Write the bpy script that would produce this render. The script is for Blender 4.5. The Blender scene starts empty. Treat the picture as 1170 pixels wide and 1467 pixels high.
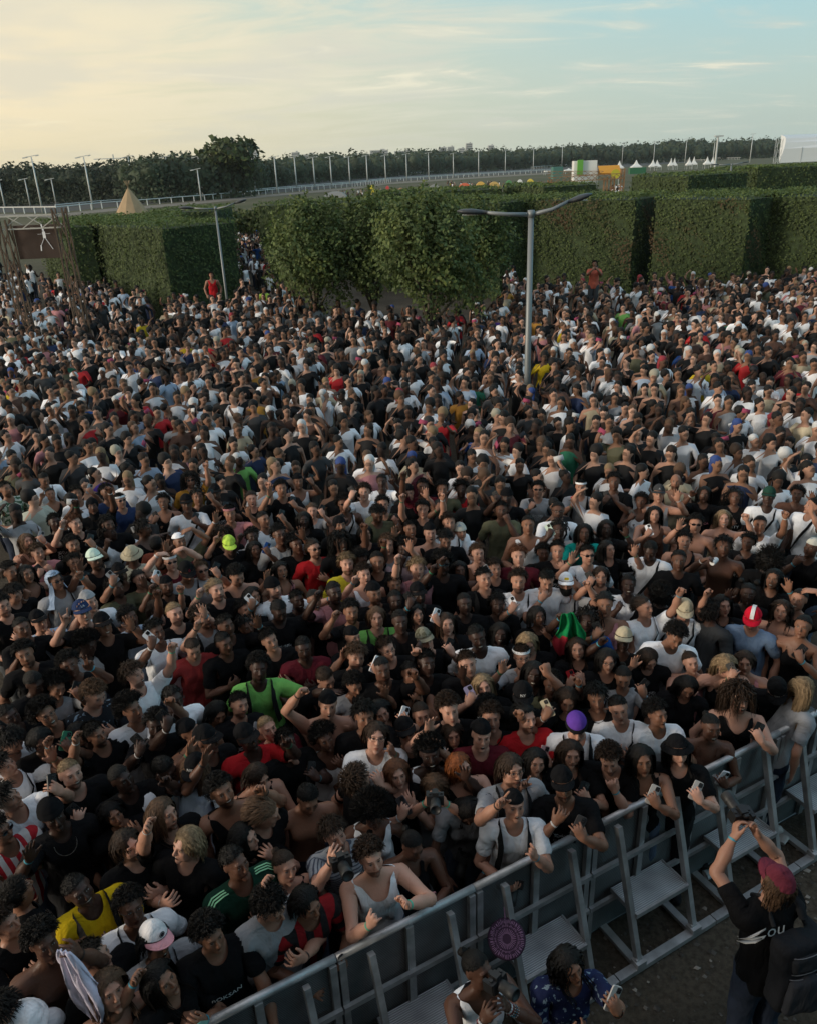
import bpy, math, random
import numpy as np
from mathutils import Matrix, Vector

# ------------------------------------------------------------------ camera, light, exposure
SC = bpy.context.scene
COL = SC.collection
CAM_H = 5.6
F_PX, PITCH, ROLL = 1120.0, math.radians(23.9), math.radians(2.4)
cam_data = bpy.data.cameras.new('camera')
cam = bpy.data.objects.new('camera', cam_data)
COL.objects.link(cam)
cam_data.sensor_fit = 'VERTICAL'
cam_data.sensor_height = 24.0
cam_data.lens = 24.0 * F_PX / 1467.0
cam_data.clip_start = 0.05
cam_data.clip_end = 6000
_R = Matrix.Rotation(math.pi / 2 - PITCH, 3, 'X') @ Matrix.Rotation(-ROLL, 3, 'Z')
cam.matrix_world = Matrix.Translation((0, 0, CAM_H)) @ _R.to_4x4()
SC.camera = cam

SUN_EL, SUN_AZ = math.radians(13), math.radians(-112)   # azimuth from +Y towards +X
sd = Vector((math.sin(SUN_AZ) * math.cos(SUN_EL), math.cos(SUN_AZ) * math.cos(SUN_EL), math.sin(SUN_EL)))
sun_d = bpy.data.lights.new('sun', 'SUN')
sun_d.energy = 1.9
sun_d.angle = math.radians(14)
sun_d.color = (1.0, 0.88, 0.72)
sun = bpy.data.objects.new('sun', sun_d)
sun.rotation_euler = sd.to_track_quat('Z', 'Y').to_euler()
COL.objects.link(sun)

world = bpy.data.worlds.new("World")
SC.world = world
world.use_nodes = True
def build_world():
    nt = world.node_tree; N = nt.nodes; L = nt.links
    for n in list(N): N.remove(n)
    out = N.new('ShaderNodeOutputWorld'); bg = N.new('ShaderNodeBackground')
    sky = N.new('ShaderNodeTexSky'); sky.sky_type = 'NISHITA'; sky.sun_disc = False
    sky.sun_elevation = SUN_EL; sky.sun_rotation = SUN_AZ % (2 * math.pi)
    sky.air_density = 1.1; sky.dust_density = 1.2; sky.ozone_density = 1.6
    tc = N.new('ShaderNodeTexCoord')
    def m(op, a, b=None, clamp=False):
        n = N.new('ShaderNodeMath'); n.operation = op; n.use_clamp = clamp
        for i, v in enumerate((a, b)):
            if v is None: continue
            if isinstance(v, (int, float)): n.inputs[i].default_value = v
            else: L.new(v, n.inputs[i])
        return n.outputs[0]
    sep = N.new('ShaderNodeSeparateXYZ'); L.new(tc.outputs['Generated'], sep.inputs[0])
    x, y, z = sep.outputs
    zc = m('MAXIMUM', z, 0.0)
    # flat cloud sheet coordinates
    den = m('ADD', zc, 0.10)
    cx = m('DIVIDE', x, den); cy = m('DIVIDE', y, den)
    cmb = N.new('ShaderNodeCombineXYZ'); L.new(cx, cmb.inputs[0]); L.new(cy, cmb.inputs[1])
    rot = N.new('ShaderNodeMapping'); rot.inputs['Rotation'].default_value = (0, 0, math.radians(38)); rot.inputs['Scale'].default_value = (0.55, 1.25, 1)
    L.new(cmb.outputs[0], rot.inputs[0])
    ns = N.new('ShaderNodeTexNoise'); ns.inputs['Scale'].default_value = 1.5; ns.inputs['Detail'].default_value = 9; ns.inputs['Roughness'].default_value = 0.6; ns.inputs['Distortion'].default_value = 1.1
    L.new(rot.outputs[0], ns.inputs['Vector'])
    ns2 = N.new('ShaderNodeTexNoise'); ns2.inputs['Scale'].default_value = 0.8; ns2.inputs['Detail'].default_value = 4
    L.new(cmb.outputs[0], ns2.inputs['Vector'])
    # more cloud towards the sunset side (left)
    left = m('MULTIPLY', x, -0.46)
    dens = m('ADD', m('ADD', ns.outputs['Fac'], m('MULTIPLY', m('SUBTRACT', ns2.outputs['Fac'], 0.5), 0.6)), left)
    mr = N.new('ShaderNodeMapRange'); mr.inputs[1].default_value = 0.34; mr.inputs[2].default_value = 0.60; mr.interpolation_type = 'SMOOTHSTEP'
    L.new(dens, mr.inputs[0])
    def mixc(fac, a, b):
        n = N.new('ShaderNodeMix'); n.data_type = 'RGBA'
        if isinstance(fac, float): n.inputs[0].default_value = fac
        else: L.new(fac, n.inputs[0])
        for i, v in ((6, a), (7, b)):
            if isinstance(v, tuple): n.inputs[i].default_value = (*v, 1)
            else: L.new(v, n.inputs[i])
        return n.outputs[2]
    def mapr(v, a, b):
        n = N.new('ShaderNodeMapRange'); n.interpolation_type = 'SMOOTHSTEP'; n.inputs[1].default_value = a; n.inputs[2].default_value = b
        L.new(v, n.inputs[0]); return n.outputs[0]
    lat = mapr(x, -0.55, 0.45)          # 0 sunset side .. 1 blue side
    clear = mixc(lat, (0.37, 0.49, 0.46), (0.175, 0.51, 0.63))
    clear = mixc(mapr(z, 0.36, 0.80), clear, (0.36, 0.41, 0.50))
    low = mixc(lat, (0.66, 0.56, 0.35), (0.35, 0.43, 0.40))
    clearsky = mixc(mapr(z, 0.02, 0.34), low, clear)
    nish = N.new('ShaderNodeVectorMath'); nish.operation = 'SCALE'; nish.inputs['Scale'].default_value = 0.09
    L.new(sky.outputs[0], nish.inputs[0])
    clearsky = mixc(0.14, clearsky, nish.outputs[0])
    cl_warm = mixc(mapr(z, 0.10, 0.36), (0.74, 0.60, 0.38), (0.47, 0.49, 0.42))
    cl = mixc(mapr(x, -0.7, 0.25), cl_warm, (0.47, 0.49, 0.42))
    cl = mixc(mapr(z, 0.36, 0.80), cl, (0.50, 0.49, 0.52))
    cl = mixc(m('MULTIPLY', mapr(ns2.outputs['Fac'], 0.45, 0.62), 0.55), cl, (0.45, 0.45, 0.40))
    cl = mixc(m('MULTIPLY', mapr(ns.outputs['Fac'], 0.56, 0.72), 0.5), cl, (0.72, 0.66, 0.50))
    fade = m('MULTIPLY', mr.outputs[0], m('ADD', m('MULTIPLY', mapr(z, 0.0, 0.10), 0.6), 0.3))
    col = mixc(fade, clearsky, cl)
    below = mixc(mapr(z, -0.06, 0.0), (0.06, 0.06, 0.05), col)
    L.new(below, bg.inputs[0]); bg.inputs[1].default_value = 1.0
    L.new(bg.outputs[0], out.inputs[0])
build_world()
SC.view_settings.view_transform = 'Standard'
SC.view_settings.look = 'None'
SC.view_settings.gamma = 1
SC.view_settings.use_curve_mapping = False
SC.view_settings.exposure = 0.58
SC.cycles.max_bounces = 4
SC.cycles.diffuse_bounces = 3
SC.cycles.glossy_bounces = 2
SC.cycles.transparent_max_bounces = 6
SC.cycles.caustics_reflective = False
SC.cycles.caustics_refractive = False

# photograph pixel (1170x1467) -> point on the horizontal plane at height z
def at(px, py, z=0.0):
    u, v = px - 585, py - 733.5
    s = u * math.cos(ROLL) - v * math.sin(ROLL)
    d = u * math.sin(ROLL) + v * math.cos(ROLL)
    X, Z = s / F_PX, -d / F_PX
    k = Vector((X, math.cos(PITCH) + Z * math.sin(PITCH), -math.sin(PITCH) + Z * math.cos(PITCH)))
    t = (z - CAM_H) / k.z
    return Vector((k.x * t, k.y * t, z))
def ray(px, py):
    u, v = px - 585, py - 733.5
    s = u * math.cos(ROLL) - v * math.sin(ROLL)
    d = u * math.sin(ROLL) + v * math.cos(ROLL)
    X, Z = s / F_PX, -d / F_PX
    return Vector((X, math.cos(PITCH) + Z * math.sin(PITCH), -math.sin(PITCH) + Z * math.cos(PITCH)))
def at_y(px, py, Y):          # the point of that pixel at world distance Y
    k = ray(px, py); t = Y / k.y
    return Vector((k.x * t, Y, CAM_H + k.z * t))
# ------------------------------------------------------------------ materials
MATS = {}
def nt_new(name):
    m = bpy.data.materials.new(name); m.use_nodes = True
    nt = m.node_tree
    return m, nt, nt.nodes, nt.links, nt.nodes['Principled BSDF']
def simple(name, col, rough=0.6, metal=0.0, noise=0.0, scale=8.0, bump=0.0, bscale=40.0, spec=0.4, emit=None):
    if name in MATS: return MATS[name]
    m, nt, N, L, B = nt_new(name)
    B.inputs['Roughness'].default_value = rough; B.inputs['Metallic'].default_value = metal
    B.inputs['Specular IOR Level'].default_value = spec
    B.inputs['Base Color'].default_value = (*col, 1)
    tc = N.new('ShaderNodeTexCoord')
    if noise:
        t = N.new('ShaderNodeTexNoise'); t.inputs['Scale'].default_value = scale; t.inputs['Detail'].default_value = 5
        L.new(tc.outputs['Object'], t.inputs['Vector'])
        r = N.new('ShaderNodeMapRange'); r.inputs[1].default_value = .3; r.inputs[2].default_value = .7; r.inputs[3].default_value = 1 - noise; r.inputs[4].default_value = 1 + noise
        L.new(t.outputs['Fac'], r.inputs[0])
        v = N.new('ShaderNodeVectorMath'); v.operation = 'SCALE'; v.inputs[0].default_value = col
        L.new(r.outputs[0], v.inputs['Scale']); L.new(v.outputs[0], B.inputs['Base Color'])
    if bump:
        t = N.new('ShaderNodeTexNoise'); t.inputs['Scale'].default_value = bscale; t.inputs['Detail'].default_value = 4
        L.new(tc.outputs['Object'], t.inputs['Vector'])
        b = N.new('ShaderNodeBump'); b.inputs['Strength'].default_value = bump; b.inputs['Distance'].default_value = .02
        L.new(t.outputs['Fac'], b.inputs['Height']); L.new(b.outputs[0], B.inputs['Normal'])
    if emit:
        B.inputs['Emission Color'].default_value = (*col, 1); B.inputs['Emission Strength'].default_value = emit
    MATS[name] = m; return m
def attr_mat(name, rough=0.7, noise=0.0, scale=5.0, trans=0.0, attr='col', spec=.3):
    m, nt, N, L, B = nt_new(name)
    a = N.new('ShaderNodeAttribute'); a.attribute_name = attr
    B.inputs['Roughness'].default_value = rough; B.inputs['Specular IOR Level'].default_value = spec
    src = a.outputs['Color']
    if noise:
        tc = N.new('ShaderNodeTexCoord'); t = N.new('ShaderNodeTexNoise'); t.inputs['Scale'].default_value = scale; t.inputs['Detail'].default_value = 4
        L.new(tc.outputs['Object'], t.inputs['Vector'])
        r = N.new('ShaderNodeMapRange'); r.inputs[1].default_value = .3; r.inputs[2].default_value = .7; r.inputs[3].default_value = 1 - noise; r.inputs[4].default_value = 1 + noise
        L.new(t.outputs['Fac'], r.inputs[0])
        v = N.new('ShaderNodeVectorMath'); v.operation = 'SCALE'; L.new(src, v.inputs[0]); L.new(r.outputs[0], v.inputs['Scale']); src = v.outputs[0]
    L.new(src, B.inputs['Base Color'])
    if trans:
        tr = N.new('ShaderNodeBsdfTranslucent'); L.new(src, tr.inputs[0])
        mx = N.new('ShaderNodeMixShader'); mx.inputs[0].default_value = trans
        L.new(B.outputs[0], mx.inputs[1]); L.new(tr.outputs[0], mx.inputs[2])
        L.new(mx.outputs[0], N['Material Output'].inputs[0])
    return m
def objcol(name, rough=0.8, wr=0.0, weave=0.0, spec=.25, sheen=0.0, pattern=None, metal=0.0):
    """colour comes from the object's own colour; small folds and weave as bump"""
    m, nt, N, L, B = nt_new(name)
    oi = N.new('ShaderNodeObjectInfo'); tc = N.new('ShaderNodeTexCoord')
    B.inputs['Roughness'].default_value = rough; B.inputs['Specular IOR Level'].default_value = spec; B.inputs['Metallic'].default_value = metal
    if sheen: B.inputs['Sheen Weight'].default_value = sheen
    ra = N.new('ShaderNodeAttribute'); ra.attribute_name = 'rest'
    t = N.new('ShaderNodeTexNoise'); t.inputs['Scale'].default_value = 9; t.inputs['Detail'].default_value = 4
    L.new(ra.outputs['Vector'], t.inputs['Vector'])
    r = N.new('ShaderNodeMapRange'); r.inputs[1].default_value = .3; r.inputs[2].default_value = .7; r.inputs[3].default_value = .88; r.inputs[4].default_value = 1.1
    L.new(t.outputs['Fac'], r.inputs[0])
    v = N.new('ShaderNodeVectorMath'); v.operation = 'SCALE'; L.new(oi.outputs['Color'], v.inputs[0]); L.new(r.outputs[0], v.inputs['Scale'])
    src = v.outputs[0]
    if pattern:
        src = pattern(N, L, ra, src, oi)
    L.new(src, B.inputs['Base Color'])
    if wr:
        w = N.new('ShaderNodeTexNoise'); w.inputs['Scale'].default_value = 7; w.inputs['Detail'].default_value = 3; w.inputs['Distortion'].default_value = .3
        mp = N.new('ShaderNodeMapping'); mp.inputs['Scale'].default_value = (1.6, 1.6, .7); L.new(ra.outputs['Vector'], mp.inputs[0]); L.new(mp.outputs[0], w.inputs['Vector'])
        b = N.new('ShaderNodeBump'); b.inputs['Strength'].default_value = wr; b.inputs['Distance'].default_value = .035
        L.new(w.outputs['Fac'], b.inputs['Height']); L.new(b.outputs[0], B.inputs['Normal'])
    return m
def pat_stripes(axis, freq, col, thr=0.5):
    def f(N, L, ra, src, oi):
        s = N.new('ShaderNodeSeparateXYZ'); L.new(ra.outputs['Vector'], s.inputs[0])
        a = N.new('ShaderNodeMath'); a.operation = 'MULTIPLY'; a.inputs[1].default_value = freq; L.new(s.outputs[axis], a.inputs[0])
        fr = N.new('ShaderNodeMath'); fr.operation = 'FRACT'; L.new(a.outputs[0], fr.inputs[0])
        g = N.new('ShaderNodeMath'); g.operation = 'GREATER_THAN'; g.inputs[1].default_value = thr; L.new(fr.outputs[0], g.inputs[0])
        mx = N.new('ShaderNodeMix'); mx.data_type = 'RGBA'; L.new(g.outputs[0], mx.inputs[0]); L.new(src, mx.inputs[6]); mx.inputs[7].default_value = (*col, 1)
        return mx.outputs[2]
    return f
def pat_blotch(col, scale=22, thr=.52):
    def f(N, L, ra, src, oi):
        t = N.new('ShaderNodeTexNoise'); t.inputs['Scale'].default_value = scale; t.inputs['Detail'].default_value = 2; L.new(ra.outputs['Vector'], t.inputs['Vector'])
        g = N.new('ShaderNodeMath'); g.operation = 'GREATER_THAN'; g.inputs[1].default_value = thr; L.new(t.outputs['Fac'], g.inputs[0])
        mx = N.new('ShaderNodeMix'); mx.data_type = 'RGBA'; L.new(g.outputs[0], mx.inputs[0]); L.new(src, mx.inputs[6]); mx.inputs[7].default_value = (*col, 1)
        return mx.outputs[2]
    return f

def skin_mat(name, mouth='closed', beard=0.0):
    m, nt, N, L, B = nt_new(name)
    oi = N.new('ShaderNodeObjectInfo'); ra = N.new('ShaderNodeAttribute'); ra.attribute_name = 'rest'
    ab = N.new('ShaderNodeVectorMath'); ab.operation = 'ABSOLUTE'; L.new(ra.outputs['Vector'], ab.inputs[0])
    s = N.new('ShaderNodeSeparateXYZ'); L.new(ra.outputs['Vector'], s.inputs[0])
    s2 = N.new('ShaderNodeSeparateXYZ'); L.new(ab.outputs[0], s2.inputs[0])
    c = N.new('ShaderNodeCombineXYZ'); L.new(s2.outputs[0], c.inputs[0]); L.new(s.outputs[1], c.inputs[1]); L.new(s.outputs[2], c.inputs[2])
    P = c.outputs[0]
    def ell(cx, cz, rx, rz, cy=-.105, ry=.06, hard=.75):
        a = N.new('ShaderNodeVectorMath'); a.operation = 'SUBTRACT'; L.new(P, a.inputs[0]); a.inputs[1].default_value = (cx, cy, cz)
        b = N.new('ShaderNodeVectorMath'); b.operation = 'MULTIPLY'; L.new(a.outputs[0], b.inputs[0]); b.inputs[1].default_value = (1 / rx, 1 / ry, 1 / rz)
        l = N.new('ShaderNodeVectorMath'); l.operation = 'LENGTH'; L.new(b.outputs[0], l.inputs[0])
        r = N.new('ShaderNodeMapRange'); r.inputs[1].default_value = 1.0; r.inputs[2].default_value = hard; L.new(l.outputs['Value'], r.inputs[0])
        return r.outputs[0]
    def mixc(f, a, b, k=1.0):
        n = N.new('ShaderNodeMix'); n.data_type = 'RGBA'
        if k != 1.0:
            mm = N.new('ShaderNodeMath'); mm.operation = 'MULTIPLY'; mm.inputs[1].default_value = k; L.new(f, mm.inputs[0]); f = mm.outputs[0]
        L.new(f, n.inputs[0])
        for i, v in ((6, a), (7, b)):
            if isinstance(v, tuple): n.inputs[i].default_value = (*v, 1)
            else: L.new(v, n.inputs[i])
        return n.outputs[2]
    def sc(v, k):
        n = N.new('ShaderNodeVectorMath'); n.operation = 'MULTIPLY'; L.new(v, n.inputs[0]); n.inputs[1].default_value = k; return n.outputs[0]
    t = N.new('ShaderNodeTexNoise'); t.inputs['Scale'].default_value = 26; t.inputs['Detail'].default_value = 4; L.new(ra.outputs['Vector'], t.inputs['Vector'])
    base = oi.outputs['Color']
    red = sc(base, (1.12, .82, .78))
    col = mixc(t.outputs['Fac'], base, red, .55)
    col = mixc(ell(.042, 1.615, .03, .026, hard=.0), col, sc(base, (1.2, .78, .74)), .5)   # cheeks
    if beard:
        nb = N.new('ShaderNodeTexNoise'); nb.inputs['Scale'].default_value = 240; L.new(ra.outputs['Vector'], nb.inputs['Vector'])
        bm = ell(0, 1.545, .085, .048, cy=-.06, ry=.075, hard=.8)
        tm = ell(0, 1.597, .028, .0065, hard=.6)
        mxm = N.new('ShaderNodeMath'); mxm.operation = 'MAXIMUM'; L.new(bm, mxm.inputs[0]); L.new(tm, mxm.inputs[1])
        col = mixc(mxm.outputs[0], col, sc(col, (.16, .14, .13)), beard)
    lipc = sc(base, (.80, .46, .44))
    dark = (.018, .008, .007)
    if mouth == 'closed':
        col = mixc(ell(0, 1.581, .025, .010), col, lipc, .8)
        col = mixc(ell(0, 1.5815, .024, .0022), col, dark, .85)
    elif mouth == 'smile':
        col = mixc(ell(0, 1.580, .031, .0125), col, lipc, .9)
        col = mixc(ell(0, 1.581, .027, .0085), col, dark)
        col = mixc(ell(0, 1.5825, .024, .0055), col, (.62, .58, .50))
    else:
        col = mixc(ell(0, 1.575, .026, .019), col, lipc, .9)
        col = mixc(ell(0, 1.575, .020, .0145), col, dark)
        col = mixc(ell(0, 1.5865, .014, .0035), col, (.55, .5, .44))
    col = mixc(ell(.0315, 1.6605, .021, .013, hard=.3), col, sc(base, (.55, .45, .42)), .6)   # socket tint
    col = mixc(ell(.0315, 1.6545, .0165, .0085), col, (.02, .012, .01), .8)             # lashes
    col = mixc(ell(.0315, 1.653, .0130, .0050), col, (.34, .31, .29))
    col = mixc(ell(.0310, 1.6535, .0062, .0062), col, (.02, .012, .008))
    bw = N.new('ShaderNodeMath'); bw.operation = 'MAXIMUM'
    L.new(ell(.026, 1.6755, .013, .0046, hard=.5), bw.inputs[0]); L.new(ell(.041, 1.6775, .014, .0038, hard=.5), bw.inputs[1])
    col = mixc(bw.outputs[0], col, (.025, .015, .01), .85)
    L.new(col, B.inputs['Base Color'])
    B.inputs['Roughness'].default_value = .5; B.inputs['Specular IOR Level'].default_value = .35
    fb = N.new('ShaderNodeTexNoise'); fb.inputs['Scale'].default_value = 60; fb.inputs['Detail'].default_value = 4; L.new(ra.outputs['Vector'], fb.inputs['Vector']); bb = N.new('ShaderNodeBump'); bb.inputs['Strength'].default_value = .35; bb.inputs['Distance'].default_value = .006; L.new(fb.outputs['Fac'], bb.inputs['Height']); L.new(bb.outputs[0], B.inputs['Normal'])
    return m

def M(name):
    if name in MATS: return MATS[name]
    g = globals().get('MK_' + name)
    MATS[name] = g(); return MATS[name]
MK_cloth = lambda: objcol('fabric', .9, wr=.9, spec=.1)
MK_knit = lambda: objcol('knit', .95, wr=.3, spec=.08)
MK_denim = lambda: objcol('denim', .9, wr=.7)
def hair_mat():
    m = objcol('hair', .5, spec=.18); nt = m.node_tree; N, L = nt.nodes, nt.links; B = N['Principled BSDF']
    src = B.inputs['Base Color'].links[0].from_socket; a = N.new('ShaderNodeAttribute'); a.attribute_name = 'rnd'
    v = N.new('ShaderNodeVectorMath'); v.operation = 'SCALE'; L.new(src, v.inputs[0]); L.new(a.outputs['Fac'], v.inputs['Scale']); L.new(v.outputs[0], B.inputs['Base Color'])
    ra = N.new('ShaderNodeAttribute'); ra.attribute_name = 'rest'; mp = N.new('ShaderNodeMapping'); mp.inputs['Scale'].default_value = (260, 60, 60); L.new(ra.outputs['Vector'], mp.inputs[0])
    t = N.new('ShaderNodeTexNoise'); t.inputs['Scale'].default_value = 1; L.new(mp.outputs[0], t.inputs['Vector']); b = N.new('ShaderNodeBump'); b.inputs['Strength'].default_value = .8; b.inputs['Distance'].default_value = .01; L.new(t.outputs['Fac'], b.inputs['Height']); L.new(b.outputs[0], B.inputs['Normal'])
    return m
MK_hair = hair_mat
MK_gloss = lambda: objcol('glossy', .22, spec=.6)
MK_satin = lambda: objcol('satin', .5, spec=.4)
MK_steel = lambda: objcol('jewellery', .3, metal=.9)
MK_stripes_rw = lambda: objcol('striped fabric', .85, wr=.8, pattern=pat_stripes(0, 13, (.62, .6, .58)))
MK_stripes_rb = lambda: objcol('red and black striped fabric', .85, wr=.8, pattern=pat_stripes(0, 9, (.012, .011, .012)))
MK_stripes_h = lambda: objcol('fine striped fabric', .85, wr=.8, pattern=pat_stripes(2, 38, (.08, .09, .12), .62))
MK_floral = lambda: objcol('patterned fabric', .85, wr=.8, pattern=pat_blotch((.04, .09, .05)))
MK_camo = lambda: objcol('camouflage fabric', .9, wr=.5, pattern=pat_blotch((.10, .095, .06), 26))
MK_print = lambda: objcol('white print', .85, pattern=pat_blotch((.5, .5, .5), 75, .54))
MK_print_dark = lambda: objcol('dark print', .85, pattern=pat_blotch((.02, .02, .03), 75, .54))
MK_lines = lambda: objcol('line patterned fabric', .9, wr=.5, pattern=pat_blotch((.18, .25, .32), 30, .62))
for _m in ('closed', 'smile', 'open'):
    for _b in (0, 1):
        globals()['MK_skin_%s_%d' % (_m, _b)] = (lambda _m=_m, _b=_b: skin_mat('skin %s %s' % (_m, 'bearded' if _b else 'shaven'), _m, .78 * _b))

# ------------------------------------------------------------------ mesh helpers
def link(o, parent=None):
    COL.objects.link(o)
    if parent is not None: o.parent = parent
    return o
def mesh_np(name, V, faces, mat=None, smooth=False, attrs=None):
    """faces: (n,4) or (n,3) array, or list of arrays"""
    me = bpy.data.meshes.new(name)
    fl = faces if isinstance(faces, list) else [faces]
    fl = [np.asarray(f, np.int32) for f in fl if len(f)]
    V = np.asarray(V, np.float32)
    me.vertices.add(len(V)); me.vertices.foreach_set('co', V.ravel())
    nl = sum(f.size for f in fl); nf = sum(len(f) for f in fl)
    me.loops.add(nl); me.polygons.add(nf)
    me.loops.foreach_set('vertex_index', np.concatenate([f.ravel() for f in fl]) if fl else [])
    tot = np.concatenate([np.full(len(f), f.shape[1], np.int32) for f in fl])
    st = np.concatenate([[0], np.cumsum(tot)[:-1]]).astype(np.int32)
    me.polygons.foreach_set('loop_start', st); me.polygons.foreach_set('loop_total', tot)
    if smooth: me.polygons.foreach_set('use_smooth', np.ones(nf, bool))
    me.update(calc_edges=True)
    if attrs:
        for k, (ty, dom, data) in attrs.items():
            a = me.attributes.new(k, ty, dom)
            data = np.asarray(data, np.float32)
            a.data.foreach_set('color' if 'COLOR' in ty else ('vector' if ty == 'FLOAT_VECTOR' else 'value'), data.ravel())
    if mat: me.materials.append(mat)
    return me
class MB:
    """collects shapes, builds one mesh"""
    def __init__(s): s.v = []; s.f = []; s.n = 0
    def add(s, v, f):
        s.v.extend([tuple(p) for p in v]); s.f.extend([tuple(i + s.n for i in q) for q in f]); s.n = len(s.v); return s
    def box(s, c, d, rot=None, bev=0.0):
        hx, hy, hz = d[0] / 2, d[1] / 2, d[2] / 2
        P = [Vector((x * hx, y * hy, z * hz)) for x in (-1, 1) for y in (-1, 1) for z in (-1, 1)]
        if rot is not None: P = [rot @ p for p in P]
        return s.add([p + Vector(c) for p in P], [(0, 1, 3, 2), (4, 6, 7, 5), (0, 4, 5, 1), (2, 3, 7, 6), (0, 2, 6, 4), (1, 5, 7, 3)])
    def bar(s, a, b, w, h=None, up=(0, 0, 1)):
        h = h or w; a, b = Vector(a), Vector(b); t = (b - a); l = t.length; t = t / l
        u = Vector(up)
        if abs(t.dot(u)) > .99: u = Vector((0, 1, 0))
        x = t.cross(u).normalized(); y = x.cross(t)
        R = Matrix((x, t, y)).transposed()
        return s.box((a + b) / 2, (w, l, h), R)
    def tube(s, pts, r, seg=8, cap=True):
        pts = [Vector(p) for p in pts]; rs = r if isinstance(r, (list, tuple)) else [r] * len(pts)
        V = []; F = []
        for i, p in enumerate(pts):
            t = (pts[min(i + 1, len(pts) - 1)] - pts[max(i - 1, 0)]).normalized()
            u = Vector((0, 0, 1)) if abs(t.z) < .95 else Vector((1, 0, 0))
            x = t.cross(u).normalized(); y = x.cross(t)
            for k in range(seg):
                a = 2 * math.pi * k / seg; V.append(p + (x * math.cos(a) + y * math.sin(a)) * rs[i])
        for i in range(len(pts) - 1):
            for k in range(seg):
                F.append((i * seg + k, i * seg + (k + 1) % seg, (i + 1) * seg + (k + 1) % seg, (i + 1) * seg + k))
        if cap: F.append(tuple(range(seg))[::-1]); F.append(tuple(range((len(pts) - 1) * seg, len(pts) * seg)))
        return s.add(V, F)
    def lathe(s, prof, seg=12, c=(0, 0, 0)):
        V = []; F = []
        for r, z in prof:
            for k in range(seg):
                a = 2 * math.pi * k / seg; V.append((c[0] + r * math.cos(a), c[1] + r * math.sin(a), c[2] + z))
        for i in range(len(prof) - 1):
            for k in range(seg):
                F.append((i * seg + k, i * seg + (k + 1) % seg, (i + 1) * seg + (k + 1) % seg, (i + 1) * seg + k))
        return s.add(V, F)
    def mesh(s, name, mat=None, smooth=False):
        me = bpy.data.meshes.new(name); me.from_pydata(s.v, [], s.f); me.update()
        if smooth: me.polygons.foreach_set('use_smooth', [True] * len(me.polygons))
        if mat: me.materials.append(mat)
        return me
    def obj(s, name, mat=None, parent=None, smooth=False):
        return link(bpy.data.objects.new(name, s.mesh(name, mat, smooth)), parent)
def tag(o, label=None, cat=None, group=None, kind=None):
    for k, v in (('label', label), ('category', cat), ('group', group), ('kind', kind)):
        if v: o[k] = v
    return o
def empty(name, loc=(0, 0, 0), rz=0.0, label=None, cat=None, group=None):
    o = bpy.data.objects.new(name, None); o.location = loc; o.rotation_euler = (0, 0, rz); o.empty_display_size = .2
    return tag(link(o), label, cat, group)
def clone(o, parent=None):
    c = o.copy(); link(c); c.parent = parent; return c
def clone_tree(o):
    c = clone(o)
    for ch in list(o.children):
        d = clone(ch, c)
        for g in list(ch.children): clone(g, d)
    return c
def lib_text(txt, size, mat, extr=0.0006):
    cu = bpy.data.curves.new('text', 'FONT'); cu.body = txt; cu.size = size; cu.align_x = 'CENTER'; cu.align_y = 'CENTER'; cu.extrude = extr
    cu.resolution_u = 2
    o = bpy.data.objects.new('text', cu); COL.objects.link(o)
    dg = bpy.context.evaluated_depsgraph_get(); me = bpy.data.meshes.new_from_object(o.evaluated_get(dg))
    bpy.data.objects.remove(o); bpy.data.curves.remove(cu)
    me.materials.clear(); me.materials.append(mat); return me
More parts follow.
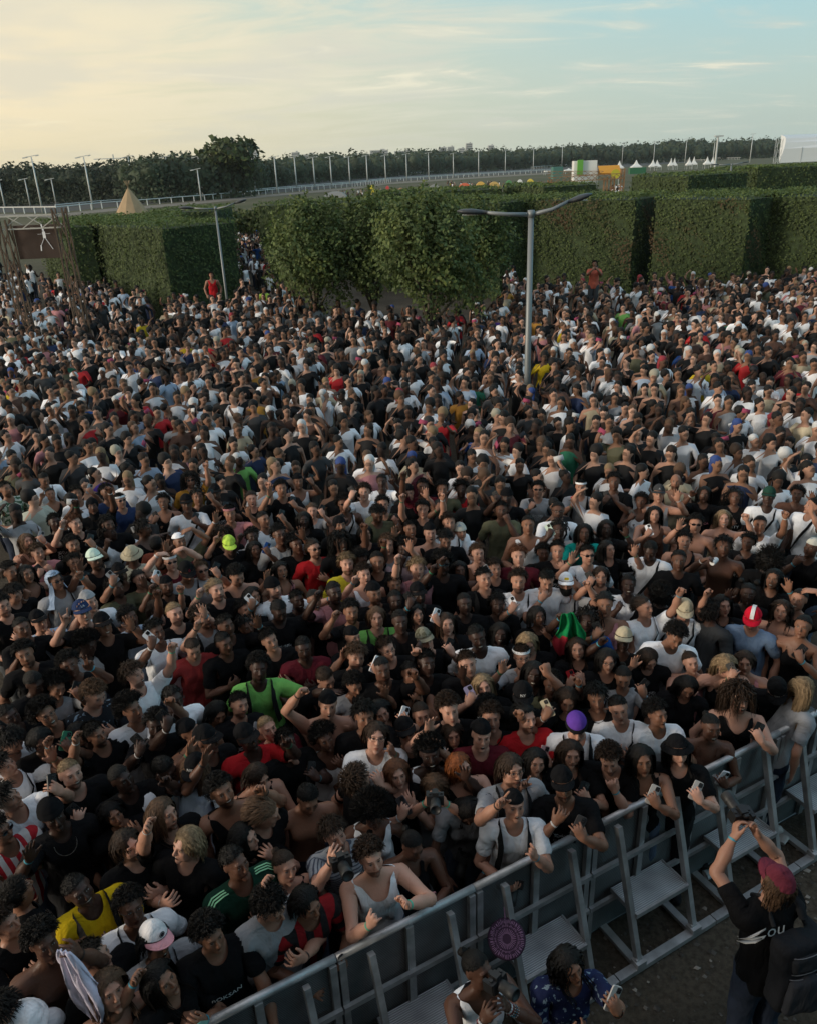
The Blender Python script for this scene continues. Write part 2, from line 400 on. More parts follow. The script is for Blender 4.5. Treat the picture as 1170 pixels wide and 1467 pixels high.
# ------------------------------------------------------------------ people: implicit bodies, posed in numpy
def sstep(x, a, b):
    t = np.clip((x - a) / (b - a), 0, 1); return t * t * (3 - 2 * t)
class Field:
    def __init__(s, xs, ys, zs):
        s.g = [np.asarray(a, np.float32) for a in (xs, ys, zs)]
        s.D = np.full(tuple(len(a) for a in s.g), .5, np.float32)
    def sub(s, lo, hi):
        sl = []
        for a, l, h in zip(s.g, lo, hi):
            i = np.searchsorted(a, l); j = np.searchsorted(a, h)
            sl.append(slice(max(i - 1, 0), min(j + 1, len(a))))
        return tuple(sl)
    def mix(s, sl, d, k, neg=False):
        A = s.D[sl]
        if neg:
            d = -d; h = np.clip(.5 + .5 * (A - d) / (-k) , 0, 1) if k else 0
            h = np.clip(.5 - .5 * (d - A) / -k, 0, 1)
            # smooth max
            h = np.clip(.5 + .5 * (A - d) / k, 0, 1)
            s.D[sl] = A * h + d * (1 - h) + k * h * (1 - h)
        else:
            h = np.clip(.5 + .5 * (A - d) / k, 0, 1)
            s.D[sl] = A * (1 - h) + d * h - k * h * (1 - h)
    def cap(s, a, b, ra, rb=None, k=.02, neg=False, sc=(1, 1, 1)):
        """tapered capsule; sc squashes space (per-axis divisor)"""
        rb = ra if rb is None else rb; a = np.array(a, np.float32); b = np.array(b, np.float32); S = np.array(sc, np.float32)
        m = max(ra, rb) + k * 1.2 + .012
        lo = np.minimum(a, b) - m * S; hi = np.maximum(a, b) + m * S
        sl = s.sub(lo, hi)
        X = s.g[0][sl[0]][:, None, None]; Y = s.g[1][sl[1]][None, :, None]; Z = s.g[2][sl[2]][None, None, :]
        if X.size == 0 or Y.size == 0 or Z.size == 0: return
        aa = a / S; bb = b / S; d = bb - aa; dd = float(d @ d) + 1e-12
        px, py, pz = X / S[0] - aa[0], Y / S[1] - aa[1], Z / S[2] - aa[2]
        t = np.clip((px * d[0] + py * d[1] + pz * d[2]) / dd, 0, 1)
        q = np.sqrt((px - t * d[0]) ** 2 + (py - t * d[1]) ** 2 + (pz - t * d[2]) ** 2)
        s.mix(sl, (q - (ra + (rb - ra) * t)) * min(sc), k, neg)
    def ell(s, c, r, k=.02, neg=False):
        m = min(r); s.cap(c, c, m, m, k, neg, sc=tuple(x / m for x in r))
    def sym(s, fn, a, *rest, **kw):
        """mirror across x: a (and b when capsule)"""
        fl = lambda p: (-p[0], p[1], p[2])
        fn(a, *rest, **kw)
        fn(fl(a), *((fl(rest[0]),) + rest[1:] if fn == s.cap else rest), **kw)
    def nets(s):
        D = s.D; nx, ny, nz = D.shape; G = s.g
        ins = D < 0
        c = np.zeros((nx - 1, ny - 1, nz - 1), np.int8)
        for i in (0, 1):
            for j in (0, 1):
                for k in (0, 1): c += ins[i:nx - 1 + i, j:ny - 1 + j, k:nz - 1 + k]
        act = (c > 0) & (c < 8)
        I, J, K = np.nonzero(act); n = len(I)
        acc = np.zeros((n, 3)); cnt = np.zeros(n)
        base = (I, J, K)
        for ax in range(3):
            o1, o2 = [q for q in range(3) if q != ax]
            for u in (0, 1):
                for w in (0, 1):
                    p = [I.copy(), J.copy(), K.copy()]; p[o1] = p[o1] + u; p[o2] = p[o2] + w
                    q = [a.copy() for a in p]; q[ax] = q[ax] + 1
                    d0 = D[p[0], p[1], p[2]]; d1 = D[q[0], q[1], q[2]]
                    m = (d0 < 0) != (d1 < 0)
                    t = np.where(m, d0 / np.where(m, d0 - d1, 1), 0)
                    for e in range(3):
                        v0 = G[e][p[e]]; v1 = G[e][q[e]]
                        acc[:, e] += np.where(m, v0 + (v1 - v0) * t, 0)
                    cnt += m
        V = acc / cnt[:, None]
        idx = -np.ones(act.shape, np.int32); idx[I, J, K] = np.arange(n)
        F = []
        for ax in range(3):
            o1, o2 = [(1, 2), (2, 0), (0, 1)][ax]
            a = [slice(None)] * 3; b = [slice(None)] * 3
            a[ax] = slice(0, -1); b[ax] = slice(1, None)
            cr = ins[tuple(a)] != ins[tuple(b)]
            ii = list(np.nonzero(cr))
            ok = np.ones(len(ii[0]), bool)
            for o in (o1, o2): ok &= (ii[o] > 0) & (ii[o] < D.shape[o] - 1)
            ii = [q[ok] for q in ii]
            flip = ins[ii[0], ii[1], ii[2]]
            def at_(d1, d2):
                p = [q.copy() for q in ii]; p[o1] -= d1; p[o2] -= d2; return idx[p[0], p[1], p[2]]
            q = np.stack([at_(1, 1), at_(0, 1), at_(0, 0), at_(1, 0)], 1)
            q[~flip] = q[~flip][:, ::-1]
            F.append(q)
        F = np.concatenate(F); F = F[(F >= 0).all(1)]
        return V.astype(np.float32), F
def axis(*spans):
    out = []
    for a, b, st in spans:
        n = max(1, int(round((b - a) / st))); out.extend(np.linspace(a, b, n, endpoint=False))
    out.append(spans[-1][1]); return np.array(out, np.float32)

SH = 0.185        # shoulder half width
def torso(F, fem, inf=0.0, k=.05):
    w = .90 if fem else 1.0; i = inf
    F.ell((0, .0, 1.285), (.155 * w + i, .108 + i, .165 + i), k)
    F.cap((-.15 * w, .01, 1.40), (.15 * w, .01, 1.40), .055 + i, k=k)
    F.ell((0, .0, 1.09), ((.128 if fem else .142) + i, .095 + i, .15 + i), k)
    F.ell((0, .008, .93), ((.168 if fem else .155) + i, .11 + i, .125 + i), k)
    F.sym(F.ell, (.075, .05, .90), (.08 + i, .075 + i, .085 + i), k=k * .7)
    F.sym(F.cap, (.13, .02, 1.41), (.045, .02, 1.475), .035 + i, .03 + i, k=.04)
    if fem: F.sym(F.ell, (.07, -.085, 1.265), (.062 + i * .7, .055 + i * .7, .06 + i * .7), k=.03)
    else: F.sym(F.ell, (.075, -.07, 1.315), (.075 + i, .045 + i, .06 + i), k=.04)
def arms(F, fem, inf=0.0, end=1.0, k=.03):
    r = (.88 if fem else 1.0); i = inf
    F.sym(F.ell, (SH - .005, 0, 1.402), (.062 * r + i, .062 * r + i, .06 * r + i), k=.04)
    F.sym(F.cap, (SH, 0, 1.40), (.46, 0, 1.40), .051 * r + i, .040 * r + i, k=k)
    if end > .5:
        F.sym(F.ell, (.27, -.008, 1.408), (.08, .045 * r + i, .045 * r + i), k=.03)
        F.sym(F.cap, (.46, 0, 1.40), (.60, 0, 1.40), .040 * r + i, .037 * r + i, k=k)
        F.sym(F.cap, (.58, 0, 1.40), (.72, 0, 1.40), .038 * r + i, .026 * r + i, k=k)
def legs(F, inf=0.0, k=.03, end=True):
    i = inf
    F.sym(F.cap, (.092, .005, .88), (.10, 0, .50), .088 + i, .057 + i, k=k)
    F.sym(F.cap, (.10, 0, .50), (.10, .02, .12), .055 + i, .038 + i * 1.3, k=k)
    F.sym(F.ell, (.10, .03, .36), (.052 + i, .055 + i, .11), k=k)
def body_field(fem, lod):
    if lod == 0:
        xs = axis((-.93, -.70, .0055), (-.70, -.1, .021), (-.1, .1, .0050), (.1, .70, .021), (.70, .93, .0055))
        ys = axis((-.20, -.13, .02), (-.13, .12, .0048), (.12, .20, .02))
        zs = axis((-.02, 1.30, .034), (1.30, 1.37, .016), (1.37, 1.44, .0055), (1.44, 1.50, .011), (1.50, 1.70, .0048), (1.70, 1.80, .009))
    elif lod == 1:
        xs = axis((-.93, -.70, .010), (-.70, -.1, .032), (-.1, .1, .0085), (.1, .70, .032), (.70, .93, .010))
        ys = axis((-.21, -.13, .03), (-.13, .12, .0105), (.12, .20, .03))
        zs = axis((-.02, 1.30, .055), (1.30, 1.37, .025), (1.37, 1.44, .010), (1.44, 1.52, .015), (1.52, 1.70, .0085), (1.70, 1.80, .014))
    else:
        xs = axis((-.93, -.70, .035), (-.70, -.1, .06), (-.1, .1, .02), (.1, .70, .06), (.70, .93, .035))
        ys = axis((-.22, -.14, .05), (-.14, .13, .028), (.13, .23, .05))
        zs = axis((-.05, 1.30, .095), (1.30, 1.52, .035), (1.52, 1.72, .020), (1.72, 1.82, .03))
    F = Field(xs, ys, zs)
    torso(F, fem); arms(F, fem); legs(F)
    for s in (1, -1):
        F.cap((s * .10, .035, .055), (s * .108, -.13, .035), .045, .036, k=.02)
        F.cap((s * .10, .02, .14), (s * .10, .03, .05), .036, .042, k=.02)
        # hand
        F.ell((s * .765, .0, 1.398), (.052, .040, .0165), k=.014)
        F.ell((s * .735, -.012, 1.394), (.03, .026, .018), k=.012)
        fl = 1.0 if not fem else .95
        for y0, y1, ln, r in ((-.031, -.043, .070, .0088), (-.0105, -.0145, .080, .0092), (.0105, .0145, .073, .0088), (.030, .042, .055, .0078)):
            rr = r if lod == 0 else r * (1.12 if lod == 1 else 1.7)
            F.cap((s * .795, y0, 1.400), (s * (.808 + ln * fl), y1, 1.398), rr, rr * .8, k=.006)
        F.cap((s * .728, -.028, 1.392), (s * .765, -.062, 1.388), .0125, .011, k=.012)
        F.cap((s * .765, -.062, 1.388), (s * .788, -.078, 1.386), .0105, .0088, k=.006)
    # neck, head
    F.cap((0, .022, 1.42), (0, .012, 1.56), .056 if not fem else .047, .052 if not fem else .045, k=.03)
    F.ell((0, .014, 1.670), (.078, .096, .091), k=.02)
    F.ell((0, -.025, 1.61), (.060, .066, .072), k=.03)
    jw = 1.0 if not fem else .9
    F.sym(F.ell, (.040 * jw, -.018, 1.575), (.022, .04, .026), k=.03)
    F.ell((0, -.072, 1.543), (.022 * jw, .020, .018), k=.022)
    F.sym(F.ell, (.040, -.062, 1.625), (.021, .020, .020), k=.022)
    F.cap((-.036, -.078, 1.676), (.036, -.078, 1.676), .013, k=.014)
    F.sym(F.ell, (.0315, -.101, 1.655), (.015, .013, .0105), k=.012, neg=True)
    F.sym(F.ell, (.0315, -.0755, 1.653), (.0135, .0145, .0115), k=.004)
    F.cap((0, -.090, 1.665), (0, -.112, 1.620), .0075, .0115, k=.010)
    F.sym(F.ell, (.011, -.100, 1.613), (.0075, .0095, .0075), k=.006)
    F.ell((0, -.088, 1.588), (.022, .011, .0075), k=.008)
    F.ell((0, -.087, 1.574), (.019, .011, .0070), k=.008)
    F.sym(F.ell, (.077, .012, 1.645), (.009, .020, .031), k=.006)
    return F
def garment(kind, fem, lod=0):
    st = .026 if lod < 1 else (.034 if lod == 1 else .06)
    xs = axis((-.78, .78, st)); ys = axis((-.26, .26, st)); zs = axis((.05 if kind in ('trousers',) else .55, 1.62, st))
    if kind == 'trousers':
        xs = axis((-.3, .3, st)); F = Field(xs, ys, axis((.04, 1.06, st * 1.3)))
        torso(F, fem, .012, .06); legs(F, .022)
        V, Q = F.nets(); c = V[Q].mean(1); keep = (c[:, 2] < 1.0) & (c[:, 2] > .08)
    elif kind == 'shorts':
        F = Field(axis((-.32, .32, st)), ys, axis((.3, 1.06, st)))
        torso(F, fem, .014, .06)
        F.sym(F.cap, (.095, .005, .88), (.11, 0, .42), .105, .10, k=.03)
        V, Q = F.nets(); c = V[Q].mean(1); keep = (c[:, 2] < 1.0) & (c[:, 2] > .48)
    else:
        F = Field(xs, ys, zs)
        loose = {'tee': .014, 'tank': .010, 'hoodie': .034, 'crop': .008, 'top': .008}[kind]
        torso(F, fem, loose, .07)
        if kind in ('tee', 'hoodie'):
            F.cap((0, 0, 1.2), (0, .005, .80), (.13 if kind == 'tee' else .145), (.168 if kind == 'tee' else .18), k=.06, sc=(1, .72, 1))
            F.sym(F.cap, (SH, 0, 1.400), (.44, 0, 1.388), .060, .074 if kind == 'tee' else .060, k=.03)
        if kind in ('tee', 'hoodie'): F.sym(F.ell, (SH - .005, 0, 1.402), (.082, .080, .074), k=.03)
        if kind == 'hoodie': F.sym(F.cap, (.42, 0, 1.395), (.70, 0, 1.40), .060, .040, k=.03)
        if kind == 'tank': F.cap((0, 0, 1.2), (0, .005, .80), .125, .158, k=.06, sc=(1, .70, 1)); F.sym(F.cap, (.11, .01, 1.41), (.05, .01, 1.46), .05, .045, k=.03)
        if kind == 'hoodie':
            F.ell((0, .10, 1.47), (.11, .075, .06), k=.04)
        V, Q = F.nets(); c = V[Q].mean(1); ax = np.abs(c[:, 0])
        nk = np.sqrt(c[:, 0] ** 2 + ((c[:, 1] + .005) * .9) ** 2)
        if kind == 'tee':
            keep = (ax < .375) & (c[:, 2] > .80) & ~((nk < .071) & (c[:, 2] > 1.38)) & (c[:, 2] < 1.495)
        elif kind == 'hoodie':
            keep = (ax < .68) & (c[:, 2] > .80) & ~((nk < .085) & (c[:, 2] > 1.36) & (c[:, 1] < .05)) & (c[:, 2] < 1.56)
        elif kind == 'tank':
            hole = np.sqrt((ax - .215) ** 2 + (c[:, 2] - 1.375) ** 2 * .45)
            keep = (hole > .085) & (ax < .2) & (c[:, 2] > .82) & ~((np.sqrt(c[:, 0] ** 2 * 1.35 + ((c[:, 2] - 1.47)) ** 2 * .55) < .095) & (c[:, 1] < .06)) & ~((np.abs(c[:, 0]) < .075) & (c[:, 2] > 1.40)) & (c[:, 2] < 1.47)
        elif kind == 'top':     # strappy summer top
            keep = (ax < .18) & (c[:, 2] > .86) & ((c[:, 2] < 1.335) | ((np.abs(ax - .085) < .017) & (c[:, 2] < 1.47)))
            keep &= ~((ax > .135) & (c[:, 2] > 1.29))
        else:
            keep = (ax < .18) & (c[:, 2] > 1.13) & ((c[:, 2] < 1.335) | ((np.abs(ax - .085) < .017) & (c[:, 2] < 1.47)))
    Q = Q[keep]; u, inv = np.unique(Q, return_inverse=True); V = V[u]; Q = inv.reshape(-1, 4)
    # folds
    rs = np.random.RandomState(5)
    n = np.zeros(len(V))
    for _ in range(7):
        k = rs.normal(0, 1, 3) * np.array([26, 26, 14]); n += np.sin(V @ k + rs.rand() * 6.3)
    d = V - np.array([0, 0, 0]); d = V.copy(); d[:, 2] = 0; d[:, 0] *= np.where(np.abs(V[:, 0]) > .2, .1, 1); d[:, 2] = np.where(np.abs(V[:, 0]) > .2, V[:, 2] - 1.4, 0)
    l = np.linalg.norm(d, axis=1) + 1e-6
    if kind not in ('crop', 'top'): V = V + d / l[:, None] * (n * .0032)[:, None]
    # even out the cut edges
    e = np.concatenate([Q[:, [0, 1]], Q[:, [1, 2]], Q[:, [2, 3]], Q[:, [3, 0]]]); e = np.sort(e, axis=1)
    key = e[:, 0].astype(np.int64) * len(V) + e[:, 1]
    uk, cn = np.unique(key, return_counts=True); bd = uk[cn == 1]; ba, bb = bd // len(V), bd % len(V)
    for it in range(5):
        acc = np.zeros_like(V); ct = np.zeros(len(V))
        np.add.at(acc, ba, V[bb]); np.add.at(acc, bb, V[ba]); np.add.at(ct, ba, 1); np.add.at(ct, bb, 1)
        m = ct > 0; V[m] = V[m] * .4 + (acc[m] / ct[m][:, None]) * .6
    return V.astype(np.float32), Q

_B = {}
def base(fem, lod):
    k = (fem, lod)
    if k not in _B:
        V, F = body_field(fem, lod).nets()
        o = bpy.data.objects.new('base', mesh_np('base', V, F)); COL.objects.link(o)
        md = o.modifiers.new('d', 'DECIMATE'); md.ratio = (.11, .22, .13)[lod]
        me = bpy.data.meshes.new_from_object(o.evaluated_get(bpy.context.evaluated_depsgraph_get()))
        n = len(me.vertices); V = np.empty(n * 3, np.float32); me.vertices.foreach_get('co', V); me.calc_loop_triangles()
        T = np.empty(len(me.loop_triangles) * 3, np.int32); me.loop_triangles.foreach_get('vertices', T)
        _B[k] = (V.reshape(-1, 3), T.reshape(-1, 3)); d = o.data; bpy.data.objects.remove(o); bpy.data.meshes.remove(d); bpy.data.meshes.remove(me)
    return _B[k]
_G = {}
def garm(kind, fem, lod):
    k = (kind, fem, lod)
    if k not in _G: _G[k] = garment(kind, fem, lod)
    return _G[k]

def rotv(V, piv, R, w=None):
    """rotate rows of V by matrix R about piv; w: per-vertex weight (angle-scaled)"""
    R = np.asarray(R)
    tr = np.clip((np.trace(R) - 1) / 2, -1, 1); ang = math.acos(tr)
    if ang < 1e-5: return V
    if ang > math.pi - 1e-3:
        Rm = Matrix(R.tolist()).to_quaternion(); a, ang = Rm.to_axis_angle(); a = np.array(a)
    else: a = np.array([R[2, 1] - R[1, 2], R[0, 2] - R[2, 0], R[1, 0] - R[0, 1]]) / (2 * math.sin(ang))
    if w is None: return (V - piv) @ R.T + piv
    out = V.copy(); m = w > 1e-4
    P = V[m] - piv; th = (w[m] * ang)[:, None]; c, s_ = np.cos(th), np.sin(th)
    out[m] = P * c + np.cross(np.broadcast_to(a, P.shape), P) * s_ + a * (P @ a)[:, None] * (1 - c) + piv
    return out
def RX(a): c, s = math.cos(a), math.sin(a); return np.array([[1, 0, 0], [0, c, -s], [0, s, c]])
def RY(a): c, s = math.cos(a), math.sin(a); return np.array([[c, 0, s], [0, 1, 0], [-s, 0, c]])
def RZ(a): c, s = math.cos(a), math.sin(a); return np.array([[c, -s, 0], [s, c, 0], [0, 0, 1]])
def nrm(v): v = np.asarray(v, float); return v / (np.linalg.norm(v) + 1e-12)
CURL = {'relax': (.35, .35, .25, .3), 'fist': (1.35, 1.5, .9, .9), 'grip': (.75, .65, .5, .75), 'open': (.05, .08, .05, .1), 'half': (.7, .8, .5, .5), 'point': (1.35, 1.5, .9, .8), 'horns': (1.35, 1.5, .9, .8), 'peace': (1.35, 1.5, .9, .8)}
class Arm:
    """left arm in mirrored space (always +x); T wrist target in rest/chest frame"""
    def __init__(s, T, hint=(.3, .3, -1), fdir=None, palm=None, hand='relax'):
        S = np.array([SH, 0, 1.40]); T = np.array(T, float); L1, L2 = .46 - SH, .27
        d = T - S; n = np.linalg.norm(d); n2 = min(max(n, .09), (L1 + L2) * .995); d = d / n; 
        a = (L1 * L1 - L2 * L2 + n2 * n2) / (2 * n2); h = math.sqrt(max(L1 * L1 - a * a, 0))
        hv = np.array(hint, float); hv = nrm(hv - d * (hv @ d)); E = S + d * a + hv * h; W = S + d * n2
        u = nrm(E - S); w = nrm(W - E)
        hin = np.cross(u, w)
        hin = nrm(hin) if np.linalg.norm(hin) > 1e-3 else nrm(np.cross(u, (0, 0, 1)))
        def fr(a_, b_): return np.stack([a_, b_, np.cross(a_, b_)], 1)
        s.Rs = fr(u, hin) @ fr(np.array([1., 0, 0]), np.array([0, 0, -1.])).T
        ang = math.acos(np.clip(u @ w, -1, 1))
        s.Re = RZ(-ang)
        Rf = s.Rs @ s.Re
        if fdir is None and palm is None: Rl = np.eye(3); s.Rh = Rf
        else:
            f = nrm(fdir if fdir is not None else w); p = np.array(palm if palm is not None else (0, -1, 0), float); p = nrm(p - f * (p @ f))
            s.Rh = fr(f, -p) @ fr(np.array([1., 0, 0]), np.array([0, 0, 1.])).T
            Rl = Rf.T @ s.Rh
        q = Matrix(Rl.tolist()).to_quaternion()
        tw = 2 * math.atan2(q.x, q.w)
        if tw > math.pi: tw -= 2 * math.pi
        if tw < -math.pi: tw += 2 * math.pi
        s.tw = tw; s.sw = RX(-tw) @ Rl          # Rl = RX(tw) @ sw
        s.hand = hand; s.W = W; s.E = E; s.u = u; s.w = w
    def apply(s, V, R0=None):
        R0 = V if R0 is None else R0
        m = (R0[:, 0] > .10)
        X = V[m].astype(float); R = R0[m]; x, y, z = R[:, 0], R[:, 1], R[:, 2]
        if (x > .78).any():
            c1, c2, c3, ct = CURL[s.hand]
            fing = (y > -.055) | (x > .80)
            wf = np.ones(len(x))
            yy = y / (1 + (x - .80) * 4.2)           # undo the fan
            if s.hand in ('point',): wf = np.where(yy < -.021, 0.05, 1.0)
            if s.hand == 'horns': wf = np.where((yy < -.021) | (yy > .021), 0.05, 1.0)
            if s.hand == 'peace': wf = np.where(yy < 0, 0.05, 1.0)
            for px, a in ((.862, c3), (.836, c2), (.806, c1)):
                w = sstep(x, px - .008, px + .008) * fing * wf
                X = rotv(X, np.array([px, 0, 1.40]), RY(a), w)
            wt = sstep(-y, .034, .055) * (x < .80) * (x > .70)
            X = rotv(X, np.array([.735, -.03, 1.395]), RX(ct) @ RZ(.25 * ct), wt)
        X = rotv(X, np.array([.725, 0, 1.40]), s.sw, sstep(x, .700, .745))
        X = rotv(X, np.array([.725, 0, 1.40]), RX(s.tw), sstep(x, .49, .72))
        X = rotv(X, np.array([.46, 0, 1.40]), s.Re, sstep(x, .425, .495))
        X = rotv(X, np.array([SH, 0, 1.40]), s.Rs, sstep(x, .125, .225) * np.where(x > .27, 1, sstep(z, 1.20, 1.32)))
        V = V.astype(float).copy(); V[m] = X; return V
    def hand_mat(s):
        """rigid transform of hand (rest -> chest frame)"""
        P = np.array([.725, 0, 1.40]); 
        # wrist position W (chest), rotation Rh
        return s.Rh, s.W - s.Rh @ P + 0
class Pose:
    def __init__(s, L, R, yaw=0, pitch=0, roll=0, bend=0, turn=0, lean=0):
        """L,R: Arm specs as dict for the person's left(+x)/right(-x). angles in degrees; yaw>0 turns to +x"""
        s.L, s.R = Arm(**L), Arm(**R)
        r = math.radians
        s.Rn = RZ(r(yaw)) @ RX(-r(pitch)) @ RY(r(roll))
        s.Rb = RZ(r(turn)) @ RX(r(bend)) @ RY(r(lean))
        s.pn = np.array([0, .015, 1.50]); s.pb = np.array([0, 0, .98])
    def apply(s, V):
        R0 = V.astype(float)
        X = s.L.apply(R0)
        mir = np.array([-1, 1, 1.])
        X = s.R.apply(X * mir, R0 * mir) * mir
        x, z = np.abs(R0[:, 0]), R0[:, 2]
        hw = (sstep(z, 1.50, 1.57) * (x < .16) * .07)[:, None]; X = s.pn + (X - s.pn) * (1 - hw)
        X = rotv(X, s.pn, s.Rn, sstep(z, 1.445, 1.55) * (1 - sstep(x, .12, .15)))
        X = rotv(X, s.pb, s.Rb, np.maximum(sstep(z, .92, 1.2), sstep(x, .22, .24)))
        return X
    def head(s):
        A = Matrix.Translation(s.pn.tolist()) @ Matrix(s.Rn.tolist()).to_4x4() @ Matrix.Scale(.93, 4) @ Matrix.Translation((-s.pn).tolist())
        return s.chest() @ A
    def chest(s):
        return Matrix.Translation(s.pb.tolist()) @ Matrix(s.Rb.tolist()).to_4x4() @ Matrix.Translation((-s.pb).tolist())
    def hand(s, side):
        a = s.L if side == 'L' else s.R
        R, t = a.hand_mat(); Mx = Matrix(R.tolist()).to_4x4(); Mx.translation = t.tolist()
        if side == 'R':
            S = Matrix.Diagonal((-1, 1, 1, 1)); Mx = S @ Mx @ S
        return s.chest() @ Mx
def skin_mesh(name, V, F, pose, mat, rest=None, morph=None):
    rest = V if rest is None else rest
    X = V
    if morph is not None: X = morph(V)
    P = pose.apply(X) if pose is not None else X
    return mesh_np(name, P, F, mat, True, {'rest': ('FLOAT_VECTOR', 'POINT', rest)})
# ------------------------------------------------------------------ foliage helpers
def leaf_cloud(C, N, size, rs, jitter=.6, aspect=.6):
    """two-triangle folded leaves at centres C with preferred normals N"""
    n = len(C); d = nrm_rows(N + rs.normal(0, jitter, (n, 3))) if N is not None else nrm_rows(rs.normal(0, 1, (n, 3)))
    a = nrm_rows(np.cross(d, rs.normal(0, 1, (n, 3)))); b = np.cross(d, a)
    s = (size * rs.uniform(.6, 1.35, n))[:, None]
    V = np.stack([C - a * s, C + b * s * aspect + d * s * .12, C + a * s, C - b * s * aspect + d * s * .12], 1).reshape(-1, 3)
    F = np.arange(n * 4).reshape(-1, 4)
    return V, F
def nrm_rows(a): return a / (np.linalg.norm(a, axis=1)[:, None] + 1e-9)
def vcol(n4, base, rs, var=.25, tint=None):
    c = np.array(base)[None, :] * (1 + rs.normal(0, var, (n4, 1)))
    c = np.clip(c, .004, 1)
    if tint is not None: c = c * (1 - tint[0][:, None]) + np.array(tint[1])[None, :] * tint[0][:, None]
    c = np.repeat(c, 4, axis=0); return np.concatenate([c, np.ones((len(c), 1))], 1)
MK_leaf = lambda: attr_mat('foliage', .65, noise=.15, scale=1.5, trans=.25)
def hedge(name, A, B, depth, h, label, lpm=60, leaf=.10, side=None, brown=0.0, group='clipped hedges', seed=0, col=(.062, .086, .026)):
    """block hedge: front edge from A to B (ground), going back by depth"""
    rs = np.random.RandomState(seed + 50)
    A = Vector((A[0], A[1], 0)); B = Vector((B[0], B[1], 0)); t = (B - A).normalized(); nb = Vector((-t.y, t.x, 0))
    if nb.y < 0: nb = -nb
    L = (B - A).length
    root = empty(name, ((A + B) / 2 + nb * depth / 2), math.atan2(t.y, t.x), label, 'hedge', group)
    # core
    core = MB(); core.box((0, 0, h / 2 - .06), (L - .16, depth - .16, h - .12)); core.obj('branches', simple('hedge core', (.030, .045, .017), .95, noise=.5, scale=5, bump=1, bscale=9), root)
    hx, hy = L / 2, depth / 2
    parts = []
    for (cx, cy, nx, ny, ln, dens) in ((0, -hy, 0, -1, L, 1), (0, hy, 0, 1, L, .12), (-hx, 0, -1, 0, depth, 1), (hx, 0, 1, 0, depth, 1)):
        n = int(ln * h * lpm * dens)
        if n < 4: continue
        u = rs.uniform(-.5, .5, n) * ln; z = rs.uniform(0.02, 1, n) * h
        lump = .10 * np.sin(u * 1.7 + seed) * np.sin(z * 2.1 + u * .6) + .05 * np.sin(u * 5.1 + z * 4.3)
        off = lump + rs.normal(0, .03, n) + .03
        X = cx + (u if ny else 0) + nx * off; Y = cy + (u if nx else 0) + ny * off
        C = np.stack([np.broadcast_to(X, n), np.broadcast_to(Y, n), z], 1)
        Nn = np.tile([nx, ny, .25], (n, 1)).astype(float)
        pat = np.clip((np.sin(u * .9 + 1 + seed) * np.sin(z * 1.6 + seed * 2) + .5 * np.sin(u * 3.1 + z * 2.3 + 2) + rs.normal(0, .25, n)) * 1.1 - (1.05 - brown), 0, 1) if brown else np.zeros(n)
        parts.append((C, Nn, pat))
    n = int(L * depth * lpm * 1.1); C = np.stack([rs.uniform(-hx, hx, n), rs.uniform(-hy, hy, n), h + rs.normal(0, .035, n) + 0], 1)
    C[:, 2] += .05 * np.sin(C[:, 0] * 2.3) * np.sin(C[:, 1] * 2 + 1) + np.abs(rs.normal(0, .05, n)) * (rs.rand(n) < .3)
    parts.append((C, np.tile([0, 0, 1.], (n, 1)), np.zeros(n)))
    C = np.concatenate([p[0] for p in parts]); Nn = np.concatenate([p[1] for p in parts]); pt = np.concatenate([p[2] for p in parts])
    V, F = leaf_cloud(C, Nn, leaf * .9, rs, .42)
    pale_top = (C[:, 2] > h - .10) * .55                      # paler leaf colour along the clipped top
    c = vcol(len(C), col, rs, .19, (pt, (.085, .055, .028)))
    c[:, :3] = c[:, :3] * (1 - np.repeat(pale_top, 4)[:, None]) + np.array([.13, .18, .05]) * np.repeat(pale_top, 4)[:, None]
    me = mesh_np('leaves', V, F, M('leaf'), False, {'col': ('FLOAT_COLOR', 'POINT', c)})
    link(bpy.data.objects.new('leaves', me), root)
    return root
